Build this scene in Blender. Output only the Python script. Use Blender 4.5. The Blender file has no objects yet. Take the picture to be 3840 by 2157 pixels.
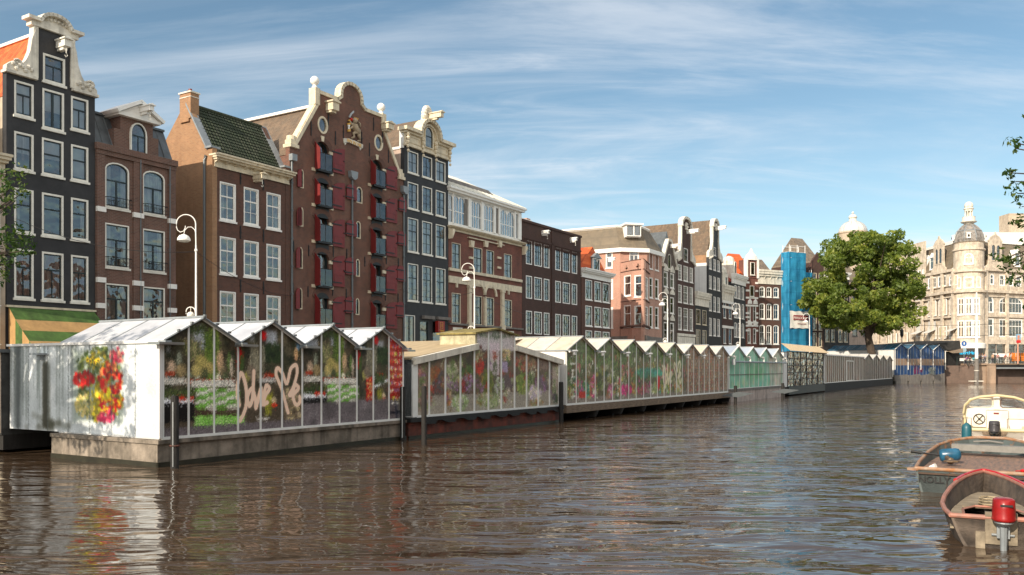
import bpy, math, random
import numpy as np
from mathutils import Vector, noise
from mathutils.geometry import tessellate_polygon
random.seed(7)
R = math.radians
scn = bpy.context.scene
C = scn.collection
# ------------------------------------------------------------------ camera
CAMZ = 2.55
cd = bpy.data.cameras.new('camera'); cam = bpy.data.objects.new('camera', cd); C.objects.link(cam)
cam.location = (0, 0, CAMZ); cam.rotation_euler = (R(90), 0, 0)
cd.lens = 30; cd.sensor_width = 36; cd.shift_y = 300.5/3840; cd.clip_end = 3000; cd.clip_start = .1
scn.camera = cam
# ------------------------------------------------------------------ sun and sky
SUN = Vector((-.59, -.807, 0)).normalized(); ELEV = R(27)
tosun = Vector((SUN.x*math.cos(ELEV), SUN.y*math.cos(ELEV), math.sin(ELEV)))
sl = bpy.data.lights.new('sun', 'SUN'); sl.energy = 3.9; sl.angle = R(.5); sl.color = (1, .87, .70)
so = bpy.data.objects.new('sun', sl); C.objects.link(so)
so.rotation_euler = (-tosun).to_track_quat('-Z', 'Y').to_euler(); so.location = (-60, -80, 60)
w = bpy.data.worlds.new('World'); scn.world = w; w.use_nodes = True
nt = w.node_tree; nt.nodes.clear()
def N(nt, t, **k):
    n = nt.nodes.new(t)
    for a, b in k.items(): setattr(n, a, b)
    return n
def L(nt, a, b): nt.links.new(a, b)
def MA(nt, op, a, b=None, c=None, clamp=False):
    n = nt.nodes.new('ShaderNodeMath'); n.operation = op; n.use_clamp = clamp
    for i, s in enumerate((a, b, c)):
        if s is None: continue
        if isinstance(s, (int, float)): n.inputs[i].default_value = s
        else: nt.links.new(s, n.inputs[i])
    return n.outputs[0]
out = N(nt, 'ShaderNodeOutputWorld'); bg = N(nt, 'ShaderNodeBackground'); bg.inputs[1].default_value = .092
sky = N(nt, 'ShaderNodeTexSky', sky_type='NISHITA'); sky.sun_disc = False; sky.sun_elevation = ELEV
sky.sun_rotation = math.atan2(SUN.x, SUN.y); sky.air_density = 1.0; sky.dust_density = .2; sky.ozone_density = 1.6; sky.altitude = 0
tc = N(nt, 'ShaderNodeTexCoord'); sp = N(nt, 'ShaderNodeSeparateXYZ'); L(nt, tc.outputs['Generated'], sp.inputs[0])
zz = MA(nt, 'ADD', MA(nt, 'MAXIMUM', sp.outputs[2], 0), .16)
cx = MA(nt, 'DIVIDE', sp.outputs[0], zz); cy = MA(nt, 'DIVIDE', sp.outputs[1], zz)
cmb = N(nt, 'ShaderNodeCombineXYZ'); L(nt, cx, cmb.inputs[0]); L(nt, cy, cmb.inputs[1])
def cloud(rot, sc, nscale, det, dist, lo, hi, loc=(0, 0, 0)):
    mp = N(nt, 'ShaderNodeMapping'); mp.inputs['Rotation'].default_value = (0, 0, R(rot)); mp.inputs['Scale'].default_value = sc
    mp.inputs['Location'].default_value = loc; L(nt, cmb.outputs[0], mp.inputs[0])
    no = N(nt, 'ShaderNodeTexNoise'); no.inputs['Scale'].default_value = nscale; no.inputs['Detail'].default_value = det
    no.inputs['Roughness'].default_value = .62; no.inputs['Distortion'].default_value = dist; L(nt, mp.outputs[0], no.inputs[0])
    mr = N(nt, 'ShaderNodeMapRange'); mr.inputs[1].default_value = lo; mr.inputs[2].default_value = hi; mr.interpolation_type = 'SMOOTHSTEP'
    L(nt, no.outputs[0], mr.inputs[0]); return mr.outputs[0]
c1 = cloud(58, (.34, 1.15, 1), 1.5, 9, .9, .42, .72)
c2 = cloud(10, (.6, 1.0, 1), .55, 3, .4, .34, .66, (3.1, 1.7, 0))
c3 = cloud(72, (.45, 2.1, 1), 2.6, 9, 1.1, .44, .76, (5, 2, 0))
cc = MA(nt, 'ADD', MA(nt, 'MULTIPLY', c1, MA(nt, 'ADD', MA(nt, 'MULTIPLY', c2, .7), .3)), MA(nt, 'MULTIPLY', MA(nt, 'MULTIPLY', c3, c2), .75))
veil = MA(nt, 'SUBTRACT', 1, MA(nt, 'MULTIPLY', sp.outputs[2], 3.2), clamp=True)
cc = MA(nt, 'MULTIPLY', cc, .60)
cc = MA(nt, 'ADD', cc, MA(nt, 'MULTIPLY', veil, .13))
cc = MA(nt, 'MINIMUM', cc, .80)
bank = N(nt, 'ShaderNodeMapRange', interpolation_type='SMOOTHSTEP'); bank.inputs[1].default_value = .05; bank.inputs[2].default_value = .9  # added unseen bright cloud behind and above the camera, fills the shaded fronts
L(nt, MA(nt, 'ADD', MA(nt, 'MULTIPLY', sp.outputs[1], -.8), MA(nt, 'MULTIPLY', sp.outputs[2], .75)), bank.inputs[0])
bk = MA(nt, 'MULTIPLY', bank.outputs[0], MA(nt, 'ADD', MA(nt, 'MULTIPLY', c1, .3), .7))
hs = N(nt, 'ShaderNodeHueSaturation'); hs.inputs['Saturation'].default_value = 1.0; hs.inputs['Value'].default_value = 1.0; L(nt, sky.outputs[0], hs.inputs['Color'])
mx = N(nt, 'ShaderNodeMix', data_type='RGBA'); mx.inputs[7].default_value = (7.2, 7.5, 7.9, 1)
tn = N(nt, 'ShaderNodeMix', data_type='RGBA', blend_type='MULTIPLY'); tn.inputs[0].default_value = 1; tn.inputs[7].default_value = (.98, 1.06, .98, 1); L(nt, hs.outputs[0], tn.inputs[6])
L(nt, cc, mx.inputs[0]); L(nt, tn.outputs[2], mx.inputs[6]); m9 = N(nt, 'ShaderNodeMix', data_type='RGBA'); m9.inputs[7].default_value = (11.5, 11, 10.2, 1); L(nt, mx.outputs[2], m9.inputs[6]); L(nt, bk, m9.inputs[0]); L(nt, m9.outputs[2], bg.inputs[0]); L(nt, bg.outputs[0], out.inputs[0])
vs = scn.view_settings; vs.view_transform = 'Standard'; vs.look = 'None'; vs.gamma = 1; vs.exposure = .5
scn.render.resolution_x = 1024; scn.render.resolution_y = 575

# ------------------------------------------------------------------ mesh builder
class MB:
    def __init__(s): s.v = []; s.f = []; s.m = []; s.p = []
    def add(s, vs_, fs, mi=0):
        o = len(s.v); s.p.append((o, len(s.f))); s.v += [tuple(p) for p in vs_]
        for f in fs: s.f.append([i+o for i in f]); s.m.append(mi)
    def box(s, x0, x1, y0, y1, z0, z1, mi=0):
        s.add([(x, y, z) for z in (z0, z1) for y in (y0, y1) for x in (x0, x1)],
              [(0, 2, 3, 1), (4, 5, 7, 6), (0, 1, 5, 4), (2, 6, 7, 3), (0, 4, 6, 2), (1, 3, 7, 5)], mi)
    def prism(s, pts, y0, y1, mi=0):                # polygon in x,z extruded along y
        n = len(pts); tr = tessellate_polygon([[Vector((p[0], p[1], 0)) for p in pts]])
        s.add([(p[0], y0, p[1]) for p in pts]+[(p[0], y1, p[1]) for p in pts],
              [tuple(t) for t in tr]+[tuple(i+n for i in t) for t in tr]+[(i, (i+1) % n, (i+1) % n+n, i+n) for i in range(n)], mi)
    def prismx(s, pts, x0, x1, mi=0):               # polygon in y,z extruded along x
        n = len(pts); tr = tessellate_polygon([[Vector((p[0], p[1], 0)) for p in pts]])
        s.add([(x0, p[0], p[1]) for p in pts]+[(x1, p[0], p[1]) for p in pts],
              [tuple(t) for t in tr]+[tuple(i+n for i in t) for t in tr]+[(i, (i+1) % n, (i+1) % n+n, i+n) for i in range(n)], mi)
    def prismz(s, pts, z0, z1, mi=0):
        n = len(pts); tr = tessellate_polygon([[Vector((p[0], p[1], 0)) for p in pts]])
        s.add([(p[0], p[1], z0) for p in pts]+[(p[0], p[1], z1) for p in pts],
              [tuple(t) for t in tr]+[tuple(i+n for i in t) for t in tr]+[(i, (i+1) % n, (i+1) % n+n, i+n) for i in range(n)], mi)
    def ring(s, po, pi, y0, y1, mi=0):
        n = len(po); V = [(p[0], y, p[1]) for y in (y0, y1) for P in (po, pi) for p in P]; F = []
        for i in range(n):
            j = (i+1) % n
            F += [(i, j, n+j, n+i), (2*n+i, 3*n+i, 3*n+j, 2*n+j), (i, 2*n+i, 2*n+j, j), (n+i, n+j, 3*n+j, 3*n+i)]
        s.add(V, F, mi)
    def tube(s, pts, r, n=8, mi=0, r2=None):
        pts = [Vector(p) for p in pts]; V = []; F = []; m = len(pts); up = Vector((0, 0, 1))
        for i, p in enumerate(pts):
            t = (pts[min(i+1, m-1)]-pts[max(i-1, 0)]).normalized()
            a = t.cross(up)
            if a.length < .05: a = t.cross(Vector((1, 0, 0)))
            a.normalize(); b = t.cross(a).normalized()
            rr = r if r2 is None else (r2[i] if isinstance(r2, (list, tuple)) else r+(r2-r)*i/(m-1))
            for k in range(n):
                an = 2*math.pi*k/n; V.append(p+a*math.cos(an)*rr+b*math.sin(an)*rr)
        for i in range(m-1):
            for k in range(n): F.append((i*n+k, i*n+(k+1) % n, (i+1)*n+(k+1) % n, (i+1)*n+k))
        F.append(tuple(range(n))[::-1]); F.append(tuple((m-1)*n+k for k in range(n)))
        s.add(V, F, mi)
    def lathe(s, prof, c=(0, 0, 0), n=24, mi=0, sx=1, sy=1):
        V = []; F = []; m = len(prof)
        for r, z in prof:
            for k in range(n):
                an = 2*math.pi*k/n; V.append((c[0]+r*math.cos(an)*sx, c[1]+r*math.sin(an)*sy, c[2]+z))
        for i in range(m-1):
            for k in range(n): F.append((i*n+k, i*n+(k+1) % n, (i+1)*n+(k+1) % n, (i+1)*n+k))
        s.add(V, F, mi)
    def ball(s, c, r, n=12, mi=0, sz=1):
        s.lathe([(max(r*math.cos(a), .0005), r*sz*math.sin(a)) for a in [math.pi*(i/(n//2)-.5) for i in range(n//2+1)]], c, n, mi)
    def bar(s, a, b, t, mi=0):                      # square bar between two points
        s.tube([a, b], t*.7, 4, mi)
    def build(s, name, mats, parent=None, smooth=False, split=0):
        if split:
            pcs = s.p+[(len(s.v), len(s.f))]; o = None
            for i in range(0, len(pcs)-1, split):
                (v0, f0), (v1, f1) = pcs[i], pcs[min(i+split, len(pcs)-1)]; q = MB(); q.v = s.v[v0:v1]; q.f = [[k-v0 for k in f] for f in s.f[f0:f1]]; q.m = s.m[f0:f1]; o = q.build(name, mats, parent, smooth)
            return o
        if not isinstance(mats, (list, tuple)): mats = [mats]
        me = bpy.data.meshes.new(name); me.from_pydata(s.v, [], s.f)
        for m in mats: me.materials.append(m)
        me.polygons.foreach_set('material_index', s.m)
        if smooth: me.polygons.foreach_set('use_smooth', [True]*len(s.f))
        me.update(); o = bpy.data.objects.new(name, me); C.objects.link(o)
        if parent: o.parent = parent
        return o
def tag(o, label=None, cat=None, group=None, kind=None):
    if label: o['label'] = label
    if cat: o['category'] = cat
    if group: o['group'] = group
    if kind: o['kind'] = kind
    return o
def thing(name, label, cat, loc=(0, 0, 0), rz=0, group=None):
    o = bpy.data.objects.new(name, None); C.objects.link(o); o.empty_display_size = .3
    o.location = loc; o.rotation_euler = (0, 0, rz); return tag(o, label, cat, group)
def copy_tree(o, parent=None):
    c = o.copy(); C.objects.link(c)
    if parent: c.parent = parent
    for ch in list(o.children): copy_tree(ch, c)
    return c
# ------------------------------------------------------------------ materials
def lin(c): return tuple((x/12.92 if x <= .04045 else ((x+.055)/1.055)**2.4) for x in c)
def mat(name):
    m = bpy.data.materials.new(name); m.use_nodes = True; nt = m.node_tree; nt.nodes.clear()
    o = N(nt, 'ShaderNodeOutputMaterial'); p = N(nt, 'ShaderNodeBsdfPrincipled'); L(nt, p.outputs[0], o.inputs[0]); return m, nt, p, o
def pbr(name, col, rough=.6, var=.18, scale=2.5, metal=0, streak=0, bump=0, col2=None, spec=.5, stretch=(1, 1, 1), lo=.35, hi=.7):
    m, nt, p, o = mat(name)
    p.inputs['Roughness'].default_value = rough; p.inputs['Metallic'].default_value = metal; p.inputs['Specular IOR Level'].default_value = spec
    tc = N(nt, 'ShaderNodeTexCoord'); mp = N(nt, 'ShaderNodeMapping'); L(nt, tc.outputs['Object'], mp.inputs[0]); mp.inputs['Scale'].default_value = stretch
    no = N(nt, 'ShaderNodeTexNoise'); no.inputs['Scale'].default_value = scale; no.inputs['Detail'].default_value = 6; no.inputs['Roughness'].default_value = .65
    L(nt, mp.outputs[0], no.inputs[0])
    mr = N(nt, 'ShaderNodeMapRange'); mr.inputs[1].default_value = lo; mr.inputs[2].default_value = hi; L(nt, no.outputs[0], mr.inputs[0])
    mx = N(nt, 'ShaderNodeMix', data_type='RGBA'); c2 = col2 or tuple(c*(1-var*1.6) for c in col); c1 = col if col2 else tuple(min(c*(1+var*.4), .95) for c in col)
    mx.inputs[6].default_value = (*c2, 1); mx.inputs[7].default_value = (*c1, 1); L(nt, mr.outputs[0], mx.inputs[0]); last = mx.outputs[2]
    if streak:
        mp2 = N(nt, 'ShaderNodeMapping'); L(nt, tc.outputs['Object'], mp2.inputs[0]); mp2.inputs['Scale'].default_value = (3.2, 3.2, .22)
        n2 = N(nt, 'ShaderNodeTexNoise'); n2.inputs['Scale'].default_value = 1; n2.inputs['Detail'].default_value = 5; L(nt, mp2.outputs[0], n2.inputs[0])
        r2 = N(nt, 'ShaderNodeMapRange'); r2.inputs[1].default_value = .48; r2.inputs[2].default_value = .72; r2.inputs[3].default_value = 0; r2.inputs[4].default_value = streak; L(nt, n2.outputs[0], r2.inputs[0])
        m2 = N(nt, 'ShaderNodeMix', data_type='RGBA'); m2.inputs[7].default_value = (.035, .03, .022, 1); L(nt, last, m2.inputs[6]); L(nt, r2.outputs[0], m2.inputs[0]); last = m2.outputs[2]
    L(nt, last, p.inputs['Base Color'])
    if bump:
        b = N(nt, 'ShaderNodeBump'); b.inputs['Strength'].default_value = bump; b.inputs['Distance'].default_value = .02
        n3 = N(nt, 'ShaderNodeTexNoise'); n3.inputs['Scale'].default_value = scale*5; n3.inputs['Detail'].default_value = 5; L(nt, mp.outputs[0], n3.inputs[0])
        L(nt, n3.outputs[0], b.inputs['Height']); L(nt, b.outputs[0], p.inputs['Normal'])
    return m
def brick(name, c1, c2, mortar, rough=.85, dirt=.35, scale=1.0, dark=(.03, .022, .018), eff=0):
    m, nt, p, o = mat(name); p.inputs['Roughness'].default_value = rough
    tc = N(nt, 'ShaderNodeTexCoord'); sp = N(nt, 'ShaderNodeSeparateXYZ'); L(nt, tc.outputs['Object'], sp.inputs[0])
    cb = N(nt, 'ShaderNodeCombineXYZ'); L(nt, MA(nt, 'ADD', sp.outputs[0], sp.outputs[1]), cb.inputs[0]); L(nt, sp.outputs[2], cb.inputs[1])
    bt = N(nt, 'ShaderNodeTexBrick'); L(nt, cb.outputs[0], bt.inputs[0]); bt.inputs['Scale'].default_value = scale
    bt.inputs['Brick Width'].default_value = .24; bt.inputs['Row Height'].default_value = .075; bt.inputs['Mortar Size'].default_value = .010
    bt.inputs['Color1'].default_value = (*c1, 1); bt.inputs['Color2'].default_value = (*c2, 1); bt.inputs['Mortar'].default_value = (*mortar, 1); bt.inputs['Bias'].default_value = -.2
    def mixn(last, col, sc, lo, hi, amt, st=(1, 1, 1)):
        mp = N(nt, 'ShaderNodeMapping'); L(nt, tc.outputs['Object'], mp.inputs[0]); mp.inputs['Scale'].default_value = st
        no = N(nt, 'ShaderNodeTexNoise'); no.inputs['Scale'].default_value = sc; no.inputs['Detail'].default_value = 7; no.inputs['Roughness'].default_value = .7; L(nt, mp.outputs[0], no.inputs[0])
        mr = N(nt, 'ShaderNodeMapRange'); mr.inputs[1].default_value = lo; mr.inputs[2].default_value = hi; mr.inputs[4].default_value = amt; L(nt, no.outputs[0], mr.inputs[0])
        mx = N(nt, 'ShaderNodeMix', data_type='RGBA'); mx.inputs[7].default_value = (*col, 1); L(nt, last, mx.inputs[6]); L(nt, mr.outputs[0], mx.inputs[0]); return mx.outputs[2]
    last = mixn(bt.outputs[0], dark, .9, .42, .75, dirt, (1, 1, .55))
    last = mixn(last, tuple(min(c*1.9, .8) for c in c1), 5, .56, .8, .45)
    last = mixn(last, tuple(min(c*1.5+.02, .8) for c in c1), .55, .5, .72, .5, (1, 1, .8))
    last = mixn(last, dark, .35, .52, .7, .35, (2.2, 2.2, .35))
    if eff: last = mixn(last, (.5, .45, .4), 2.2, .6, .8, eff, (.8, .8, 1.6))
    L(nt, last, p.inputs['Base Color'])
    b = N(nt, 'ShaderNodeBump'); b.inputs['Strength'].default_value = .4; b.inputs['Distance'].default_value = .01; L(nt, bt.outputs[1], b.inputs['Height']); b.invert = True; L(nt, b.outputs[0], p.inputs['Normal'])
    return m
def tiles(name, c1, c2, c3, w=.26, h=.30, axis=1, zs=1.0, amp=.9):
    """pantiles: columns run down the slope; axis 1 = columns counted along y, 0 = along x"""
    m, nt, p, o = mat(name); p.inputs['Roughness'].default_value = .75
    tc = N(nt, 'ShaderNodeTexCoord'); sp = N(nt, 'ShaderNodeSeparateXYZ'); L(nt, tc.outputs['Object'], sp.inputs[0])
    a = MA(nt, 'DIVIDE', sp.outputs[axis], w); b = MA(nt, 'DIVIDE', sp.outputs[2], h*zs)
    wn = N(nt, 'ShaderNodeTexWhiteNoise', noise_dimensions='2D'); cb = N(nt, 'ShaderNodeCombineXYZ'); L(nt, MA(nt, 'FLOOR', a), cb.inputs[0]); L(nt, MA(nt, 'FLOOR', b), cb.inputs[1]); L(nt, cb.outputs[0], wn.inputs[0])
    mx = N(nt, 'ShaderNodeMix', data_type='RGBA'); mx.inputs[6].default_value = (*c1, 1); mx.inputs[7].default_value = (*c2, 1); L(nt, wn.outputs[0], mx.inputs[0])
    no = N(nt, 'ShaderNodeTexNoise'); no.inputs['Scale'].default_value = 1.6; no.inputs['Detail'].default_value = 5; L(nt, tc.outputs['Object'], no.inputs[0])
    mr = N(nt, 'ShaderNodeMapRange'); mr.inputs[1].default_value = .45; mr.inputs[2].default_value = .7; mr.inputs[4].default_value = .8; L(nt, no.outputs[0], mr.inputs[0])
    m2 = N(nt, 'ShaderNodeMix', data_type='RGBA'); m2.inputs[7].default_value = (*c3, 1); L(nt, mx.outputs[2], m2.inputs[6]); L(nt, mr.outputs[0], m2.inputs[0])
    ht = MA(nt, 'ADD', MA(nt, 'MULTIPLY', MA(nt, 'SINE', MA(nt, 'MULTIPLY', a, 6.2832)), .5), MA(nt, 'MULTIPLY', MA(nt, 'FRACT', b), -.8))
    bp = N(nt, 'ShaderNodeBump'); bp.inputs['Strength'].default_value = amp; bp.inputs['Distance'].default_value = .06; L(nt, ht, bp.inputs['Height']); L(nt, bp.outputs[0], p.inputs['Normal'])
    L(nt, m2.outputs[2], p.inputs['Base Color']); return m
def glass(name, ior=2.3, tint=(.92, .96, .97), wav=.35, const=.0):
    m = bpy.data.materials.new(name); m.use_nodes = True; nt = m.node_tree; nt.nodes.clear()
    o = N(nt, 'ShaderNodeOutputMaterial'); g = N(nt, 'ShaderNodeBsdfGlossy'); g.inputs['Roughness'].default_value = .02; g.inputs[0].default_value = (.95, .97, 1, 1)
    t = N(nt, 'ShaderNodeBsdfTransparent'); t.inputs[0].default_value = (*tint, 1); mx = N(nt, 'ShaderNodeMixShader')
    tc = N(nt, 'ShaderNodeTexCoord'); no = N(nt, 'ShaderNodeTexNoise'); no.inputs['Scale'].default_value = 1.1; no.inputs['Detail'].default_value = 2; L(nt, tc.outputs['Object'], no.inputs[0])
    b = N(nt, 'ShaderNodeBump'); b.inputs['Strength'].default_value = wav; b.inputs['Distance'].default_value = .12; L(nt, no.outputs[0], b.inputs['Height'])
    L(nt, b.outputs[0], g.inputs['Normal'])
    fr = N(nt, 'ShaderNodeFresnel'); fr.inputs[0].default_value = ior
    L(nt, MA(nt, 'ADD', fr.outputs[0], const, clamp=True), mx.inputs[0]); L(nt, t.outputs[0], mx.inputs[1]); L(nt, g.outputs[0], mx.inputs[2]); L(nt, mx.outputs[0], o.inputs[0]); return m
M = {}
M['white'] = pbr('white_paint', (.88, .85, .76), .5, .08, 3, streak=.14)
M['cream'] = pbr('cream_paint', (.78, .68, .50), .55, .14, 3, streak=.3)
M['purewhite'] = pbr('clean_white_paint', (.90, .88, .83), .45, .05, 3)
M['weathered'] = pbr('weathered_white_stone', (.84, .79, .68), .8, .16, 2.2, streak=.35, bump=.3)
M['darkframe'] = pbr('dark_green_sash', (.018, .028, .03), .35, .1)
M['black'] = pbr('black_iron', (.012, .012, .013), .5, .1)
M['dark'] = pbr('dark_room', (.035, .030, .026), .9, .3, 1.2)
M['curtain'] = pbr('net_curtain', (.86, .84, .79), .9, .3, 4, stretch=(4, 4, .2))
M['pinkcurtain'] = pbr('pink_curtain', (.72, .46, .44), .9, .35, 4, stretch=(5, 5, .2))
M['blind'] = pbr('roller_blind', (.84, .84, .80), .8, .08)
M['glass'] = glass('window_glass', 2.5, wav=.6, const=.0)
M['glassdark'] = glass('shop_glass', 1.8, wav=.2)
M['blackwall'] = pbr('black_painted_brick', (.034, .033, .035), .62, .25, 1.3, bump=.5, streak=.0)
M['brown'] = brick('brown_brick', (0.170, 0.080, 0.058), (0.102, 0.051, 0.041), (0.218, 0.173, 0.140), dirt=.4)
M['brown2'] = brick('dark_brown_brick', (0.126, 0.050, 0.033), (0.073, 0.034, 0.025), (0.119, 0.084, 0.066), dirt=.3)
M['ware'] = brick('warehouse_brick', (0.170, 0.064, 0.041), (0.088, 0.040, 0.030), (0.204, 0.147, 0.114), dirt=.5, eff=.30)
M['redb'] = brick('red_brick', (0.204, 0.060, 0.041), (0.116, 0.040, 0.030), (0.163, 0.106, 0.083), dirt=.2)
M['dred'] = brick('soot_dark_brick', (0.081, 0.034, 0.026), (0.048, 0.024, 0.020), (0.070, 0.050, 0.039), dirt=.3)
M['orange'] = brick('yellow_orange_brick', (.36, .19, .095), (.27, .135, .07), (0.328, 0.240, 0.151), dirt=.12, dark=(.18, .08, .04))
M['pink'] = brick('pink_brick', (.46, .215, .155), (.36, .165, .12), (0.567, 0.442, 0.348), dirt=.15, dark=(.14, .07, .05))
M['pale'] = pbr('pale_sandstone', (.74, .63, .50), .8, .25, 1.3, streak=.25, bump=.3)
M['plaster'] = pbr('cream_plaster', (.55, .45, .34), .85, .15, 1.5, streak=.3)
M['pinkplaster'] = pbr('pink_plaster', (.52, .40, .33), .85, .15, 1.5, streak=.25)
M['whitewall'] = pbr('white_render', (.74, .73, .71), .8, .06, 1.5, streak=.12)
M['grey'] = pbr('grey_stone', (.22, .20, .18), .8, .2, 2, streak=.3)
M['bgray'] = pbr('grey_brown_brick', (.135, .105, .085), .85, .25, 2, streak=.2)
M['zinc'] = pbr('zinc_sheet', (.135, .15, .16), .42, .22, 1.5, metal=.3, streak=.15)
M['lead'] = pbr('lead_flashing', (.30, .33, .35), .5, .15, 3, metal=.2)
M['pipe'] = pbr('grey_downpipe', (.15, .17, .18), .45, .1, 3, metal=.3)
M['t_orange'] = tiles('orange_pantiles', (.80, .17, .04), (.46, .07, .014), (.5, .10, .03))
M['t_brown'] = tiles('brown_pantiles', (.21, .145, .095), (.145, .10, .068), (.12, .095, .07))
M['t_green'] = tiles('mossy_green_tiles', (.028, .042, .020), (.040, .046, .028), (.014, .026, .008), axis=0, amp=.5)
M['t_slate'] = tiles('slate_tiles', (.20, .16, .11), (.155, .125, .09), (.13, .11, .08), w=.3, h=.22, axis=0, amp=.2)
M['t_greyb'] = tiles('grey_brown_tiles', (.24, .19, .14), (.17, .13, .10), (.12, .10, .08), axis=0)
M['t_slatedark'] = pbr('dark_slate', (.10, .075, .055), .7, .2, 3)
M['shutter'] = pbr('oxblood_shutter_paint', (.20, .020, .020), .5, .15, 2.5, streak=.15)
M['concrete'] = pbr('stained_concrete', (.36, .30, .24), .9, .3, 1.6, streak=.85, bump=1, col2=(.13, .11, .085))
M['hullred'] = pbr('rusty_red_hull', (.22, .05, .03), .8, .3, 2.2, streak=.55, bump=.8, col2=(.07, .03, .022))
M['rubber'] = pbr('black_rubber_strip', (.02, .02, .02), .7, .2)
M['wood'] = pbr('grey_weathered_wood', (.26, .19, .13), .85, .3, 3, stretch=(1, 6, 6), bump=.6, streak=.2)
M['darkwood'] = pbr('tarred_timber', (.022, .020, .018), .75, .3, 4, stretch=(3, 3, .5), bump=.6)
M['galv'] = pbr('white_aluminium_bar', (.86, .86, .83), .4, .08)
M['steel'] = pbr('brushed_steel', (.45, .46, .46), .3, .1, 3, metal=.8)
M['red'] = pbr('gloss_red_paint', (.50, .012, .012), .25, .05, 3)
M['gold'] = pbr('gold_paint', (.75, .42, .06), .4, .1)
M['leaf'] = None
# ------------------------------------------------------------------ survey frames: a facade plane in plan, and its crossing with a sight line
class Frame:
    def __init__(s, O, d):
        d = Vector((d[0], d[1])).normalized(); s.O = Vector((O[0], O[1])); s.d = d; s.b = Vector((-d.y, d.x)); s.ang = math.atan2(d.y, d.x)
    def at(s, px, py=None, back=0.0):
        a = (px-1920)/3200; O = s.O+s.b*back
        u = (a*O.y-O.x)/(s.d.x-a*s.d.y); Y = O.y+s.d.y*u
        return (u, CAMZ+(1379.5-py)/3200*Y) if py is not None else u
    def side(s, u0, px, py):                         # crossing with the plane through u0 that runs straight back: depth v and height z
        a = (px-1920)/3200; P = s.O+s.d*u0
        v = (a*P.y-P.x)/(s.b.x-a*s.b.y); Y = P.y+s.b.y*v
        return v, CAMZ+(1379.5-py)/3200*Y
    def pos(s, u, back=0): return s.O+s.d*u+s.b*back
P0 = Vector((-9.04, 21.76)); D = Vector((.6116, 1)).normalized(); B = Vector((-D.y, D.x))
F1 = Frame(P0+B*22, D)
_u = F1.at(2796); F2 = Frame(F1.pos(_u), (.894, .447))
STREET = 1.2
def arch(x0, x1, z0, z1, rise=0, inset=0):
    """opening outline; rise = height of the arch inside z1"""
    x0 += inset; x1 -= inset; z0 += inset; z1 -= inset
    if not rise: return [(x0, z0), (x1, z0), (x1, z1), (x0, z1)]
    r = rise*(x1-x0)/(x1-x0+2*inset); c = (x0+x1)/2; hw = (x1-x0)/2; zs = z1-r; pts = [(x0, z0), (x1, z0)]
    for k in range(9):
        t = math.pi*k/8; pts.append((c+hw*math.cos(t), zs+r*math.sin(t)))
    return pts
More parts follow.
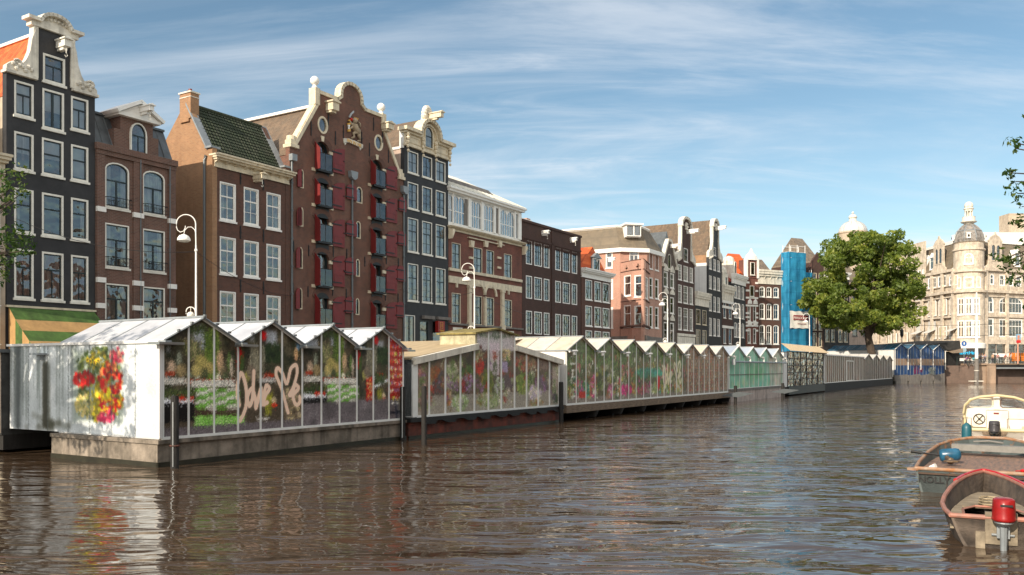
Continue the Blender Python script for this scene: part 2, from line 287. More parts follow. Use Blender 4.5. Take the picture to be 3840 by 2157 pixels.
class House:
    def __init__(s, name, label, fr, pl, pr, cat='house', ground=STREET, back=0):
        s.fr = fr; s.back = back; s.u0 = fr.at(pl, None, back); s.u1 = fr.at(pr, None, back); s.w = s.u1-s.u0; s.g = ground; s.holes = []
        p = fr.pos(s.u0, back); s.root = thing(name, label, cat, (p.x, p.y, ground), fr.ang)
    def x(s, px): return s.fr.at(px, None, s.back)-s.u0
    def z(s, px, py): return s.fr.at(px, py, s.back)[1]-s.g
    def p(s, px, py): u, z = s.fr.at(px, py, s.back); return (u-s.u0, z-s.g)
    def s_(s, px, py, x=0): v, z = s.fr.side(s.u0+x, px, py); return (v-s.back, z-s.g)
    def wall(s, outline, m, side=None, depth=10, eave=None, thick=.35, bodyx=None, name='wall', boxd=.7):
        mb = MB(); loops = [outline]+s.holes; flat = [p for l in loops for p in l]
        tr = tessellate_polygon([[Vector((p[0], p[1], 0)) for p in l] for l in loops])
        mb.add([(p[0], 0, p[1]) for p in flat], [tuple(t) for t in tr], 0)
        n = len(outline); mb.add([(p[0], 0, p[1]) for p in outline]+[(p[0], thick, p[1]) for p in outline], [(i, (i+1) % n, (i+1) % n+n, i+n) for i in range(n)], 0)
        tb = tessellate_polygon([[Vector((p[0], p[1], 0)) for p in outline]]); mb.add([(p[0], thick+.001+.5*(boxd > .3), p[1]) for p in outline], [tuple(t) for t in tb], 0) if False else None
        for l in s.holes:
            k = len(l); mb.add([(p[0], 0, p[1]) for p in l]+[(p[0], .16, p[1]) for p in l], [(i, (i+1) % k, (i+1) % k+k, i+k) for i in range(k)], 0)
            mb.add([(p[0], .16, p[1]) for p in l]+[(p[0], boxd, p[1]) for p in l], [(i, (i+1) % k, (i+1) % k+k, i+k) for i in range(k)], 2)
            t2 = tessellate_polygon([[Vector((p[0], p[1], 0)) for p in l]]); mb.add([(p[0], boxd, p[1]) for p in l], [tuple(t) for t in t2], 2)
        ze = eave if eave is not None else min(outline[i][1] for i in range(n) if outline[i][1] > 1)
        x0, x1 = bodyx or (0, s.w)
        if depth > boxd+.1:
            mb.box(x0+.02, x1-.02, boxd+.05, depth, 0, ze-.02, 1)     # body
            mb.box(x0+.01, x0+.05, 0.01, boxd+.06, 0, ze-.03, 1); mb.box(x1-.05, x1-.01, .01, boxd+.06, 0, ze-.03, 1)
        # back face of the part of the front that stands above the eave
        mb.add([(p[0], thick, p[1]) for p in outline], [tuple(t) for t in tb], 0)
        s.ze = ze; s.depth = depth
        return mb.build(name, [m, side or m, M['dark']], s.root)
    def roof(s, pts, y0, y1, m, cap=None):           # pts: profile (x,z) across the front, ridge runs back
        mb = MB(); mb.prism(pts, y0, y1, 0); o = mb.build('roof', [m], s.root)
        if cap:
            top = max(pts, key=lambda p: p[1]); c = MB(); c.box(top[0]-.12, top[0]+.12, y0, y1, top[1]-.03, top[1]+.12); c.build('ridge_cap', [cap], o)
        return o
    def win(s, x0, x1, z0, z1, kind='sash', rise=0, frame=None, inner=None, fw=.10, curtain=None, hole=True, sill=True, y=.02, glass=None, grid=None, sw=.05, sillm=None, parent=None, top=.38):
        fw *= .72
        if hole: s.holes.append(arch(x0, x1, z0, z1, rise, .004))
        mb = MB(); fr = frame or M['white']; inn = inner or M['darkframe']
        mb.ring(arch(x0, x1, z0, z1, rise), arch(x0, x1, z0, z1, rise, fw), y-.03, y+.10, 0)
        a, b, c, d = x0+fw, x1-fw, z0+fw, z1-fw; r2 = rise*(b-a)/(x1-x0) if rise else 0
        mb.ring(arch(a, b, c, d, r2), arch(a, b, c, d, r2, sw), y+.03, y+.09, 1)
        W = b-a; H = d-c; zc = c+H*(1-top)
        def vb(x, q0, q1, t=sw*.7): mb.box(x-t/2, x+t/2, y+.035, y+.085, q0, q1, 1)
        def hb(z, q0, q1, t=sw*.7): mb.box(q0, q1, y+.033, y+.083, z-t/2, z+t/2, 1)
        if grid:
            nx, nz, ntop = grid
            hb(zc, a, b, sw*1.5) if ntop else None
            for i in range(1, nx): vb(a+W*i/nx, c, d-(r2*.3 if r2 else 0), sw*.5)
            zl = zc if ntop else d
            for i in range(1, nz): hb(c+(zl-c)*i/nz, a, b, sw*.5)
            for i in range(1, ntop): hb(zc+(d-zc)*i/ntop, a, b, sw*.5)
        elif kind == 'sash': hb(zc, a, b, sw*1.4)
        elif kind == 'sash2': hb(zc, a, b, sw*1.4); vb((a+b)/2, c, zc)
        elif kind == 'french': hb(zc, a, b, sw*1.6); vb((a+b)/2, c, zc, sw*1.8)
        elif kind == 'door': vb((a+b)/2, c, d, sw*2.2)
        o = mb.build('window', [fr, inn], parent or s.root)
        g = MB(); P = arch(a, b, c, d, r2); t = tessellate_polygon([[Vector((p[0], p[1], 0)) for p in P]])
        g.add([(p[0], y+.065, p[1]) for p in P], [tuple(q) for q in t]); g.build('pane', [glass or M['glass']], o)
        if sill:
            q = MB(); q.box(x0-.06, x1+.06, y-.10, y+.09, z0-.11, z0+.004); q.build('sill', [sillm or fr], o)
        if curtain:
            cm, kindc = curtain; q = MB(); yy = y+.115
            def drape(xa, xb, za, zb):
                n = max(3, int((xb-xa)/.07)); V = []; 
                for i in range(n+1):
                    x = xa+(xb-xa)*i/n; V += [(x, yy+.022*math.sin(i*2.3+xa*5), za), (x, yy+.022*math.sin(i*2.3+xa*5+.4), zb)]
                q.add(V, [(2*i, 2*i+2, 2*i+3, 2*i+1) for i in range(n)])
            top_ = d-(r2*.5 if r2 else 0)
            if kindc == 'full': drape(a, b, c, top_)
            elif kindc == 'sides': drape(a, a+W*.26, c, top_); drape(b-W*.26, b, c, top_)
            elif kindc == 'left': drape(a, a+W*.33, c, top_)
            elif kindc == 'right': drape(b-W*.35, b, c, top_)
            elif kindc == 'blindhalf': q.box(a, b, yy, yy+.01, c+H*.45, d)
            elif kindc == 'blind': q.box(a, b, yy, yy+.01, c+H*.08, d)
            elif kindc == 'top': drape(a, b, c+H*.6, top_)
            if q.v: q.build('curtain', [cm], o)
        return o
    def wpx(s, pa, pb, ya, yb, **k):                 # window from its surveyed corners; heights read at its left edge
        return s.win(s.x(pa), s.x(pb), s.z(pa, yb), s.z(pa, ya), **k)
    def grid(s, cols, rows, ref=0, **k):
        out = []
        for r, (ya, yb) in enumerate(rows):
            z1 = s.z(cols[ref][0], ya); z0 = s.z(cols[ref][0], yb)
            for c, (pa, pb) in enumerate(cols):
                kk = {a: (b(r, c) if callable(b) else b) for a, b in k.items()}
                if kk.pop('skip', False): continue
                out.append(s.win(s.x(pa), s.x(pb), z0, z1, **kk))
        return out
    def cornice(s, x0, x1, z0, z1, m, proj=.45, brackets=0, name='cornice', y=0, frieze=.55):
        mb = MB(); h = z1-z0; zf = z0+h*frieze
        mb.box(x0, x1, y-.07, y+.25, z0, zf); mb.box(x0-.02, x1+.02, y-.10, y+.25, z0, z0+.07)
        mb.box(x0-.06, x1+.06, y-proj*.55, y+.25, zf, zf+h*.15); mb.box(x0-.12, x1+.12, y-proj*.85, y+.25, zf+h*.15, zf+h*.32); mb.box(x0-.16, x1+.16, y-proj, y+.25, zf+h*.32, z1)
        for i in range(brackets):
            x = x0+.1+(x1-x0-.2)*i/(brackets-1); mb.prismx([(y-.07, zf-h*.22), (y-proj*.6, zf-.002), (y-.07, zf-.002)], x-.08, x+.08)
        return mb.build(name, [m], s.root)
    def hoist(s, x, z, m, l=1.1, h=.42, w=.42, hook=True, y=0):
        mb = MB(); l *= .75; h *= .8; w *= .8; mb.box(x-w/2, x+w/2, y-l, y+.02, z-h, z); mb.box(x-w/2-.2*h, x+w/2+.2*h, y-l-.1, y+.02, z, z+.2*h); mb.box(x-w/2+.06, x+w/2-.06, y-l*.7, y+.02, z-h-.14, z-h)
        mb.prism([(x-w/2-.1*h, z+.2*h), (x+w/2+.1*h, z+.2*h), (x, z+.5*h)], y-l-.06, y+.02)
        o = mb.build('hoist_beam', [m], s.root)
        if hook:
            q = MB(); q.tube([(x, y-l+.15, z-h), (x, y-l+.15, z-h-.30), (x+.07, y-l+.15, z-h-.42), (x-.02, y-l+.15, z-h-.5), (x-.08, y-l+.15, z-h-.42)], .022, 6); q.build('hook', [M['white']], o)
        return o
    def anchors(s, pts, h=.75, m=None):
        mb = MB()
        for x, z in pts: mb.box(x-.03, x+.03, -.05, .02, z-h/2, z+h/2); mb.box(x-.05, x+.05, -.07, .01, z-.04, z+.04)
        mb.build('wall_anchor', [M['black']], s.root, split=2)
    def pipe(s, x, z0, z1, m=None, r=.06, y=-.10):
        mb = MB(); mb.tube([(x, y, z0), (x, y, z1)], r, 8)
        zz_ = z0+.5
        while zz_ < z1: mb.box(x-r-.02, x+r+.02, y-r-.01, .01, zz_, zz_+.05); zz_ += 1.8
        return mb.build('drainpipe', [m or M['pipe']], s.root)
def strip(mb, pts, wdt, y0, y1, mi=0):              # moulded strip that follows an outline
    for a, b in zip(pts[:-1], pts[1:]):
        a = Vector(a); b = Vector(b); t = (b-a); 
        if t.length < 1e-4: continue
        t.normalize(); n = Vector((-t.y, t.x))*wdt/2; e = t*wdt*.2
        q = [a-e-n, b+e-n, b+e+n, a-e+n]; mb.prism([(p.x, p.y) for p in q], y0, y1, mi)
def cur(rs):                                        # a random choice of what hangs in a window
    return random.choice(rs)
# ================================================================== the row of canal houses
# ---- cream neighbour at the far left
h = House('canal_house', 'sliver of a cream plastered house at the left edge with a stone cornice', F1, -190, 20)
h.grid([(-160, -110), (-75, -25)], [(700, 860), (930, 1110)], fw=.12)
h.wall([(0, 0), (h.w, 0), (h.w, h.z(20, 600)), (0, h.z(20, 600))], M['plaster'], depth=9)
h.cornice(0, h.w-.05, h.z(20, 655), h.z(20, 585), M['cream'], .5)
mb = MB(); mb.prism([(0, h.z(20, 600)), (h.w, h.z(20, 600)), (h.w/2, h.z(20, 600)+2.2)], .4, 9); mb.build('roof', [M['t_brown']], h.root)
h.pipe(h.w-.35, .1, h.z(20, 700), M['galv'])

# ---- black neck-gable house
h = House('canal_house', 'tall black house with white neck gable and orange tiled roof', F1, 24, 356)
H1 = h; ca, cb, cc_ = (53, 126), (157, 238), (266, 331)
cur_opts = [(M['curtain'], 'full'), (M['blind'], 'blindhalf'), (M['curtain'], 'sides')]
def k1(r, c): return [[(M['blind'], 'blind'), None, (M['blind'], 'blind')], [(M['curtain'], 'blindhalf'), (M['blind'], 'blindhalf'), (M['blind'], 'blind')], [(M['curtain'], 'left'), None, (M['curtain'], 'right')], [(M['pinkcurtain'], 'full')]*3][r][c]
h.grid([ca, cb, cc_], [(299, 430), (491, 632), (703, 868), (931, 1117)], kind=lambda r, c: ('sash2' if r in (0, 3) else 'sash'), fw=.13, curtain=k1, skip=lambda r, c: r == 0 and c == 1, top=lambda r, c: .36 if r != 1 else .42)
wd = h.wpx(159, 240, 330, 478, kind='door', fw=.13, curtain=(M['blind'], 'blindhalf'))
h.wpx(161, 244, 198, 302, kind='sash2', fw=.14)
shL = h.p(27, 262); zt = h.z(131, 98); xn0, xn1 = h.x(131), h.x(271)
shz = shL[1]; sR = h.z(357, 346)
outl = [(0, 0), (h.w, 0), (h.w, shz), (xn1, shz), (xn1, zt), (xn0, zt), (xn0, shz), (0, shz)]
ez = h.z(30, 358)
h.wall(outl, M['blackwall'], M['plaster'], depth=11, eave=ez)
h.roof([(0, ez), (h.w, ez), (h.w/2, h.z(200, 112))], .36, 11, M['t_orange'], M['purewhite'])
# carved white gable stone
mb = MB(); cxg = (xn0+xn1)/2; hw = (xn1-xn0)/2; ztop = h.z(131, 98)
mb.box(xn0-.10, xn0+.12, -.10, .30, shz, ztop); mb.box(xn1-.12, xn1+.10, -.10, .30, shz, ztop)
def claw(sx, x_in, x_out):
    kz = (ztop-shz)/3.9; pts = [(x_in, shz), (x_out, shz), (x_out+sx*-.02, shz+.35), (x_in+(x_out-x_in)*.80, shz+.72), (x_in+(x_out-x_in)*.62, shz+.95), (x_in+(x_out-x_in)*.45, shz+.80), (x_in+(x_out-x_in)*.33, shz+1.15), (x_in+(x_out-x_in)*.20, shz+1.9), (x_in+(x_out-x_in)*.13, shz+2.9), (x_in, shz+3.7)]
    pts = [(a, shz+(b-shz)*kz) for a, b in pts]; mb.prism(pts, -.12, .22)
    c = (x_in+(x_out-x_in)*.66, shz+.60*kz)
    sp_ = [(c[0]+.24*(1-t/14)*math.cos(t*.75), -.15, c[1]+.24*(1-t/14)*math.sin(t*.75)) for t in range(13)]; mb.tube(sp_, .06, 6, 0, .03)
    for i in range(7):
        t = i/6; xx = x_in+(x_out-x_in)*(.16+.62*t); mb.ball((xx, -.13, shz+.28+.12*math.sin(i*2.2)), .11, 8)
    mb.box(min(x_in, x_out)-.05, max(x_in, x_out)+.05, -.20, .3, shz-.13, shz)
claw(-1, xn0, -.06); claw(1, xn1, h.w+.06)
# segmental pediment over the neck
mb.box(xn0-.25, xn1+.25, -.14, .3, ztop-.02, ztop+.30)
pb = ztop+.30; arc = [(xn0-.25, pb), (xn0+.22, pb)]+[(cxg+(hw-.22)*math.cos(math.pi-t*math.pi/10), pb+.03+.44*math.sin(t*math.pi/10)) for t in range(11)]+[(xn1-.22, pb), (xn1+.25, pb)]
mb.prism(arc[2:-2]+[(xn1-.22, pb-.03), (xn0+.22, pb-.03)], -.05, .25)
strip(mb, [(xn0-.42, pb), (xn0+.15, pb)]+arc[3:-3]+[(xn1-.15, pb), (xn1+.42, pb)], .16, -.32, .32)
for i in range(9): mb.ball((cxg+(i-4)*.19, -.07, pb+.05+.20*math.cos((i-4)*.3)), .10, 8)
mb.build('carved_gable', [M['weathered']], h.root)
h.hoist(h.x(222), h.z(200, 152), M['white'], l=1.0)
# tall awning in a band of green and ochre
mg = pbr('green_canvas', (.085, .17, .035), .85, .3, 2, streak=.2); mo = pbr('ochre_canvas', (.50, .30, .12), .85, .15, 2, streak=.2)
aw = thing('shop_awning', 'green and ochre striped awning over the shop of the black house', 'awning', (h.fr.pos(h.u0).x, h.fr.pos(h.u0).y, STREET), h.fr.ang)
za, zb = h.z(27, 1152), h.z(27, 1262); zb = 2.1; x0, x1 = .05, h.w-.1; mb = MB(); NB = 4
for i in range(NB):
    t0, t1 = i/NB, (i+1)/NB; y0, y1 = -.10-2.3*t0, -.10-2.3*t1; z0_, z1_ = za-(za-zb)*t0**.9, za-(za-zb)*t1**.9
    mb.add([(x0, y0, z0_), (x1+.5*t0, y0, z0_), (x1+.5*t1, y1, z1_), (x0, y1, z1_)], [(0, 1, 2, 3)], i % 2)
    mb.add([(x0, y0, z0_), (x0, y1, z1_), (x0, y1, zb-.0), (x0, y0, zb-.0)], [(0, 1, 2, 3)], (i+1) % 2)
    mb.add([(x1+.5*t0, y0, z0_), (x1+.5*t1, y1, z1_), (x1+.5*t1, y1, zb), (x1+.5*t0, y0, zb)], [(0, 1, 2, 3)], (i+1) % 2)
mb.build('canvas', [mg, mo], aw); q = MB(); q.box(x0-.1, x1+.1, -.14, -.02, za, za+.10); q.box(x0-.05, x1+.5, -2.5, -2.38, zb-.35, zb+.02); q.build('awning_frame', [M['cream']], aw)

# ---- brown house with zinc mansard
h = House('canal_house', 'brown brick house with grey zinc mansard and white pediment dormer', F1, 358, 656)
ztop = h.z(360, 535)
for (a, b) in ((394, 484), (535, 618)):
    za = 625 if a == 394 else h.p(a, 0) and None
wcols = [(394, 484), (535, 618)]
z1 = h.z(394, 620); z0 = h.z(394, 775)
for i, (a, b) in enumerate(wcols): h.win(h.x(a), h.x(b), z0, z1+.25, kind='french', rise=.38, fw=.10, curtain=(M['curtain'], 'full' if i else 'sides'), top=.40)
h.grid(wcols, [(835, 1000)], kind='french', fw=.10, curtain=(M['curtain'], 'sides'), top=.36)
h.grid(wcols, [(1062, 1235)], kind='french', fw=.10, curtain=(M['pinkcurtain'], 'sides'), top=.32)
h.wall([(0, 0), (h.w, 0), (h.w, ztop), (0, ztop)], M['brown'], depth=8)
mb = MB()
for a, b in ((360, 390), (498, 532), (630, 655)): mb.box(h.x(a), h.x(b), -.10, .0, 0, ztop-.35)
mb.box(-.05, h.w+.05, -.22, .1, ztop-.32, ztop); mb.box(0, h.w, -.14, .0, ztop-.55, ztop-.32)
mb.build('brick_pier', [M['brown']], h.root, split=1)
mb = MB()
for yy in (784, 1050, 1147):
    z_ = h.z(362, yy)
    for a, b in ((359, 392), (496, 534), (628, 657)): mb.box(h.x(a), h.x(b), -.16, .0, z_-.12, z_+.14)
mb.build('stone_block', [M['purewhite']], h.root, split=1)
mz = h.z(358, 405)      # mansard
mb = MB(); mb.prismx([(.15, ztop), (1.0, mz), (7, mz), (7.8, ztop)], 0.02, h.w-.02); 
for i in range(1, 9): mb.bar((h.w*i/9, .14, ztop+.05), (h.w*i/9, 1.0, mz), .04)
mb.box(0, h.w, .9, 7.1, mz, mz+.12); mb.build('mansard_roof', [M['zinc']], h.root)
xd0, xd1 = h.x(452), h.x(573); zd = h.z(452, 425); dm = MB()
dm.box(xd0, xd1, .0, 1.6, ztop, zd); dm.box(xd0-.35, xd0, .0, .7, ztop, ztop+1.0); dm.box(xd1, xd1+.35, .0, .7, ztop, ztop+1.0)
do = dm.build('dormer', [M['brown']], h.root)
h.win(h.x(485), h.x(547), ztop-.1, h.z(485, 470)+.22, kind='sash2', rise=.62, fw=.10, hole=False, y=-.09, top=.42, sill=True, parent=h.root, curtain=None)
mb = MB(); xc = (xd0+xd1)/2; mb.prism([(xd0-.2, zd), (xd1+.2, zd), (xc, zd+.66)], -.25, 1.7); strip(mb, [(xd0-.4, zd+.02), (xc, zd+.80), (xd1+.4, zd+.02)], .18, -.45, 1.8); mb.box(xd0-.3, xd1+.3, -.30, 1.7, zd-.15, zd+.02)
mb.build('pediment', [M['purewhite']], h.root); h.hoist(xc+.1, zd+.5, M['purewhite'], l=1.5, h=.32, w=.34)
def railing(h, x0, x1, z0, hh=.5, y=-.16):
    mb = MB(); mb.tube([(x0, -.02, z0+hh), (x0, y-.1, z0+hh), (x1, y-.1, z0+hh), (x1, -.02, z0+hh)], .02, 5); mb.tube([(x0, y-.1, z0+.08), (x1, y-.1, z0+.08)], .015, 5); n = int((x1-x0)/.16)
    for i in range(n+1):
        x = x0+(x1-x0)*i/n; mb.tube([(x, y-.1, z0+.05), (x, y-.1, z0+hh)], .011, 4)
        if i < n: xm = x+(x1-x0)/n/2; mb.tube([(xm+.055*math.cos(t), y-.1, z0+hh*.55+.055*math.sin(t)) for t in [k*1.05 for k in range(7)]], .009, 4)
    return mb.build('railing', [M['black']], h.root)
for r_ in (z0, h.z(394, 1000), h.z(394, 1235)):
    for a, b in wcols: railing(h, h.x(a), h.x(b), r_)
for px in (522, 632): h.pipe(h.x(px), .2, ztop-.4, M['pipe'], .035, -.13)
# far chimney cowls seen in the gap
mb = MB()
for i in range(3): mb.tube([(h.w-.55+.3*i, 4.5, mz-1.2), (h.w-.55+.3*i, 4.5, mz-.35)], .09, 8); mb.lathe([(.13, 0), (.15, .05), (.10, .12), (.02, .15)], (h.w-.55+.3*i, 4.5, mz-.35), 10)
mb.build('flue_pipe', [M['steel']], h.root, split=2)

# ---- house with mossy green roof, sunlit side wall
h = House('canal_house', 'brown brick house with mossy green tiled roof and sunlit orange side wall', F1, 796, 1084)
ztop = h.z(807, 600); cols = [(824, 884), (914, 970), (999, 1052)]
h.grid(cols, [(680, 824), (886, 1026), (1091, 1235)], grid=(2, 2, 1), fw=.11, sw=.055, inner=M['purewhite'], frame=M['purewhite'], top=.36, curtain=lambda r, c: [(M['curtain'], 'left'), None, (M['curtain'], 'right')][c] if r == 0 else None)
h.wall([(0, 0), (h.w, 0), (h.w, ztop), (0, ztop)], M['brown2'], M['brown2'], depth=1.2, eave=ztop)
ap = h.s_(701.6, 391); sh = h.s_(778, 557); bk = h.s_(614.5, 548.5); yr, zr = ap; dep = bk[0]+1.2; slp = (zr-bk[1])/(bk[0]-yr); zbk = zr-slp*(dep-yr)
gp = [(0, 0), (dep, 0), (dep, zbk), (yr+.25, zr), (yr-.1, zr), (.45, sh[1]), (-.03, sh[1]), (-.03, 0)]
for xx, mm, nm in ((-.02, M['orange'], 'side_wall'), (h.w-.33, M['brown2'], 'side_wall')):
    mb = MB(); mb.prismx(gp, xx, xx+.34); mb.build(nm, [mm], h.root)
mb = MB(); mb.box(.3, h.w-.3, .9, dep, 0, ztop-.1); mb.build('rear_body', [M['brown2']], h.root)
mb = MB(); e0 = h.z(807, 585); nrow = 15; ny = yr-.15       # tiled front slope in real courses
for i in range(nrow):
    t0, t1 = i/nrow, (i+1.25)/nrow; ya, yb_ = .15+ny*t0, .15+ny*min(t1, 1); za_, zb_ = e0+(zr-e0)*t0, e0+(zr-e0)*min(t1, 1); nx = int(h.w/.11); V = []
    for k in range(nx+1):
        x = .3+(h.w-.6)*k/nx; o_ = .035*math.sin(k*2*math.pi*.11/.26*1.0); V += [(x, ya-.05, za_+o_+.03), (x, yb_, zb_+o_)]
    mb.add(V, [(2*k, 2*k+2, 2*k+3, 2*k+1) for k in range(nx)])
mb.add([(.3, yr, zr), (h.w-.3, yr, zr), (h.w-.3, dep, zbk), (.3, dep, zbk)], [(0, 1, 2, 3)])
mb.tube([(.3, yr, zr+.02), (h.w-.3, yr, zr+.02)], .12, 8); mb.build('roof', [M['t_green']], h.root)
for xx in (.13, h.w-.16):
    mb = MB(); mb.add([], []); a = (xx, .42, sh[1]+.02); b = (xx, yr-.05, zr+.05)
    mb.add([(xx-.24, .38, sh[1]+.03), (xx+.30, .38, sh[1]+.03), (xx+.30, yr, zr+.10), (xx-.24, yr, zr+.10), (xx-.24, .38, sh[1]-.10), (xx+.30, .38, sh[1]-.22), (xx+.30, yr, zr-.22), (xx-.24, yr, zr-.1)], [(0, 1, 2, 3), (0, 4, 5, 1), (1, 5, 6, 2), (3, 2, 6, 7), (0, 3, 7, 4)])
    mb.box(xx-.28, xx+.42, -.06, .5, sh[1]-.02, sh[1]+.10); mb.box(xx-.22, xx+.24, yr-.1, dep, zr-.0, zr+.01) if False else None
    mb.build('parapet_coping', [M['lead']], h.root)
ch = MB(); cw = h.s_(671, 391); ch.box(-.10, .50, yr-.45, yr+.55, zr-.9, zr+.62, 0); ch.box(-.16, .56, yr-.51, yr+.61, zr+.62, zr+.71, 1); ch.box(-.12, .52, yr-.47, yr+.57, zr+.36, zr+.41, 1); ch.box(-.13, .1, yr-.3, yr+.5, zr-1.1, zr-.9, 0)
co = ch.build('chimney', [M['orange'], M['weathered']], h.root); q = MB(); q.tube([(.15, yr-.1, zr+.7), (.15, yr-.1, zr+.92)], .11, 8); q.tube([(.35, yr+.3, zr+.7), (.35, yr+.3, zr+.94)], .11, 8); q.build('chimney_pot', [M['shutter']], co, split=1)
h.cornice(.12, h.w-.05, h.z(813, 628), h.z(807, 579), M['cream'], .62, 9)
h.hoist(h.x(955), h.z(940, 656), M['cream'], l=1.1, h=.34)
h.anchors([(h.x(901), h.z(901, 668)), (h.x(987), h.z(987, 690)), (h.x(901), h.z(901, 872)), (h.x(987), h.z(987, 885)), (h.x(901), h.z(901, 1072)), (h.x(987), h.z(987, 1080))], .8)
mb = MB(); yv = .55; xx = -.12; mb.tube([(xx, .55, .3), (xx, .55, h.s_(783, 600)[1]), (xx+.02, .45, h.s_(783, 583)[1])], .075, 8); mb.build('drainpipe', [M['pipe']], h.root)
h.pipe(h.w+.17, .2, h.z(1097, 600), M['pipe'], .07, -.08); mb = MB(); mb.box(h.w-.02, h.w+.42, -.32, .0, h.z(1097, 606), h.z(1097, 582)); mb.build('rain_hopper', [M['lead']], h.root)

# ---- warehouse with red shutters
h = House('warehouse', 'brown brick warehouse with oxblood shutters, lion relief and white ball finials', F1, 1086, 1513)
xc = h.w/2; zs = h.z(1090, 545); zn = h.z(1180, 392); zt = h.z(1190, 352); xn = h.x(1186)
topp = [(h.w, 0), (h.w, zs), (h.w-.35, zs)]; xm0, xm1 = xn, h.w-xn; rr = (xm1-xm0)*.155
zt = h.z(1203, 350); archp = [(xc+rr*1.0*math.cos(t*math.pi/10), zt+.55+rr*.85*math.sin(t*math.pi/10)) for t in range(11)]
gab = [(xm1, zn), (xm1, zt), (xc+rr*1.35, zt), (xc+rr, zt+.3)]+archp+[(xc-rr, zt+.3), (xc-rr*1.35, zt), (xm0, zt), (xm0, zn)]
outl = [(0, 0)]+topp+gab+[(.35, zs), (0, zs)]
def z5(x, y): return (1000+x/2.412, 280+y/2.412)
def z6(x, y): return (1000+x/2.411, 750+y/2.411)
Lrows = [(z5(440, 590), z5(440, 860)), (z5(440, 920), z5(440, 1180)), (z5(440, 1245), z5(440, 1510)), (z6(440, 462), z6(440, 778)), (z6(440, 832), z6(440, 1140))]
Rrows = [(z5(945, 758), z5(945, 1000)), (z5(945, 1062), z5(945, 1300)), (z6(940, 238), z6(940, 485)), (z6(940, 556), z6(940, 832)), (z6(940, 900), z6(940, 1180))]
xl0, xl1 = h.x(1182), h.x(1234); xr0, xr1 = h.w-xl1, h.w-xl0; xr0, xr1 = h.x(1391), h.x(1434)
def shutter(h, x0, x1, z0, z1, side='r', rise=.55, t=.06, y=-.10, small=False, parent=None):
    mb = MB(); w_ = x1-x0
    if side == 'r': pts = [(x0, z0), (x1, z0), (x1, z1)]+[(x1-w_*math.sin(k*math.pi/12), z1-rise*(1-math.cos(k*math.pi/12))) for k in range(1, 7)]
    elif side == 'l': pts = [(x0, z0), (x1, z0)]+[(x0+w_*math.sin(k*math.pi/12), z1-rise*(1-math.cos(k*math.pi/12))) for k in range(6, -1, -1)]
    else: pts = [(x0, z0), (x1, z0)]+[((x0+x1)/2+w_/2*math.cos(k*math.pi/8), z1-rise+rise*math.sin(k*math.pi/8)) for k in range(9)]
    mb.prism(pts, y, y+t, 0)
    if not small: mb.ring([(x0+.12, z0+.15), (x1-.12, z0+.15), (x1-.12, z0+(z1-z0)*.38), (x0+.12, z0+(z1-z0)*.38)], [(x0+.18, z0+.21), (x1-.18, z0+.21), (x1-.18, z0+(z1-z0)*.38-.06), (x0+.18, z0+(z1-z0)*.38-.06)], y-.012, y+.01, 0)
    o = mb.build('shutter', [M['shutter']], h.root); q = MB()
    for zz_ in (z0+(z1-z0)*.12, z0+(z1-z0)*(.78 if not small else .72)): q.box(x0-.14, x0+w_*.72, y-.035, y-.001, zz_-.04, zz_+.04)
    q.box(x1-.14, x1-.06, y-.04, y-.001, z0+(z1-z0)*.5, z0+(z1-z0)*.5+.08) if not small else None
    q.build('hinge', [M['black']], o, split=1); return o
def edge_shutter(h, x, z0, z1):                       # standing open at a right angle, with its arched top
    mb = MB(); L_ = .62; pts = [(-.06, z0), (-L_, z0), (-L_, z1-.55)]+[(-L_+L_*math.sin(k*math.pi/12)*.95, z1-.55+.55*(math.sin(k*math.pi/12))) for k in range(1, 7)]+[(-.06, z1)]
    V = [(x-.08*(-p[0])-.02, p[0]*.93, p[1]) for p in pts]; n = len(V); tr = tessellate_polygon([[Vector((p[0], p[1], 0)) for p in pts]])
    mb.add(V+[(v[0]-.05, v[1], v[2]) for v in V], [tuple(t) for t in tr]+[tuple(i+n for i in t) for t in tr]+[(i, (i+1) % n, (i+1) % n+n, i+n) for i in range(n)])
    mb.build('shutter', [M['shutter']], h.root)
arches = MB(); key = MB(); bp = MB()
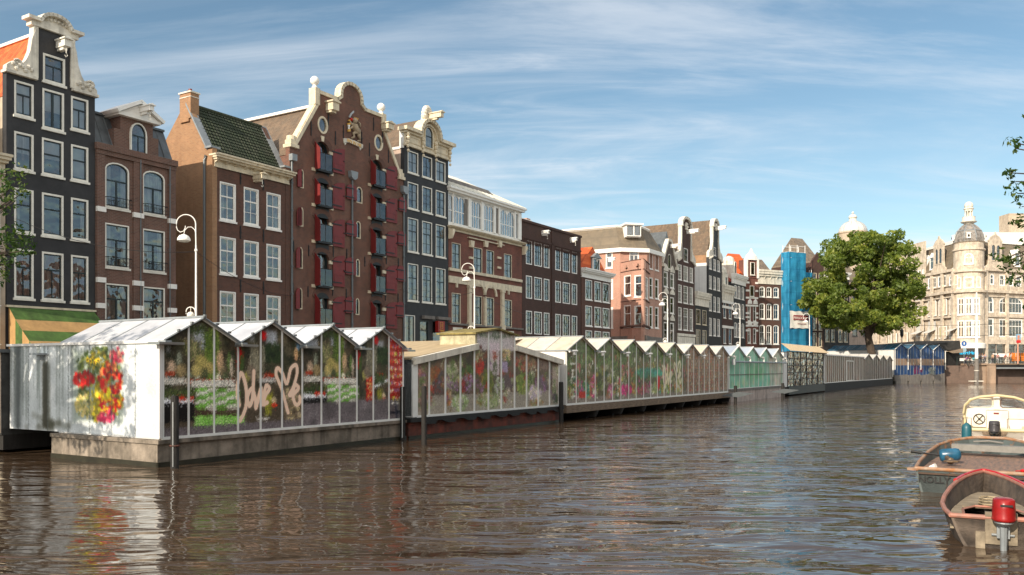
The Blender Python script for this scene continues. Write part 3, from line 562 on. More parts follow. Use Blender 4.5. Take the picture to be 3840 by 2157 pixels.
for ci, (rows, xa, xb, pxref) in enumerate(((Lrows, xl0, xl1, 0), (Rrows, xr0, xr1, 0))):
    for i, (a, b) in enumerate(rows):
        zt_, zb_ = h.z(*a), h.z(*b)
        h.win(xa, xb, zb_, zt_, kind='door', rise=.55, fw=.07, frame=M['darkframe'], sill=False, sw=.06, y=.22, curtain=(M['curtain'], random.choice(['sides', 'left', 'right'])))
        pts = arch(xa, xb, zb_, zt_, .55); po = [(p[0]+(p[0]-(xa+xb)/2)*.42, p[1]+.30) for p in pts[2:]]
        for k in range(8): arches.prism([pts[2+k], pts[3+k], po[k+1], po[k]], -.035, .01)
        key.prism([((xa+xb)/2-.10, zt_+.02), ((xa+xb)/2+.10, zt_+.02), ((xa+xb)/2+.15, zt_+.38), ((xa+xb)/2-.15, zt_+.38)], -.07, .02) if i == 0 else None
        key.box(xb-.02, xb+.42, -.07, .03, zt_-.75, zt_-.52); key.box(xa-.35, xa+.02, -.07, .03, zb_-.12, zb_+.08); key.box(xb-.02, xb+.35, -.07, .03, zb_-.12, zb_+.08)
        g = MB(); g.box(xa+.02, xb-.02, -.30, -.27, zb_+.05, zb_+1.15); go = g.build('glass_balustrade', [glass('balustrade_glass', 1.9, (.75, .85, .87), .25) if (ci == 0 and i == 0) else bpy.data.materials['balustrade_glass']], h.root)
        q = MB(); q.box(xa-.03, xb+.03, -.33, .05, zb_-.10, zb_+.03); q.tube([(xa-.02, -.30, zb_+1.17), (xb+.02, -.30, zb_+1.17)], .025, 6); q.tube([(xa, -.30, zb_), (xa, -.30, zb_+1.17)], .025, 6); q.tube([(xb, -.30, zb_), (xb, -.30, zb_+1.17)], .025, 6); q.tube([((xa+xb)/2, -.30, zb_), ((xa+xb)/2, -.30, zb_+1.17)], .02, 6)
        q.build('rail', [M['black']], go)
        if i < 4: bp.box(xa+.05, xb-.05, -.03, .02, zb_-.78, zb_-.12)
        s0, s1 = h.x(1000+592/2.412) if ci == 0 else h.x(1000+1075/2.412), h.x(1000+698/2.412) if ci == 0 else h.x(1000+1172/2.412)
        ytop = [(625, 885), (937, 1213), (1280, 1560)][i] if (ci == 0 and i < 3) else ([(785, 1030), (1080, 1332)][i] if (ci == 1 and i < 2) else None)
        if ytop: pz = (z5(592 if ci == 0 else 1075, ytop[0]+22), z5(592 if ci == 0 else 1075, ytop[1]-4))
        else:
            yy = {(0, 3): (490, 778), (0, 4): (862, 1150), (1, 2): (262, 500), (1, 3): (578, 838), (1, 4): (915, 1160)}[(ci, i)]; pz = (z6(585 if ci == 0 else 1060, yy[0]), z6(585 if ci == 0 else 1060, yy[1]))
        if (ci, i) == (0, 2): pz = (z6(590, 160), z6(590, 418))
        shutter(h, s0, s1, h.z(*pz[1]), h.z(*pz[0])); edge_shutter(h, xa-.02, zb_+.0, zt_-.1)
arches.build('brick_arch', [M['brown2']], h.root, split=8); key.build('stone_block', [M['cream']], h.root, split=1); bp.build('black_spandrel', [M['black']], h.root, split=1)
small = [((715, 985), (805, 1122), 5, 0), ((712, 1310), (805, 1455), 5, 0), ((703, 515), (797, 672), 6, 0), ((702, 872), (795, 1022), 6, 0), ((1188, 1105), (1255, 1232), 5, 1), ((1178, 278), (1248, 406), 6, 1), ((1172, 592), (1243, 733), 6, 1), ((1166, 918), (1238, 1060), 6, 1)]
for (a, b, zz_, r_) in small:
    f = z5 if zz_ == 5 else z6; p1, p2 = f(*a), f(a[0], b[1]); p3 = f(*b); shutter(h, h.x(p1[0]), min(h.x(p3[0]), h.w+.2), h.z(*p2), h.z(*p1), 'c', .3, small=True, y=-.13)
for (a, b, f) in (((812, 1010), (865, 1158), z5), ((808, 1322), (850, 1480), z5), ((806, 532), (842, 692), z6), ((803, 888), (838, 1040), z6)):
    pa, pb_ = f(*a), f(a[0], b[1]); h.win(h.x(pa[0]), h.x(f(*b)[0]), h.z(*pb_), h.z(*pa), rise=.3, fw=.09, kind='none', frame=M['cream'], sill=False)
for (a, b, f) in (((268, 845), (335, 1015), z5), ((266, 1190), (332, 1362), z5), ((262, 60), (330, 232), z6), ((255, 420), (326, 615), z6), ((252, 790), (322, 985), z6)):
    pa, pb_ = f(*a), f(a[0], b[1]); xa = h.x(pa[0])+.35; xb = h.x(f(*b)[0]); h.win(xa, xb, h.z(*pb_), h.z(*pa), rise=.3, fw=.08, kind='none', frame=M['cream'], sill=False)
    edge = MB(); L_ = .52; zA, zB = h.z(*pb_), h.z(*pa); edge.prism([(xa-.36, zA), (xa-.02, zA), (xa-.02, zB-.02), (xa-.2, zB-.06), (xa-.36, zB-.3)], -.16, -.10); edge.build('shutter', [M['shutter']], h.root)
for (cx_, cy_, sg) in ((507, 458, 0), (1012, 618, 1)):       # round windows
    px, py = z5(cx_, cy_); X, Z = h.p(px, py); hole = [(X+.46*math.cos(k*math.pi/8), Z+.56*math.sin(k*math.pi/8)) for k in range(16)]; h.holes.append(hole)
    mb = MB(); mb.ring([(X+.5*math.cos(k*math.pi/8), Z+.60*math.sin(k*math.pi/8)) for k in range(16)], [(X+.36*math.cos(k*math.pi/8), Z+.46*math.sin(k*math.pi/8)) for k in range(16)], -.03, .12)
    o = mb.build('round_window', [M['cream']], h.root); g = MB(); g.prism([(X+.38*math.cos(k*math.pi/8), Z+.48*math.sin(k*math.pi/8)) for k in range(16)], .07, .08); g.build('pane', [M['glass']], o)
h.wall(outl, M['ware'], M['ware'], depth=12, eave=zs-.6)
h.roof([(0, zs-.6), (h.w, zs-.6), (xm1-.2, zn-.1), (xm0+.2, zn-.1)], .36, 12, M['t_brown']); mb = MB(); mb.box(xm0, xm0+.35, .36, 12, zn-.08, zn+.10); mb.box(xm1-.35, xm1, .36, 12, zn-.08, zn+.10); mb.build('ridge_cap', [M['purewhite']], h.root)
mb = MB(); cop = [(.35, zs), (xm0, zn), (xm0, zt+.02), (xc-rr*1.35, zt+.02), (xc-rr, zt+.3)]+archp[::-1]+[(xc+rr, zt+.3), (xc+rr*1.35, zt+.02), (xm1, zt+.02), (xm1, zn), (h.w-.35, zs)]
strip(mb, cop, .24, -.12, .46); strip(mb, [(.35, zs), (xm0, zn)], .34, -.05, .46)
for x in (xm0, xm1): mb.box(x-.22, x+.22, -.14, .46, zt-.9, zt+.22)
for x in (.05, h.w-.6):
    mb.box(x-.1, x+.65, -.16, .55, zs-.12, zs+.10); mb.lathe([(.30, -.28), (.32, 0), (.30, .28)], (x+.27, .2, zs+.38), 14); mb.box(x-.02, x+.56, -.10, .46, zs+.1, zs+.4)
mb.build('white_coping', [M['cream']], h.root)
for x in (xm0+.02, xm1-.02):
    mb = MB(); mb.lathe([(.16, 0), (.20, .10), (.12, .18), (.12, .26)], (x, .16, zt+.22), 14); mb.ball((x, .16, zt+.74), .31, 16); mb.build('ball_finial', [M['purewhite']], h.root, True)
hx = h.p(*z5(562, 300)); h.hoist(hx[0], hx[1]+.25, M['cream'], l=.9, h=.65, w=.75, hook=False); hx = h.p(*z5(1062, 480)); h.hoist(hx[0], hx[1]+.20, M['cream'], l=.9, h=.5, w=.8, hook=False)
h.anchors([h.p(*z5(a, b)) for a, b in ((400, 490), (620, 575), (692, 520), (858, 580), (965, 450), (928, 680), (1100, 740), (1045, 560), (555, 395))], .95)
h.anchors([h.p(*z6(a, b)) for a, b in ((240, 420), (235, 800), (378, 460), (372, 830), (600, 470), (595, 820), (722, 490), (718, 850), (1080, 540), (1188, 570), (1072, 870), (1186, 890), (885, 560))], .7)
for px, py in (z5(765, 930), z5(1232, 1062)):
    X, Z = h.p(px, py); h.pipe(X, .3, Z, M['pipe'], .07, -.10); mb = MB(); mb.prism([(X-.36, Z+.38), (X+.36, Z+.38), (X+.3, Z-.05), (X+.1, Z-.2), (X-.1, Z-.2), (X-.3, Z-.05)], -.34, -.02); mb.build('rain_hopper', [M['lead']], h.root)
# lion with sabre and arrows in relief, above a ribbon
def zl(x, y): p_ = h.p(1260+x/8.036, 400+y/8.036); return p_
lm = pbr('sandstone_relief', (.44, .35, .24), .8, .15, 4); ln = MB()
def limb(pts, r): ln.tube([(zl(*p)[0], -.10, zl(*p)[1]) for p in pts], .1, 8, 0, r)
limb([(520, 440), (500, 560), (560, 700), (640, 790), (655, 830)], [.20, .27, .24, .20, .16]); limb([(480, 440), (525, 430), (560, 480)], [.14, .22, .2])
limb([(490, 540), (430, 540), (365, 420)], [.13, .09, .06]); limb([(500, 600), (440, 640), (370, 690)], [.13, .09, .06])
limb([(640, 800), (560, 780), (490, 820), (515, 920), (440, 960)], [.16, .14, .10, .08, .07]); limb([(645, 810), (660, 900), (690, 980), (690, 1040), (620, 1050)], [.17, .14, .09, .08, .07])
limb([(680, 790), (710, 740), (640, 640), (610, 540), (640, 460), (690, 520), (690, 620)], [.06, .05, .04, .04, .04, .06, .08])
o = ln.build('lion_relief', [lm], h.root, True)
q = MB(); q.prism([zl(350, 320), zl(400, 220), zl(490, 135), zl(498, 190), zl(430, 250), zl(375, 355)], -.16, -.08); q.build('sabre', [pbr('sabre_steel', (.45, .48, .5), .4, .05)], o)
q = MB(); q.prism([zl(520, 330), zl(545, 380), zl(570, 345), zl(590, 400), zl(620, 370), zl(600, 420), zl(520, 385)], -.2, -.06); q.prism([zl(325, 420), zl(375, 400), zl(380, 440), zl(330, 450)], -.17, -.08); q.prism([zl(320, 690), zl(385, 690), zl(385, 765), zl(320, 765)], -.17, -.08); q.prism([zl(305, 510), zl(390, 510), zl(380, 560), zl(310, 560)], -.17, -.08); q.build('gilt_crown', [M['gold']], o)
q = MB(); q.prism([zl(310, 560), zl(380, 560), zl(360, 640), zl(370, 700), zl(330, 700), zl(335, 640)], -.16, -.08); q.build('arrow_bundle', [M['purewhite']], o); q = MB(); q.ball((zl(425, 400)[0], -.1, zl(425, 400)[1]), .13, 8); q.build('red_mane', [M['red']], o)
q = MB(); bt = [zl(205, 965), zl(350, 970), zl(560, 1050), zl(785, 1160)]; bb = [zl(770, 1270), zl(540, 1165), zl(350, 1085), zl(215, 1095)]; q.prism(bt+bb, -.12, -.02); q.prism([zl(215, 1095), zl(290, 1105), zl(250, 1170)], -.10, -.02); q.prism([zl(670, 1230), zl(745, 1262), zl(710, 1330)], -.10, -.02); rib = q.build('ribbon', [M['weathered']], o)
def text(s_, size, m, parent=None, loc=(0, 0, 0), rot=(R(90), 0, 0), ext=.01, name='lettering', align='CENTER', bold=0):
    cu = bpy.data.curves.new(name, 'FONT'); cu.body = s_; cu.size = size; cu.extrude = ext; cu.align_x = align; cu.align_y = 'CENTER'; cu.offset = bold
    ob = bpy.data.objects.new(name, cu); C.objects.link(ob); dg = bpy.context.evaluated_depsgraph_get(); dg.update()
    me = bpy.data.meshes.new_from_object(ob.evaluated_get(dg)); bpy.data.objects.remove(ob); bpy.data.curves.remove(cu)
    o = bpy.data.objects.new(name, me); C.objects.link(o); me.materials.clear(); me.materials.append(m); o.location = loc; o.rotation_euler = rot
    if parent: o.parent = parent
    return o
a, b = zl(400, 1055), zl(620, 1150); text('IIIN IN NE', .34, M['gold'], o, ((a[0]+b[0])/2, -.13, (a[1]+b[1])/2-.02), (R(90), -math.atan2(b[1]-a[1], b[0]-a[0]), 0))

# ---- black house with cream cornice gable
h = House('canal_house', 'narrow black house with ornate cream arched cornice and red shop sign', F1, 1516, 1681)
def z7(x, y): return (1400+x/2.893, 400+y/2.893)
ztop = h.z(*z7(365, 415)); cols = [(1529, 1568), (1583, 1620), (1634, 1670)]
h.grid(cols, [(563, 645)], grid=(2, 2, 0), fw=.10, curtain=lambda r, c: (M['curtain'], 'full') if c != 1 else (M['blackwall'], 'blind'))
h.grid(cols, [(681, 780)], grid=(2, 3, 0), fw=.10, curtain=lambda r, c: (M['curtain'], 'right') if c != 1 else None)
h.grid(cols, [(815, 942), (987, 1127)], grid=(2, 2, 2), fw=.09, curtain=lambda r, c: (M['curtain'], 'full' if c < 2 and r == 0 else 'sides'))
h.wpx(1518, 1556, 1181, 1300, kind='door', fw=.08, curtain=(M['curtain'], 'sides')); h.wpx(1574, 1606, 1202, 1300, kind='sash', fw=.06, frame=M['darkframe'], sill=False); h.wpx(1622, 1660, 1202, 1300, kind='sash', fw=.06, frame=M['darkframe'], sill=False)
h.wall([(0, 0), (h.w, 0), (h.w, ztop), (0, ztop)], M['blackwall'], M['pinkplaster'], depth=11, eave=ztop-.3)
zc1 = h.z(*z7(365, 240)); cm = MB(); xm = h.w/2; ra = 1.25
prof = [(0, ztop-.05), (h.w, ztop-.05), (h.w, zc1), (xm+ra, zc1)]+[(xm+ra*math.cos(t*math.pi/12), zc1+ra*.95*math.sin(t*math.pi/12)) for t in range(13)]+[(0, zc1)]
cm.prism(prof, -.12, .35)
ap_ = [(xm-ra-.0+0*t, zc1) for t in range(1)]; strip(cm, [(-.3, zc1-.1), (xm-ra-.05, zc1-.1)]+[(xm+(ra+.02)*math.cos(math.pi-t*math.pi/12), zc1+(ra*.97)*math.sin(t*math.pi/12)-.05) for t in range(13)]+[(xm+ra+.05, zc1-.1), (h.w+.3, zc1-.1)], .26, -.55, .35)
strip(cm, [(-.15, zc1-.32), (xm-ra+.05, zc1-.32)]+[(xm+(ra-.28)*math.cos(math.pi-t*math.pi/12), zc1+(ra-.28)*.95*math.sin(t*math.pi/12)-.10) for t in range(13)]+[(xm+ra-.05, zc1-.32), (h.w+.15, zc1-.32)], .14, -.32, .2)
cm.box(-.08, h.w+.08, -.22, .1, ztop-.12, ztop+.08)
for x in (.12, xm-.85, xm+.85, h.w-.12):
    for k in range(5): cm.ball((x+.04*math.sin(k*2), -.26, zc1-.45-k*.32), .17-.015*k, 8, sz=1.2)
for a, b in ((.35, xm-1.1), (xm+1.1, h.w-.35)): cm.ring([(a, ztop+.2), (b, ztop+.2), (b, zc1-.5), (a, zc1-.5)], [(a+.1, ztop+.3), (b-.1, ztop+.3), (b-.1, zc1-.6), (a+.1, zc1-.6)], -.17, -.1)
cm.build('carved_cornice', [M['cream']], h.root)
h.win(xm-.55, xm+.55, ztop+.25, zc1+.72, rise=.55, hole=False, fw=.10, y=-.20, frame=M['cream'], sill=False, kind='sash', top=.45)
mb = MB()  # crest ornament
for k in range(9): t = math.pi*k/8; mb.ball((xm-.05+.42*math.cos(t), -.05, zc1+ra+.25+.7*math.sin(t)), .24, 8)
mb.prism([(xm-.5, zc1+ra-.1), (xm+.5, zc1+ra-.1), (xm+.3, zc1+ra+.85), (xm-.3, zc1+ra+.85)], -.15, .25); mb.build('crest_ornament', [M['weathered']], h.root)
h.hoist(xm+.1, zc1+ra+.45, M['cream'], l=1.9, h=.45, w=.45, hook=False)
rz = h.z(*z7(535, 112)); h.roof([(0, ztop-.3), (h.w, ztop-.3), (h.w/2, rz)], .36, 11, M['t_brown'])
mb = MB(); mb.box(-.08, .3, .02, .42, ztop-.3, h.z(*z7(330, 210))); mb.box(-.05, .12, .36, 11, ztop-.34, ztop-.14); mb.build('white_coping', [M['whitewall']], h.root)
mb = MB(); mb.box(h.x(1582), h.x(1622), -.28, .0, h.z(1582, 1196), h.z(1582, 1184)); mb.box(h.x(1635), h.w-.02, -.28, .0, h.z(1635, 1199), h.z(1635, 1188)); mb.build('shutter_box', [M['grey']], h.root, split=1)
sg = h.fr.pos(h.u0+h.x(1640)); sgn = thing('shop_sign', 'red projecting box sign with a yellow square seal on the black house', 'sign', (sg.x, sg.y, 0), h.fr.ang)
za_, zb_ = h.z(1622, 1204)+STREET, h.z(1622, 1247)+STREET; mb = MB(); mb.box(-.45, .45, -.42, -.12, zb_, za_); mb.build('sign_box', [pbr('sign_red', (.30, .016, .012), .4, .1)], sgn)
q = MB(); sc = (za_-zb_); cz = za_-sc*.38; s4 = sc*.25
for a in (-1, 1): q.box(a*s4*.8-.012, a*s4*.8+.012, -.432, -.42, cz-s4, cz+s4)
for k in range(-1, 2, 2): q.box(-s4*.8, -s4*.15, -.432, -.42, cz+k*s4-.012, cz+k*s4+.012); q.box(s4*.15, s4*.8, -.432, -.42, cz+k*s4-.012, cz+k*s4+.012)
for k in (-.4, 0, .4): q.box(-s4*.5, -s4*.1, -.432, -.42, cz+k*s4-.012, cz+k*s4+.012); q.box(s4*.1, s4*.5, -.432, -.42, cz+k*s4-.012, cz+k*s4+.012)
q.build('seal_mark', [M['gold']], sgn); text('TAJIRI', .24, M['gold'], sgn, (0, -.43, zb_+sc*.14)); q = MB(); q.box(-.05, .05, -.14, .02, (za_+zb_)/2, (za_+zb_)/2+.1); q.build('bracket', [M['black']], sgn)

# ---- red brick house with glazed white gallery
h = House('canal_house', 'red brick house crowned by a white glazed gallery and glass roof', F1, 1682, 1957)
def z8(x, y): return (1600+x/1.93, 580+y/1.93)
zt = h.z(*z8(150, 512)); cols = [(1694, 1727), (1775, 1808), (1823, 1852), (1890, 1919)]
h.grid(cols, [(909, 1008)], grid=(2, 2, 1), fw=.07, frame=M['cream'], curtain=lambda r, c: (M['curtain'], 'right'), top=.4)
h.grid(cols, [(1098, 1212)], grid=(2, 2, 1), fw=.08, frame=M['cream'], top=.4)
h.wall([(0, 0), (h.w, 0), (h.w, zt), (0, zt)], M['redb'], M['redb'], depth=11, eave=zt)
mb = MB(); zb1 = h.z(*z8(155, 900)); zb2 = h.z(*z8(155, 830))
mb.box(0, h.w-.15, -.10, .05, zb1-.28, zb1+.28); mb.box(0, h.w-.15, -.16, .05, zb2-.10, zb2+.14); xa, xb = h.x(1752), h.x(1885)
for x in (xa, xa+.0): pass
zc0, zc1_ = h.z(*z8(155, 1225)), zb1-.28
for x in (xa+.2, xb-.2): mb.box(x-.2, x+.2, -.22, .02, zc0, zc1_-.15); mb.box(x-.28, x+.28, -.28, .02, zc1_-.25, zc1_); mb.box(x-.28, x+.28, -.28, .02, zc0-.2, zc0+.25)
xmid = (h.x(1808)+h.x(1823))/2; mb.box(xmid-.14, xmid+.14, -.2, .02, zc0, zc0+2.6)
def archband(xa_, xb_, z_, t_=.3):
    c_ = (xa_+xb_)/2; r_ = (xb_-xa_)/2
    for k in range(10):
        a0, a1 = math.pi*k/10, math.pi*(k+1)/10; mb.prism([(c_+r_*math.cos(a0), z_+r_*math.sin(a0)), (c_+r_*math.cos(a1), z_+r_*math.sin(a1)), (c_+(r_+t_)*math.cos(a1), z_+(r_+t_)*math.sin(a1)), (c_+(r_+t_)*math.cos(a0), z_+(r_+t_)*math.sin(a0))], -.14, .0)
zsp = h.z(1694, 1096)-.0
archband(h.x(1772), xmid-.12, zsp+.1, .22); archband(xmid+.12, h.x(1856), zsp+.1, .22)
for a, b in (cols[0], cols[3]):
    c_ = (h.x(a)+h.x(b))/2; mb.box(c_-.1, c_+.1, -.13, 0, zb1-.62, zb1-.28); mb.box(h.x(a)-.25, h.x(a)-.0, -.12, 0, zsp-.1, zsp+.12) if False else None
for yy in (925, 968, 1005):
    for px in (1765, 1870): z_ = h.z(px, yy); mb.box(h.x(px)-.28, h.x(px)+.28, -.12, 0, z_-.09, z_+.09)
for px in (1765, 1818, 1870): z_ = h.z(px, 915); mb.prism([(h.x(px)-.2, z_-.3), (h.x(px)+.2, z_-.3), (h.x(px)+.32, z_+.25), (h.x(px)-.32, z_+.25)], -.22, 0)
mb.box(xa, xb, -.2, 0, h.z(*z8(300, 605)), h.z(*z8(300, 598))); mb.build('stone_band', [M['cream']], h.root)
mb = MB(); ba = MB()
for a, b in ((1697, 1733), (1778, 1812), (1890, 1925)):
    z_ = h.z(1697, 1222); mb.box(h.x(a), h.x(b), -.06, 0, z_-1.0, z_-.12); 
    for k in range(12): mb.ball((h.x(a)+.15+(h.x(b)-h.x(a)-.3)*random.random(), -.06, z_-.3-.55*random.random()), .12, 6)
mb.build('carved_panel', [M['weathered']], h.root, split=13)
mb = MB(); mb.box(0, h.w, -.14, .02, 0, h.z(1682, 1245)); mb.box(0, h.w, -.2, .02, h.z(1694, 1219), h.z(1694, 1212)); mb.build('plinth', [M['grey']], h.root)
h.cornice(-.02, h.w, h.z(*z8(155, 545)), zt, M['cream'], .5)
gt = h.z(*z8(155, 268)); gz = zt+.02; g = MB(); g.box(.0, h.w, .1, .25, gz, gz+.35); g.box(0, h.w, .1, .3, gt-.15, gt+.1); g.box(-.15, h.w+.2, -.25, .5, gt+.1, gt+.28); g.box(-.22, h.w+.3, -.4, .5, gt+.28, gt+.45)
bays = [(1681, 1701), (1704, 1745), (1770, 1807), (1817, 1854), (1878, 1931)]; edges = []
for a, b in bays: edges += [h.x(a), h.x(b)]
edges = [max(e, .05) for e in edges]
pil = [(0, edges[0]), (edges[1], edges[2]), (edges[3]+.55, edges[4]), (edges[5], edges[6]), (edges[7], edges[7]+.3), (edges[8]-.28, edges[8]), (edges[9], edges[9]+.25), (h.w-.55, h.w)]
for a, b in pil:
    if b-a > .04: g.box(a, b, .02, .28, gz+.3, gt)
for (a, b) in [(edges[2*i], edges[2*i+1]) for i in range(5)]:
    n = max(2, round((b-a)/.42)); 
    for k in range(1, n): x = a+(b-a)*k/n; g.box(x-.03, x+.03, .12, .18, gz+.3, gt-.1)
    g.box(a, b, .121, .179, gz+1.3, gz+1.36); g.box(a, b, .121, .179, gz+2.9, gz+2.95)
    half = 2 if n >= 3 or b-a > 1.2 else 1
    for j in range(half):
        aa = a+(b-a)*j/half; bb_ = a+(b-a)*(j+1)/half; c_ = (aa+bb_)/2; r_ = (bb_-aa)/2
        for k in range(8):
            a0, a1 = math.pi*k/8, math.pi*(k+1)/8; zz_ = gt-.15-r_; g.prism([(c_+r_*math.cos(a0), zz_+r_*math.sin(a0)), (c_+r_*math.cos(a0), gt), (c_+r_*math.cos(a1), gt), (c_+r_*math.cos(a1), zz_+r_*math.sin(a1))], .10, .20)
g.box(h.w-.25, h.w, .1, 5, gz, gt+.1)
go = g.build('gallery', [M['purewhite']], h.root); q = MB(); q.box(0.05, h.w-.05, .15, .155, gz+.2, gt); q.build('gallery_glazing', [glass('gallery_glass', 1.9, (.85, .92, .92), .3, .22)], go)
q = MB(); q.box(.1, h.w-.3, .5, .55, gz, gt); q.build('gallery_blinds', [M['purewhite']], go); q = MB(); q.box(edges[3], edges[3]+.5, .11, .2, gz+.3, gt-.1); q.box(edges[7]+.3, edges[8]-.28, .11, .2, gz+.3, gt-.1); q.build('open_panel', [M['grey']], go)
rz_ = h.z(*z8(155, 140)); zr_ = gt+.45; m_ = pbr('greenhouse_roof_glass', (.74, .78, .74), .18, .12, 1.5, spec=.6); mb = MB(); xh = h.w*.72
rt = zr_+2.3; mb.add([(-.1, -.35, zr_), (h.w+.2, -.35, zr_), (h.w*.55, 3.8, rt), (-.1, 3.8, rt), (h.w+.2, 6, zr_), (-.1, 7, zr_)], [(0, 1, 2, 3), (1, 4, 2), (3, 2, 4, 5), (0, 3, 5)]); ro = mb.build('glass_roof', [m_], h.root)
q = MB()
for k in range(17):
    x = -.1+(h.w+.25)*k/16; xt = -.1+(h.w*.55+.1)*k/16; q.bar((x, -.37, zr_+.03), (xt, 3.78, rt+.04), .045)
q.bar((-.1, 1.2, zr_+.93), (h.w*.72, 1.2, zr_+.93), .10); q.build('glazing_bar', [M['white']], ro); q = MB(); q.add([(.2, .9, zr_+.75), (h.w*.7, .9, zr_+.75), (h.w*.66, 1.15, zr_+1.15), (.2, 1.15, zr_+1.15)], [(0, 1, 2, 3)]); q.build('open_vent', [M['grey']], ro)
ch = MB(); ch.box(2.0, 3.9, 4.6, 5.6, zt, rt+2.35, 0); ch.box(1.93, 3.97, 4.53, 5.67, rt+2.35, rt+2.5, 0); [ch.tube([(2.3+.4*k, 5.1, rt+2.5), (2.3+.4*k, 5.1, rt+2.85)], .12, 8, 1) for k in range(4)]; ch.build('chimney', [M['orange'] if False else M['pink'], M['shutter']], h.root)
ch = MB(); ch.box(4.9, 5.1, 4.6, 4.8, rt-.5, rt+3.1); ch.box(4.3, 5.6, 4.3, 5.0, rt-.4, rt+.35); ch.build('flue_post', [M['wood']], h.root)
mb = MB(); mb.prism([(h.w-.1, zt-1.1), (h.w+.35, zt-.5), (h.w+.35, zt-.3), (h.w-.1, zt-.3)], -.45, -.05); mb.prism([(-.1, zt-1.1), (.25, zt-.5), (.25, zt-.3), (-.1, zt-.3)], -.5, -.05); mb.build('cornice_bracket', [M['cream']], h.root, split=1)

# ---- long soot brown house
h = House('canal_house', 'wide dark brown house with six white window columns and two hoist beams', F1, 1958, 2178)
cols = [(1972, 1995), (2003, 2032), (2039, 2060), (2082, 2103), (2110, 2137), (2144, 2164)]; zt = h.z(*z8(675, 468))
h.grid(cols, [(900, 990), (1033, 1119), (1165, 1252)], grid=lambda r, c: (2, 2, 1) if c % 3 != 1 else (3, 2, 1), fw=.13, frame=M['purewhite'], sw=.045, sill=False, curtain=lambda r, c: random.choice([None, (M['curtain'], 'right'), None]))
h.wall([(0, 0), (h.w, 0), (h.w, zt), (0, zt)], M['dred'], M['dred'], depth=12)
mb = MB(); mb.box(-.03, h.w+.03, -.12, .2, zt-.15, zt+.08); zq = h.z(*z8(690, 600))
for k in range(44): x = .2+(h.w-.4)*k/43; mb.box(x-.06, x+.06, -.07, 0, zq-.45, zq)
mb.box(0, h.w, -.08, 0, zq, zq+.18); xmd = h.x(2071); mb.box(xmd-.2, xmd+.2, -.08, 0, 0, zt-.3); mb.build('brick_frieze', [M['dred']], h.root)
for px, py in (z8(835, 560), z8(1040, 610)): X, Z = h.p(px, py); h.hoist(X, Z, M['purewhite'], l=1.0, h=.32, w=.32)
# ---- small house with dormer
def z9(x, y): return (2080+x/2.632, 780+y/2.632)
def z10(x, y): return (2500+x/2.632, 780+y/2.632)
h = House('canal_house', 'low dark brick house with white cornice and one grey dormer in its orange-edged roof', F1, 2181, 2291)
zt = h.z(*z9(295, 665)); h.grid([(2195, 2220), (2229, 2254), (2260, 2285)], [(1048, 1123), (1146, 1222), (1239, 1300)], kind='sash2', fw=.13, frame=M['purewhite'], sw=.05, curtain=lambda r, c: random.choice([None, (M['curtain'], 'right'), (M['curtain'], 'left')]))
h.wall([(0, 0), (h.w, 0), (h.w, zt), (0, zt)], M['brown2'], M['pink'], depth=10)
h.cornice(0, h.w-.02, zt-.25, h.z(*z9(295, 598)), M['purewhite'], .6); zc = h.z(*z9(295, 598)); zrf = h.z(*z9(300, 350))
h.roof([(.1, zc-.05), (h.w-.05, zc-.05), (h.w/2, zrf)], .5, 10, M['t_orange']); 
mb = MB(); mb.prismx([(.3, zc-.05), (3.0, zrf+.05), (3.1, zc)], .35, h.w-.1); mb.build('front_slope', [M['t_slatedark']], h.root)
dx0, dx1 = h.x(2232), h.x(2256); dz = h.z(2232, 965); mb = MB(); mb.box(dx0-.05, dx1+.1, .35, 2.5, zc, dz); mb.prism([(dx0-.3, dz), (dx1+.35, dz), ((dx0+dx1)/2, dz+.6)], .1, 2.6); mb.build('dormer', [M['lead']], h.root)
h.win(dx0+.02, dx1+.05, zc+.15, dz-.05, grid=(2, 3, 0), fw=.12, frame=M['purewhite'], hole=False, y=.27, sill=False)
h.hoist(h.w-.6, zc+1.7, M['purewhite'], l=1.0, h=.3, w=.3, hook=False)
# ---- pink corner block with chamfered corner and mansard
h = House('corner_building', 'pink brick corner building with grey mansard roof and three-sided brick bay', F1, 2325, 2482)
uA = h.x(2325); g0 = h.g; zE = h.z(*z9(645, 335)); xr0 = h.x(2426.5); xr1 = h.w; cy = 3.4
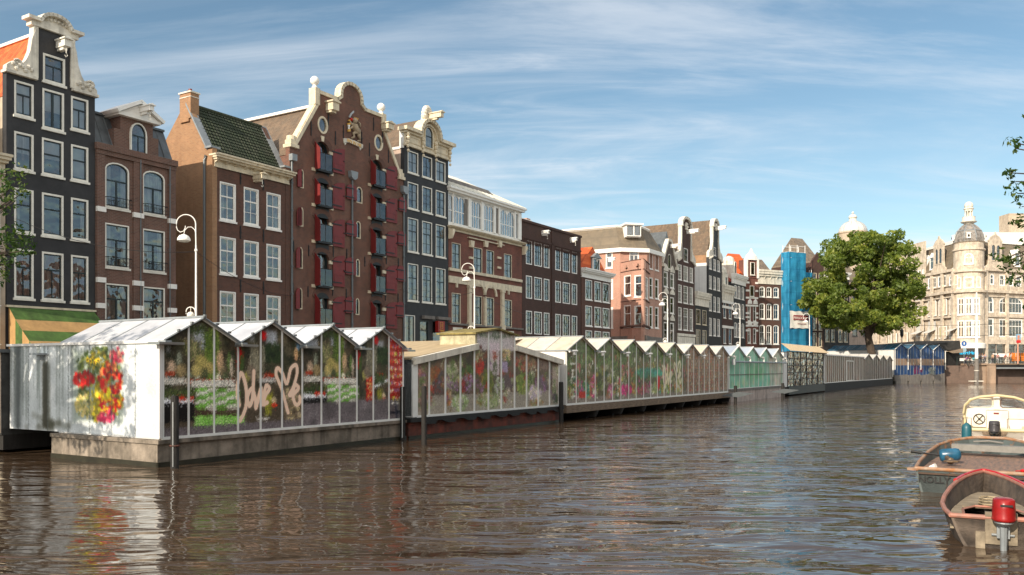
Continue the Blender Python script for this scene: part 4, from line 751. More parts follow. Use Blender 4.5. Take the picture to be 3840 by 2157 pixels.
# plan: side wall runs back, chamfer to the front plane
def lv(px, yb): # local plan point on the sight line px with depth yb
    u, _ = h.fr.at(px, 1379, yb); return (u-h.u0, yb)
c0 = lv(2325, 2.6); c1 = (h.x(2427), 0); c0b = (c0[0], 20); plan = [c0b, c0, c1, (xr1, 0), (xr1, 20)]
def seg_frame(h, p, q):
    a = h.fr.O+h.fr.d*(h.u0+p[0])+h.fr.b*p[1]; b = h.fr.O+h.fr.d*(h.u0+q[0])+h.fr.b*q[1]; return Frame(a, b-a), (b-a).length
class Face(House):
    """another wall plane of the same building"""
    def __init__(s, parent, fr, w, name='wall'):
        s.fr = fr; s.back = 0; s.u0 = 0; s.u1 = w; s.w = w; s.g = parent.g; s.holes = []; s.host = parent
        s.root = bpy.data.objects.new(name+'_group', None)
    def finish(s, outline, m, boxd=.7, name='wall'):
        k = s.wall(outline, m, depth=0, thick=.3, boxd=boxd, name=name)
        # bake into the building's frame so that everything is a direct part of it
        p = s.fr.O; mw = s.host.root; import mathutils
        T = mathutils.Matrix.Translation((p.x, p.y, s.g)) @ mathutils.Matrix.Rotation(s.fr.ang, 4, 'Z')
        inv = (mathutils.Matrix.Translation(mw.location) @ mathutils.Matrix.Rotation(mw.rotation_euler.z, 4, 'Z')).inverted()
        for o in [o for o in bpy.data.objects if o.parent == s.root]:
            o.data.transform(inv @ T); o.parent = mw
            def rec(c_):
                for q in c_.children:
                    if q.type == 'MESH': q.data.transform(inv @ T @ q.matrix_basis); q.matrix_basis = mathutils.Matrix.Identity(4)
                    rec(q)
            rec(o)
        bpy.data.objects.remove(s.root); return k
zsoc = h.z(2325, 1255)
fr, wS = seg_frame(h, (c0[0], 16), c0); f = Face(h, fr, wS); kw = dict(fw=.13, frame=M['purewhite'], inner=M['purewhite'], sw=.06)
f.wpx(2272, 2297, 940, 1007, **kw); f.wpx(2291.5, 2299, 1048, 1121, **kw); f.wpx(2290, 2299, 1153, 1231, **kw)
f.finish([(0, 0), (wS, 0), (wS, zE), (0, zE)], M['pink'])
fr, wC = seg_frame(h, c0, c1); f = Face(h, fr, wC); f.wpx(2360, 2396, 938, 986, kind='french', **kw); f.finish([(0, 0), (wC, 0), (wC, zE), (0, zE)], M['pink'])
h.grid([(2435, 2447.5), (2456, 2469.5)], [(938, 1008), (1040, 1117), (1148, 1229)], **kw)
front = [(h.x(2427), 0), (xr1, 0), (xr1, zE), (h.x(2427), zE)]; h.wall(front, M['pink'], depth=0, name='wall')
mb = MB(); mb.prismz([c0b, (c0[0]+.8, c0[1]+.6), (c1[0]+.3, .8), (xr1-.05, .8), (xr1-.05, 20)], 0, zE-.1); mb.build('rear_body', [M['pink']], h.root)
# bay, three storeys with a plain brick parapet
bA, bB, bC, bD = lv(2327, 2.45), lv(2371, .2), lv(2414, -1.5), (h.x(2434), -.02)
bz1 = h.z(*z9(880, 545))
for (p, q, wins) in ((bA, bB, [((2340, 2366), (1036, 1113), (1147, 1228))]), (bB, bC, [((2379, 2408), (1034, 1115), (1148, 1226))]), (bC, bD, [((2417.5, 2430), (1035, 1117), (1147, 1228))])):
    fr, wB = seg_frame(h, p, q); f = Face(h, fr, wB)
    for cols_, *rows_ in wins:
        for ra in rows_: f.wpx(cols_[0], cols_[1], ra[0], ra[1], curtain=(M['curtain'], 'full') if ra[0] < 1100 else None, **kw)
    cz_ = h.z(*z9(820, 595)); xm_ = wB*.5; f.holes.append([(xm_-.1, cz_-.4), (xm_+.1, cz_-.4), (xm_+.1, cz_-.1), (xm_+.32, cz_-.1), (xm_+.32, cz_+.1), (xm_+.1, cz_+.1), (xm_+.1, cz_+.35), (xm_-.1, cz_+.35), (xm_-.1, cz_+.1), (xm_-.32, cz_+.1), (xm_-.32, cz_-.1), (xm_-.1, cz_-.1)]) if wB > 1 else None
    f.finish([(0, 0), (wB, 0), (wB, bz1), (0, bz1)], M['pink'], boxd=.35, name='bay')
mb = MB(); P_ = [bA, bB, bC, bD]; P2 = [(p[0]*1.0, p[1]) for p in P_]
for z_, t_ in ((h.z(*z9(880, 640)), .14), (bz1, .1), (h.z(*z9(880, 930)), .12), (h.z(*z9(880, 1180)), .3)):
    for a, b in zip(P_[:-1], P_[1:]): mb.bar((a[0], a[1]-.05, z_), (b[0], b[1]-.05, z_), t_)
mb.build('string_course', [M['brown2']], h.root)
mb = MB(); mb.prismz([(c0b[0], 20), (c0[0]-.35, c0[1]-.3), (c1[0]-.1, -.35), (xr1+.1, -.35), (xr1+.1, 20)], zE-.35, zE+.15); mb.build('cornice', [M['purewhite']], h.root)
mb = MB(); zs_ = zsoc; mb.prismz([(c0b[0], 16), (bA[0]-.25, bA[1]-.2), (bB[0]-.1, bB[1]-.3), (bC[0]+.1, bC[1]-.3), (bD[0]+.2, -.25), (xr1, -.2), (xr1, 2), (c0[0]+1, 6)], 0, zs_); mb.build('stone_base', [M['grey']], h.root)
zM = h.z(*z9(750, 128)); lo_ = [(c0b[0]-14, 20), (c0[0]-.1, c0[1]), (c1[0], -.15), (xr1, -.15), (xr1, 20)]; 
lo_ = [(c0[0], 24), (c0[0]-.1, c0[1]), (c1[0], -.15), (xr1+.05, -.15), (xr1+.05, 24)]; hi_ = [(c0[0]+.1, 24), (c0[0]+.75, c0[1]+.9), (c1[0]+.4, 1.0), (xr1-1.4, 1.2), (xr1-1.5, 24)]
mb = MB(); mb.add([(p[0], p[1], zE+.1) for p in lo_]+[(p[0], p[1], zM) for p in hi_], [(0, 1, 6, 5), (1, 2, 7, 6), (2, 3, 8, 7), (3, 4, 9, 8), (5, 6, 7, 8, 9)]); mb.build('mansard_roof', [M['t_slate']], h.root)
mb = MB()
for a, b in zip(hi_[:-1], hi_[1:]): mb.bar((a[0], a[1], zM+.1), (b[0], b[1], zM+.1), .28)
mb.build('roof_edge', [M['purewhite']], h.root)
fr, wC2 = seg_frame(h, c0, c1); f = Face(h, fr, wC2); a_, b_ = f.x(2346), f.x(2401); za_, zb_ = f.z(2350, 845), f.z(2350, 887)
f.win(a_, (a_+b_)/2+.03, zb_, za_, hole=False, kind='none', fw=.15, y=-.25, sill=False, frame=M['purewhite']); f.win((a_+b_)/2, b_, zb_, za_, hole=False, kind='none', fw=.15, y=-.25, sill=False, frame=M['purewhite'])
mb = MB(); mb.box(a_-.02, b_+.02, -.10, 1.4, zb_-.1, za_+.02); mb.box(a_-.25, b_+.25, -.5, 1.5, za_, za_+.22); mb.build('dormer', [M['purewhite']], f.root); f.holes = []
f.finish([(0.1, zE), (wC2-.1, zE), (wC2-.1, zE+.05), (.1, zE+.05)], M['pink'], name='eaves_strip')
# long wing of the corner block along the side street, with roof terrace
wg = House('apartment_building', 'long pale roofed block with railed roof terrace behind the dark brown house', F1, 2176, 2177, back=0)
pA = h.fr.pos(h.u0+c0[0], 0)
zR = zM
mb = MB(); b0x = (h.u0+c0[0])-wg.u0
mb.box(b0x-7.5, b0x-.05, 13.0, 26, 0, zE-.3, 0); mb.build('wall', [M['pink']], wg.root)
mb = MB(); mb.prismx([(13, zE-.3), (14, zR), (25, zR), (26, zE-.3)], b0x-7.5, b0x-.05, 0); mb.box(b0x-7.6, b0x, 13.9, 25, zR, zR+.25, 1); mb.build('mansard_roof', [M['t_slate'], M['purewhite']], wg.root)
mb = MB(); zt2 = zR+.25
for k in range(24): x = b0x-7.4+k*.22; mb.box(x, x+.04, 13.9, 13.94, zt2, zt2+1.0)
mb.box(b0x-7.4, b0x-2.2, 13.88, 13.96, zt2+1.0, zt2+1.06); mb.build('railing', [M['purewhite']], wg.root)
for xx in (b0x-6.2, b0x-3.0): mb = MB(); mb.box(xx, xx+.9, 14.2, 15, zt2, zt2+1.35); mb.build('chimney', [M['pink']], wg.root)
mb = MB(); mb.box(b0x-3.6, b0x-2.4, 12.6, 14, zE+.3, zE+2.3); mb.box(b0x-3.8, b0x-2.2, 12.4, 14, zE+2.3, zE+2.5); mb.build('dormer', [M['purewhite']], wg.root)
wp = wg.fr.pos(wg.u0+b0x-3.4, 15)
pr = thing('parasol', 'closed white parasol standing on the roof terrace', 'parasol', (wp.x, wp.y, STREET+zt2)); mb = MB(); mb.tube([(0, 0, 0), (0, 0, 2.9)], .04, 6); mb.build('pole', [M['purewhite']], pr); mb = MB(); mb.lathe([(.28, .9), (.24, 1.4), (.2, 2.0), (.12, 2.6), (.02, 2.95)], (0, 0, 0), 8); mb.build('folded_canopy', [M['purewhite']], pr)

# ---- generic narrow house for the far end of the row
def narrow(label, pl, pr_, fr=F1, wallm=None, cols=(), rows=(), top=None, kind='flat', gable=None, side=None, roofm=None, eave=None, grid=None, frame=None, inner=None, rise=0, fw=.12, depth=10, cor=None, corh=.8, brackets=0, roofrise=2.6, name='canal_house', extra=None, cat='house', curt=.4, ridge='back'):
    h = House(name, label, fr, pl, pr_, cat); zt = h.z(pl, top); fm = frame or M['purewhite']
    h.grid(cols, rows, fw=fw, grid=grid, frame=fm, inner=inner or M['darkframe'], rise=rise, sw=.05, curtain=lambda r, c: (M['curtain'], random.choice(['sides', 'left', 'right', 'full'])) if random.random() < curt else None)
    if gable: outline = [(0, 0), (h.w, 0)]+gable(h, zt)
    else: outline = [(0, 0), (h.w, 0), (h.w, zt), (0, zt)]
    if extra: extra(h, zt)
    h.wall(outline, wallm, side or wallm, depth=depth, eave=zt)
    if cor is not None: h.cornice(.0, h.w, zt-.2, zt-.2+corh, cor, .5, brackets)
    if roofm:
        z0 = zt if cor is None else zt+.1
        if ridge == 'back': h.roof([(0.03, z0), (h.w-.03, z0), (h.w/2, z0+roofrise)], .36, depth, roofm)
        else: mb = MB(); mb.prismx([(.4, z0), (depth/2, z0+roofrise), (depth, z0)], .02, h.w-.02); mb.build('roof', [roofm], h.root)
    return h
def neck(f0=.27, hn=4.2, ht=.9, sh=0.0, trim=None):
    def g(h, zt):
        w = h.w; a, b = w*f0, w*(1-f0); c = w/2; r = (b-a)/2; tr_ = MB()
        arc = [(c+r*math.cos(t*math.pi/8), zt+hn+ht*math.sin(t*math.pi/8)) for t in range(9)]
        if trim:
            strip(tr_, [(a-.1, zt), (a-.05, zt+hn)], .32, -.14, .38); strip(tr_, [(b+.1, zt), (b+.05, zt+hn)], .32, -.14, .38); strip(tr_, arc, .34, -.25, .42)
            tr_.box(a-.3, a+.25, -.3, .4, zt+hn-.25, zt+hn+.05); tr_.box(b-.25, b+.3, -.3, .4, zt+hn-.25, zt+hn+.05)
            for s_, x_in, x_out in ((-1, a, -.1), (1, b, w+.1)):
                tr_.prism([(x_in, zt-.1), (x_out, zt-.4), (x_out, zt+.3), (x_in+(x_out-x_in)*.7, zt+.75), (x_in+(x_out-x_in)*.4, zt+.9), (x_in+(x_out-x_in)*.2, zt+1.8), (x_in, zt+2.8)], -.14, .3)
                for k in range(4): tr_.ball((x_in+(x_out-x_in)*(.3+.18*k), -.16, zt-.15-.12*k), .2, 6)
            for k in range(6): tr_.ball((c+.35*math.cos(k), -.05, zt+hn-.1+.4*math.sin(k)), .22, 6)
            tr_.build('gable_trim', [trim], h.root)
        return [(w, zt), (b, zt), (b, zt+hn)]+arc[1:-1]+[(a, zt+hn), (a, zt), (0, zt)]
    return g
def point(hn=3.0, tip=.5):
    def g(h, zt): w = h.w; return [(w, zt), (w/2+tip, zt+hn), (w/2-tip, zt+hn), (0, zt)]
    return g
# grey-brown house with stepped stone windows
def ex10(h, zt):
    mb = MB()
    for (a, b) in ((2489, 2504), (2513, 2527)):
        for yy in (1015, 1100, 1200): z_ = h.z(2489, yy); mb.box(h.x(a)-.1, h.x(b)+.1, -.1, .0, z_, z_+.3); mb.prism([(h.x(a), z_+.3), (h.x(b), z_+.3), ((h.x(a)+h.x(b))/2, z_+.9)], -.12, 0)
    c = h.w/2; strip(mb, [(.0, zt), (c-.5, zt+3.2), (c+.5, zt+3.2), (h.w, zt)], .3, -.15, .4); mb.box(-.1, .5, -.3, .1, zt-.5, zt-.1); mb.box(h.w-.5, h.w+.1, -.3, .1, zt-.5, zt-.1)
    mb.build('stone_trim', [M['weathered']], h.root, split=1); h.hoist(c+.3, zt+2.6, M['purewhite'], l=1.6, h=.3, w=.3, hook=False)
    h.win(c-.55, c+.55, zt-.6, zt+1.4, rise=.5, fw=.12, frame=M['weathered'], kind='sash')
    mb = MB(); mb.box(.4, 1.6, 4, 5, zt, zt+4.2); mb.build('chimney', [M['pinkplaster']], h.root)
narrow('narrow grey brown gabled house with pale stone window heads beside the pink corner block', 2483, 2537, wallm=M['bgray'], cols=[(2489, 2504), (2513, 2527)], rows=[(1018, 1075), (1110, 1172), (1208, 1285)], top=985, gable=point(3.2, .6), roofm=M['zinc'], roofrise=4.4, inner=M['purewhite'], frame=M['purewhite'], extra=ex10, curt=.8)
def ex11(h, zt):
    h.win(h.x(2564), h.x(2579), h.z(2564, 980), h.z(2564, 930), grid=(2, 1, 2), fw=.12, frame=M['purewhite'], sw=.05); h.hoist(h.w*.55, zt+4.0, M['purewhite'], l=2.2, h=.4, w=.45, hook=False)
    mb = MB(); mb.box(.05, h.w-.05, -.18, 0, h.z(2540, 1260), h.z(2540, 1250)); mb.box(.1, h.w-.1, -.1, 0, 0, h.z(2540, 1262)); mb.build('shopfront', [M['weathered']], h.root)
narrow('dark brown neck-gable house with ornate white scrolls and tall small-paned windows', 2538, 2605, wallm=M['dred'], cols=[(2543, 2556), (2563, 2580), (2586, 2598)], rows=[(991, 1048), (1067, 1133), (1152, 1236)], top=962, gable=neck(.24, 4.6, 1.1, trim=M['weathered']), roofm=M['t_brown'], roofrise=5.0, grid=(3, 3, 3), inner=M['purewhite'], fw=.08, extra=ex11, curt=.2)
narrow('low black house with wide white fascia beneath the white blank wall', 2606, 2657, wallm=M['blackwall'], cols=[(2610, 2626), (2634, 2649)], rows=[(1159, 1215), (1236, 1300)], top=1140, cor=M['weathered'], corh=2.0, frame=M['cream'], depth=12)
def ex13(h, zt):
    h.win(h.x(2675), h.x(2684), h.z(2675, 957), h.z(2675, 927), fw=.1, frame=M['purewhite'], sill=True); h.hoist(h.w*.55, zt+4.5, M['purewhite'], l=2.0, h=.4, w=.45, hook=False)
    mb = MB(); mb.box(-.03, .02, .3, 12, 0, zt-1.2); mb.build('blank_side_wall', [M['whitewall']], h.root)
narrow('tall black neck-gable house with white scrolls and a blank white side wall', 2657, 2707, wallm=M['blackwall'], cols=[(2659, 2668), (2675, 2684), (2690, 2699)], rows=[(966, 1008), (1033, 1082), (1109, 1165), (1192, 1258)], top=955, gable=neck(.3, 4.6, 1.0, trim=M['weathered']), roofm=M['t_greyb'] if False else M['t_brown'], roofrise=5.6, grid=(2, 2, 3), inner=M['purewhite'], fw=.08, side=M['orange'], extra=ex13, depth=13, curt=.2)
def ex14(h, zt):
    mb = MB(); c = h.w/2; mb.box(c-1.5, c+1.2, .3, 2.5, zt+1.0, zt+4.2); mb.lathe([(1.3, 0), (1.25, .5), (.9, 1.0), (.05, 1.25)], (c-.1, 1.4, zt+4.2), 12); mb.box(c-2.2, c-1.5, .3, 1, zt+1, zt+2.4); mb.build('stone_dormer', [M['weathered']], h.root); h.win(c-.6, c+.4, zt+1.5, zt+3.6, hole=False, y=.2, fw=.12)
    mb = MB()
    for yy in (1130, 1150, 1225): z_ = h.z(2707, yy); mb.box(0, h.w, -.12, 0, z_-.2, z_+.2)
    mb.build('stone_band', [M['purewhite']], h.root)
narrow('brown house with bracketed cream cornice and domed stone dormer', 2708, 2749, wallm=M['dred'], cols=[(2713, 2722), (2733, 2743)], rows=[(1133, 1192), (1225, 1288)], top=1120, cor=M['weathered'], corh=2.4, brackets=6, roofm=M['t_slate'], roofrise=3, ridge='side', extra=ex14)
def ex15(h, zt):
    c = h.w*.42; mb = MB(); mb.box(c-.9, c+.9, .6, 3.5, zt+.8, zt+3.6); mb.lathe([(.95, 0), (.8, .6), (.4, .9), (.05, 1.0)], (c, 1.6, zt+3.6), 12); mb.build('dormer', [M['weathered']], h.root); h.win(c-.5, c+.5, zt+1.2, zt+3.6, rise=.5, hole=False, y=.5, fw=.12)
narrow('black house with arched white windows, white cornice and red tiled roof with dormer', 2749, 2796, wallm=M['blackwall'], cols=[(2753, 2763), (2766, 2776), (2781, 2790)], rows=[(1068, 1117), (1134, 1191), (1209, 1264)], top=1058, cor=M['purewhite'], corh=1.6, brackets=4, roofm=pbr('red_roof_tiles', (.36, .055, .025), .8, .2, 3), roofrise=4.4, ridge='side', grid=(2, 1, 1), rise=.3, inner=M['purewhite'], extra=ex15)
def ex16(h, zt):
    mb = MB(); c = h.w/2
    for yy in (1060, 1090, 1117, 1146, 1175, 1190, 1222, 1240): z_ = h.z(2797, yy); mb.box(-.02, h.w*.28, -.08, 0, z_-.16, z_+.16); mb.box(h.w*.78, h.w, -.08, 0, z_-.16, z_+.16)
    for yy in (1117, 1146, 1210, 1222): z_ = h.z(2797, yy); mb.box(0, h.w, -.09, 0, z_-.14, z_+.14)
    for pxx in (2812, 2833):
        for yy in (1140, 1222): mb.lathe([(.5, 0), (.45, .5), (.05, .9)], (h.x(pxx), -.02, h.z(2797, yy)), 8, sy=.3)
    mb.box(c-1.4, c-1.0, -.2, .4, zt, zt+3.2); mb.box(c+1.0, c+1.4, -.2, .4, zt, zt+3.2); mb.lathe([(1.5, 0), (1.2, .7), (.5, 1.3), (.1, 2.0)], (c, .1, zt+3.0), 10, sy=.3); mb.build('stone_trim', [M['purewhite']], h.root, split=1)
    mb = MB(); mb.box(c-1.05, c+1.05, -.1, 2, zt, zt+3.1); mb.build('dormer', [M['redb']], h.root); h.win(c-.45, c+.45, zt+.5, zt+2.6, hole=False, y=-.2, fw=.1)
h16 = narrow('narrow red brick house banded with white stone and a tall shaped dormer', 2796.5, 2842, fr=F2, wallm=M['redb'], cols=[(2804, 2815), (2824, 2835)], rows=[(1143, 1205), (1232, 1288)], top=1042, roofm=M['t_orange'], roofrise=4.6, ridge='side', inner=M['purewhite'], extra=ex16, depth=9); h16.win(h16.x(2810), h16.x(2826), h16.z(2810, 1113), h16.z(2810, 1072), hole=False, y=-.12, fw=.15)
def ex17(h, zt):
    mb = MB(); mb.box(h.w*.45, h.w-.2, .3, 1.4, zt+.5, zt+1.6); mb.build('roof_box', [M['purewhite']], h.root)
narrow('brown house with three columns of arched white windows and a deep white cornice', 2842.5, 2935, fr=F2, wallm=M['brown2'], cols=[(2848, 2868), (2874, 2893), (2900, 2920)], rows=[(1075, 1114), (1138, 1197), (1219, 1291)], top=1060, cor=M['weathered'], corh=2.4, brackets=5, roofm=M['t_greyb'], roofrise=4.6, ridge='side', grid=(2, 1, 1), rise=.25, inner=M['purewhite'], fw=.16, extra=ex17, depth=10)
# ---- scaffold wrapped in blue netting
fr = F2; u0 = fr.at(2960, None, -1.9); u1 = fr.at(3022, None, -1.9); u2 = fr.at(3046, None, -.9); p = fr.pos(u0, 0)
sc = thing('scaffold', 'scaffold tower wrapped in bright blue netting with a white banner', 'scaffold', (p.x, p.y, STREET), fr.ang)
m, nt_, pb_, o_ = mat('blue_netting'); pb_.inputs['Base Color'].default_value = (.012, .22, .47, 1); pb_.inputs['Roughness'].default_value = .75
tl = N(nt_, 'ShaderNodeBsdfTranslucent'); tl.inputs[0].default_value = (.02, .33, .6, 1); ad = N(nt_, 'ShaderNodeMixShader'); ad.inputs[0].default_value = .35
tcn = N(nt_, 'ShaderNodeTexCoord'); mpn = N(nt_, 'ShaderNodeMapping'); mpn.inputs['Scale'].default_value = (.5, .5, .12); L(nt_, tcn.outputs['Object'], mpn.inputs[0]); nn = N(nt_, 'ShaderNodeTexNoise'); nn.inputs['Scale'].default_value = 2; L(nt_, mpn.outputs[0], nn.inputs[0]); bn = N(nt_, 'ShaderNodeBump'); bn.inputs['Strength'].default_value = .7; bn.inputs['Distance'].default_value = .3; L(nt_, nn.outputs[0], bn.inputs['Height']); L(nt_, bn.outputs[0], pb_.inputs['Normal'])
sz = N(nt_, 'ShaderNodeSeparateXYZ'); L(nt_, tcn.outputs['Object'], sz.inputs[0]); fz = MA(nt_, 'LESS_THAN', MA(nt_, 'FRACT', MA(nt_, 'MULTIPLY', sz.outputs[2], .5)), .07); n4 = N(nt_, 'ShaderNodeTexNoise'); n4.inputs['Scale'].default_value = .45; n4.inputs['Detail'].default_value = 6; L(nt_, tcn.outputs['Object'], n4.inputs[0])
mc = N(nt_, 'ShaderNodeMix', data_type='RGBA'); mc.inputs[6].default_value = (.035, .34, .58, 1); mc.inputs[7].default_value = (.012, .18, .36, 1); L(nt_, MA(nt_, 'ADD', MA(nt_, 'MULTIPLY', fz, .5), MA(nt_, 'MULTIPLY', MA(nt_, 'SUBTRACT', n4.outputs[0], .4), 3.2), clamp=True), mc.inputs[0]); L(nt_, mc.outputs[2], pb_.inputs['Base Color'])
L(nt_, pb_.outputs[0], ad.inputs[1]); L(nt_, tl.outputs[0], ad.inputs[2]); L(nt_, ad.outputs[0], o_.inputs[0]); netm = m
def zat(px, py, back): return fr.at(px, py, back)[1]-STREET
w1 = u1-u0; w2 = u2-u0; H1z = zat(2961, 946, -1.9); H2z = zat(3023, 1022, -.9)
mb = MB()
def sheet(pts, zb, zt, n=14, nz=16):
    V = []; F = []; 
    for j in range(nz+1):
        for i in range(n+1):
            t = i/n; a, b = pts; x = a[0]+(b[0]-a[0])*t; y = a[1]+(b[1]-a[1])*t; bul = .06*math.sin(t*math.pi*4)+.05*math.sin(j*2.1+t*9)
            V.append((x+(bul if a[0] == b[0] else 0), y+(bul if a[1] == b[1] else bul*.6), zb+(zt-zb)*j/nz))
    for j in range(nz):
        for i in range(n): k = j*(n+1)+i; F.append((k, k+1, k+n+2, k+n+1))
    mb.add(V, F)
sheet(((0, 0.0), (0, -1.9)), .0, H1z+.1); sheet(((0, -1.9), (w1, -1.9)), .0, H1z); sheet(((w1, -1.9), (w1, -.9)), 0, H1z-.3); sheet(((w1, -.9), (w2, -.9)), .0, H2z); sheet(((w2, -.9), (w2, .5)), 0, H2z)
mb.build('netting', [netm], sc)
mb = MB()
for x in (.1, w1/2, w1-.1, w2-.1):
    for y in (-1.8, -.3): 
        if x > w1 and y < -1: y = -.8
        mb.tube([(x, y, 0), (x, y, (H1z+1.3 if x < w1 else H2z+.5))], .05, 6)
z_ = 2.0
while z_ < H1z+1.4: mb.tube([(.1, -1.8, z_), (w1-.1, -1.8, z_)], .04, 5); mb.tube([(.1, -.3, z_), (w1-.1, -.3, z_)], .04, 5); mb.box(.1, w1-.1, -1.75, -.35, z_-1.0, z_-.95); z_ += 2.0
mb.build('scaffold_tube', [M['galv']], sc)
bu0, bu1 = fr.at(2962, None, -2.05)-u0, fr.at(3032, None, -2.05)-u0; zb0, zb1 = zat(2962, 1231, -2.05), zat(2962, 1167, -2.05); mb = MB(); n = 16; V = []
for i in range(n+1):
    for j in range(9): V.append((bu0+(bu1-bu0)*i/n, -2.05-.05*math.sin(i*.9+j*.5), zb0+(zb1-zb0)*j/8+.06*math.sin(i)))
mb.add(V, [(i*9+j, (i+1)*9+j, (i+1)*9+j+1, i*9+j+1) for i in range(n) for j in range(8)]); bo = mb.build('banner', [M['purewhite']], sc)
H_ = zb1-zb0; W_ = bu1-bu0; q = MB(); q.box(bu0+W_*.17, bu0+W_*.98, -2.13, -2.12, zb0+H_*.48, zb0+H_*.77); q.build('red_block', [pbr('banner_red', (.32, .03, .035), .7, .1)], bo)
text('PERSOON', H_*.21, M['purewhite'], bo, (bu0+W_*.5, -2.14, zb0+H_*.6)); text('www.persoon', H_*.12, pbr('banner_print', (.25, .03, .03), .7, .1), bo, (bu0+W_*.62, -2.13, zb0+H_*.27))
# ---- houses behind the tree
narrow('brown house with small stone pediment, half hidden behind the tree next to the scaffold', 3046, 3089, fr=F2, wallm=M['dred'], cols=[(3048, 3062), (3070, 3082)], rows=[(1024, 1056), (1080, 1120), (1150, 1238), (1247, 1300)], top=985, gable=lambda h, zt: [(h.w, zt), (h.w, zt+.3), (h.w/2, zt+1.9), (0, zt+.3), (0, zt)], roofm=M['t_greyb'], roofrise=5, frame=M['cream'], ridge='side')
def stack(px, py0, py1, lab, Y=150):
    a = (px-1920)/3200; return (a*Y, Y)
narrow('black house with tall white ground floor doors behind the big tree', 3089.5, 3184, fr=F2, wallm=M['blackwall'], cols=[(3095, 3110), (3117, 3130), (3144, 3158), (3165, 3178)], rows=[(1085, 1125), (1158, 1222), (1236, 1282)], top=1040, cor=M['purewhite'], corh=1.2, roofm=M['t_slate'], roofrise=3, ridge='side', frame=M['cream'], kind='flat')
narrow('dim reddish stone house behind the trunk of the big tree', 3184.5, 3258, fr=F2, wallm=M['pinkplaster'], side=M['pinkplaster'], cols=[(3196, 3216), (3236, 3246)], rows=[(1090, 1130), (1150, 1200), (1222, 1262)], top=1060, roofm=M['t_slate'], roofrise=4, ridge='side', frame=M['grey'])
# ---- sandstone corner department building with domed turret
AHc = Vector((.527*161, 161)); 
def world_face(h, A, Bp, name='wall'):
    fr = Frame(A, Vector(Bp)-Vector(A)); f = Face(h, fr, (Vector(Bp)-Vector(A)).length); return f
def ypx(py, Y): return CAMZ+(1379.5-py)/3200*Y
GA = 2.8
frA = Frame(AHc, (0, 1)); hA = House.__new__(House); hA.fr = Frame(AHc, (1, 0)); hA.back = 0; hA.u0 = 0; hA.u1 = 10; hA.w = 10; hA.g = GA; hA.holes = []
hA.root = thing('corner_building', 'ornate sandstone corner building with round domed turret and supermarket sign', 'building', (AHc.x, AHc.y, GA), 0)
tcx = .5375*163.9; tcy = 164.6; TR = 2.75; SR, SV = .58, .48         # turret centre and radius
Lw0 = Vector((tcx-2.7, tcy+.3)); lwd = Vector((-.08, 1)).normalized(); Lw1 = Lw0+lwd*33
R0 = Vector((tcx+2.35, tcy-1.0)); rd = Vector((.93, .37)).normalized(); R1 = R0+rd*32
zc = ypx(1085, 160)-GA; zm = ypx(1012, 160)-GA
mk = dict(fw=.22, frame=M['purewhite'], inner=M['purewhite'], sw=.10, sill=False)
f = world_face(hA, Lw1, Lw0)
colsL = [(3479, 3510), (3520, 3550), (3561, 3592)]
zrow = [(1112, 1186), (1196, 1272)]
for i, (a, b) in enumerate(colsL):
    f.win(f.x(a), f.x(b), f.z(3561, 1181), f.z(3561, 1110)+.0, kind='french', rise=1.0, curtain=(M['curtain'], 'full'), **mk)
    if i == 1: f.win(f.x(a), f.x(b), f.z(3561, 1270), f.z(3561, 1222), kind='french', curtain=(M['curtain'], 'left'), **mk)
    else: f.win(f.x(a), f.x(b), f.z(3561, 1270), f.z(3561, 1222), kind='sash', **mk)
for a, b in ((3480, 3511), (3517, 3548)): f.win(f.x(a), f.x(b), f.z(3561, 1072), f.z(3561, 1030), grid=(4, 2, 0), **mk)
for a, b in ((3559, 3573), (3577, 3591)): f.win(f.x(a), f.x(b), f.z(3561, 1074), f.z(3561, 1035), rise=.5, kind='sash', **mk)
for a, b in ((3437, 3463),): f.win(f.x(a), f.x(b), f.z(3561, 1258), f.z(3561, 1222), kind='sash2', **mk)
for (ya, yb) in ((995, 1035), (1075, 1110), (1130, 1165)):
    for a, b in ((3432, 3440), (3443, 3454), (3458, 3465)): f.win(f.x(a), f.x(b), f.z(3450, yb)-1, f.z(3450, ya)-1, kind='sash', **mk)
for a, b in ((3330, 3342), (3350, 3362), (3371, 3383), (3390, 3402)):
    for ya, yb in ((1250, 1288), (1180, 1215), (1110, 1145), (1040, 1075)): f.win(f.x(a), f.x(b), f.z(3370, yb), f.z(3370, ya), kind='sash2', **mk)
ze_ = f.z(3561, 1015); zhi = ze_+7.0; xs_ = f.x(3468)
f.finish([(0, 0), (f.w, 0), (f.w, ze_), (xs_, ze_), (xs_, zhi), (0, zhi)], M['pale'], boxd=1.0)
f2 = world_face(hA, R0, R1)
f2.win(f2.x(3696), f2.x(3726), f2.z(3696, 1173), f2.z(3696, 1108), kind='french', rise=1.2, **mk); f2.win(f2.x(3696), f2.x(3726), f2.z(3696, 1262), f2.z(3696, 1194), kind='french', **mk)
f2.win(f2.x(3747), f2.x(3834), f2.z(3696, 1174), f2.z(3696, 1108), grid=(7, 1, 1), rise=1.2, **mk); f2.win(f2.x(3747), f2.x(3834), f2.z(3696, 1264), f2.z(3696, 1195), grid=(7, 1, 1), **mk)
for a, b in ((3692, 3707), (3712, 3728)): f2.win(f2.x(a), f2.x(b), f2.z(3696, 1068), f2.z(3696, 1026), rise=.7, kind='sash', **mk)
for a, b in ((3748, 3768), (3780, 3800), (3810, 3830)): f2.win(f2.x(a), f2.x(b), f2.z(3696, 1070), f2.z(3696, 1028), kind='sash2', **mk)
zg = f2.z(3696, 1286); dk = pbr('dark_shop_panel', (.045, .04, .038), .25, .1)
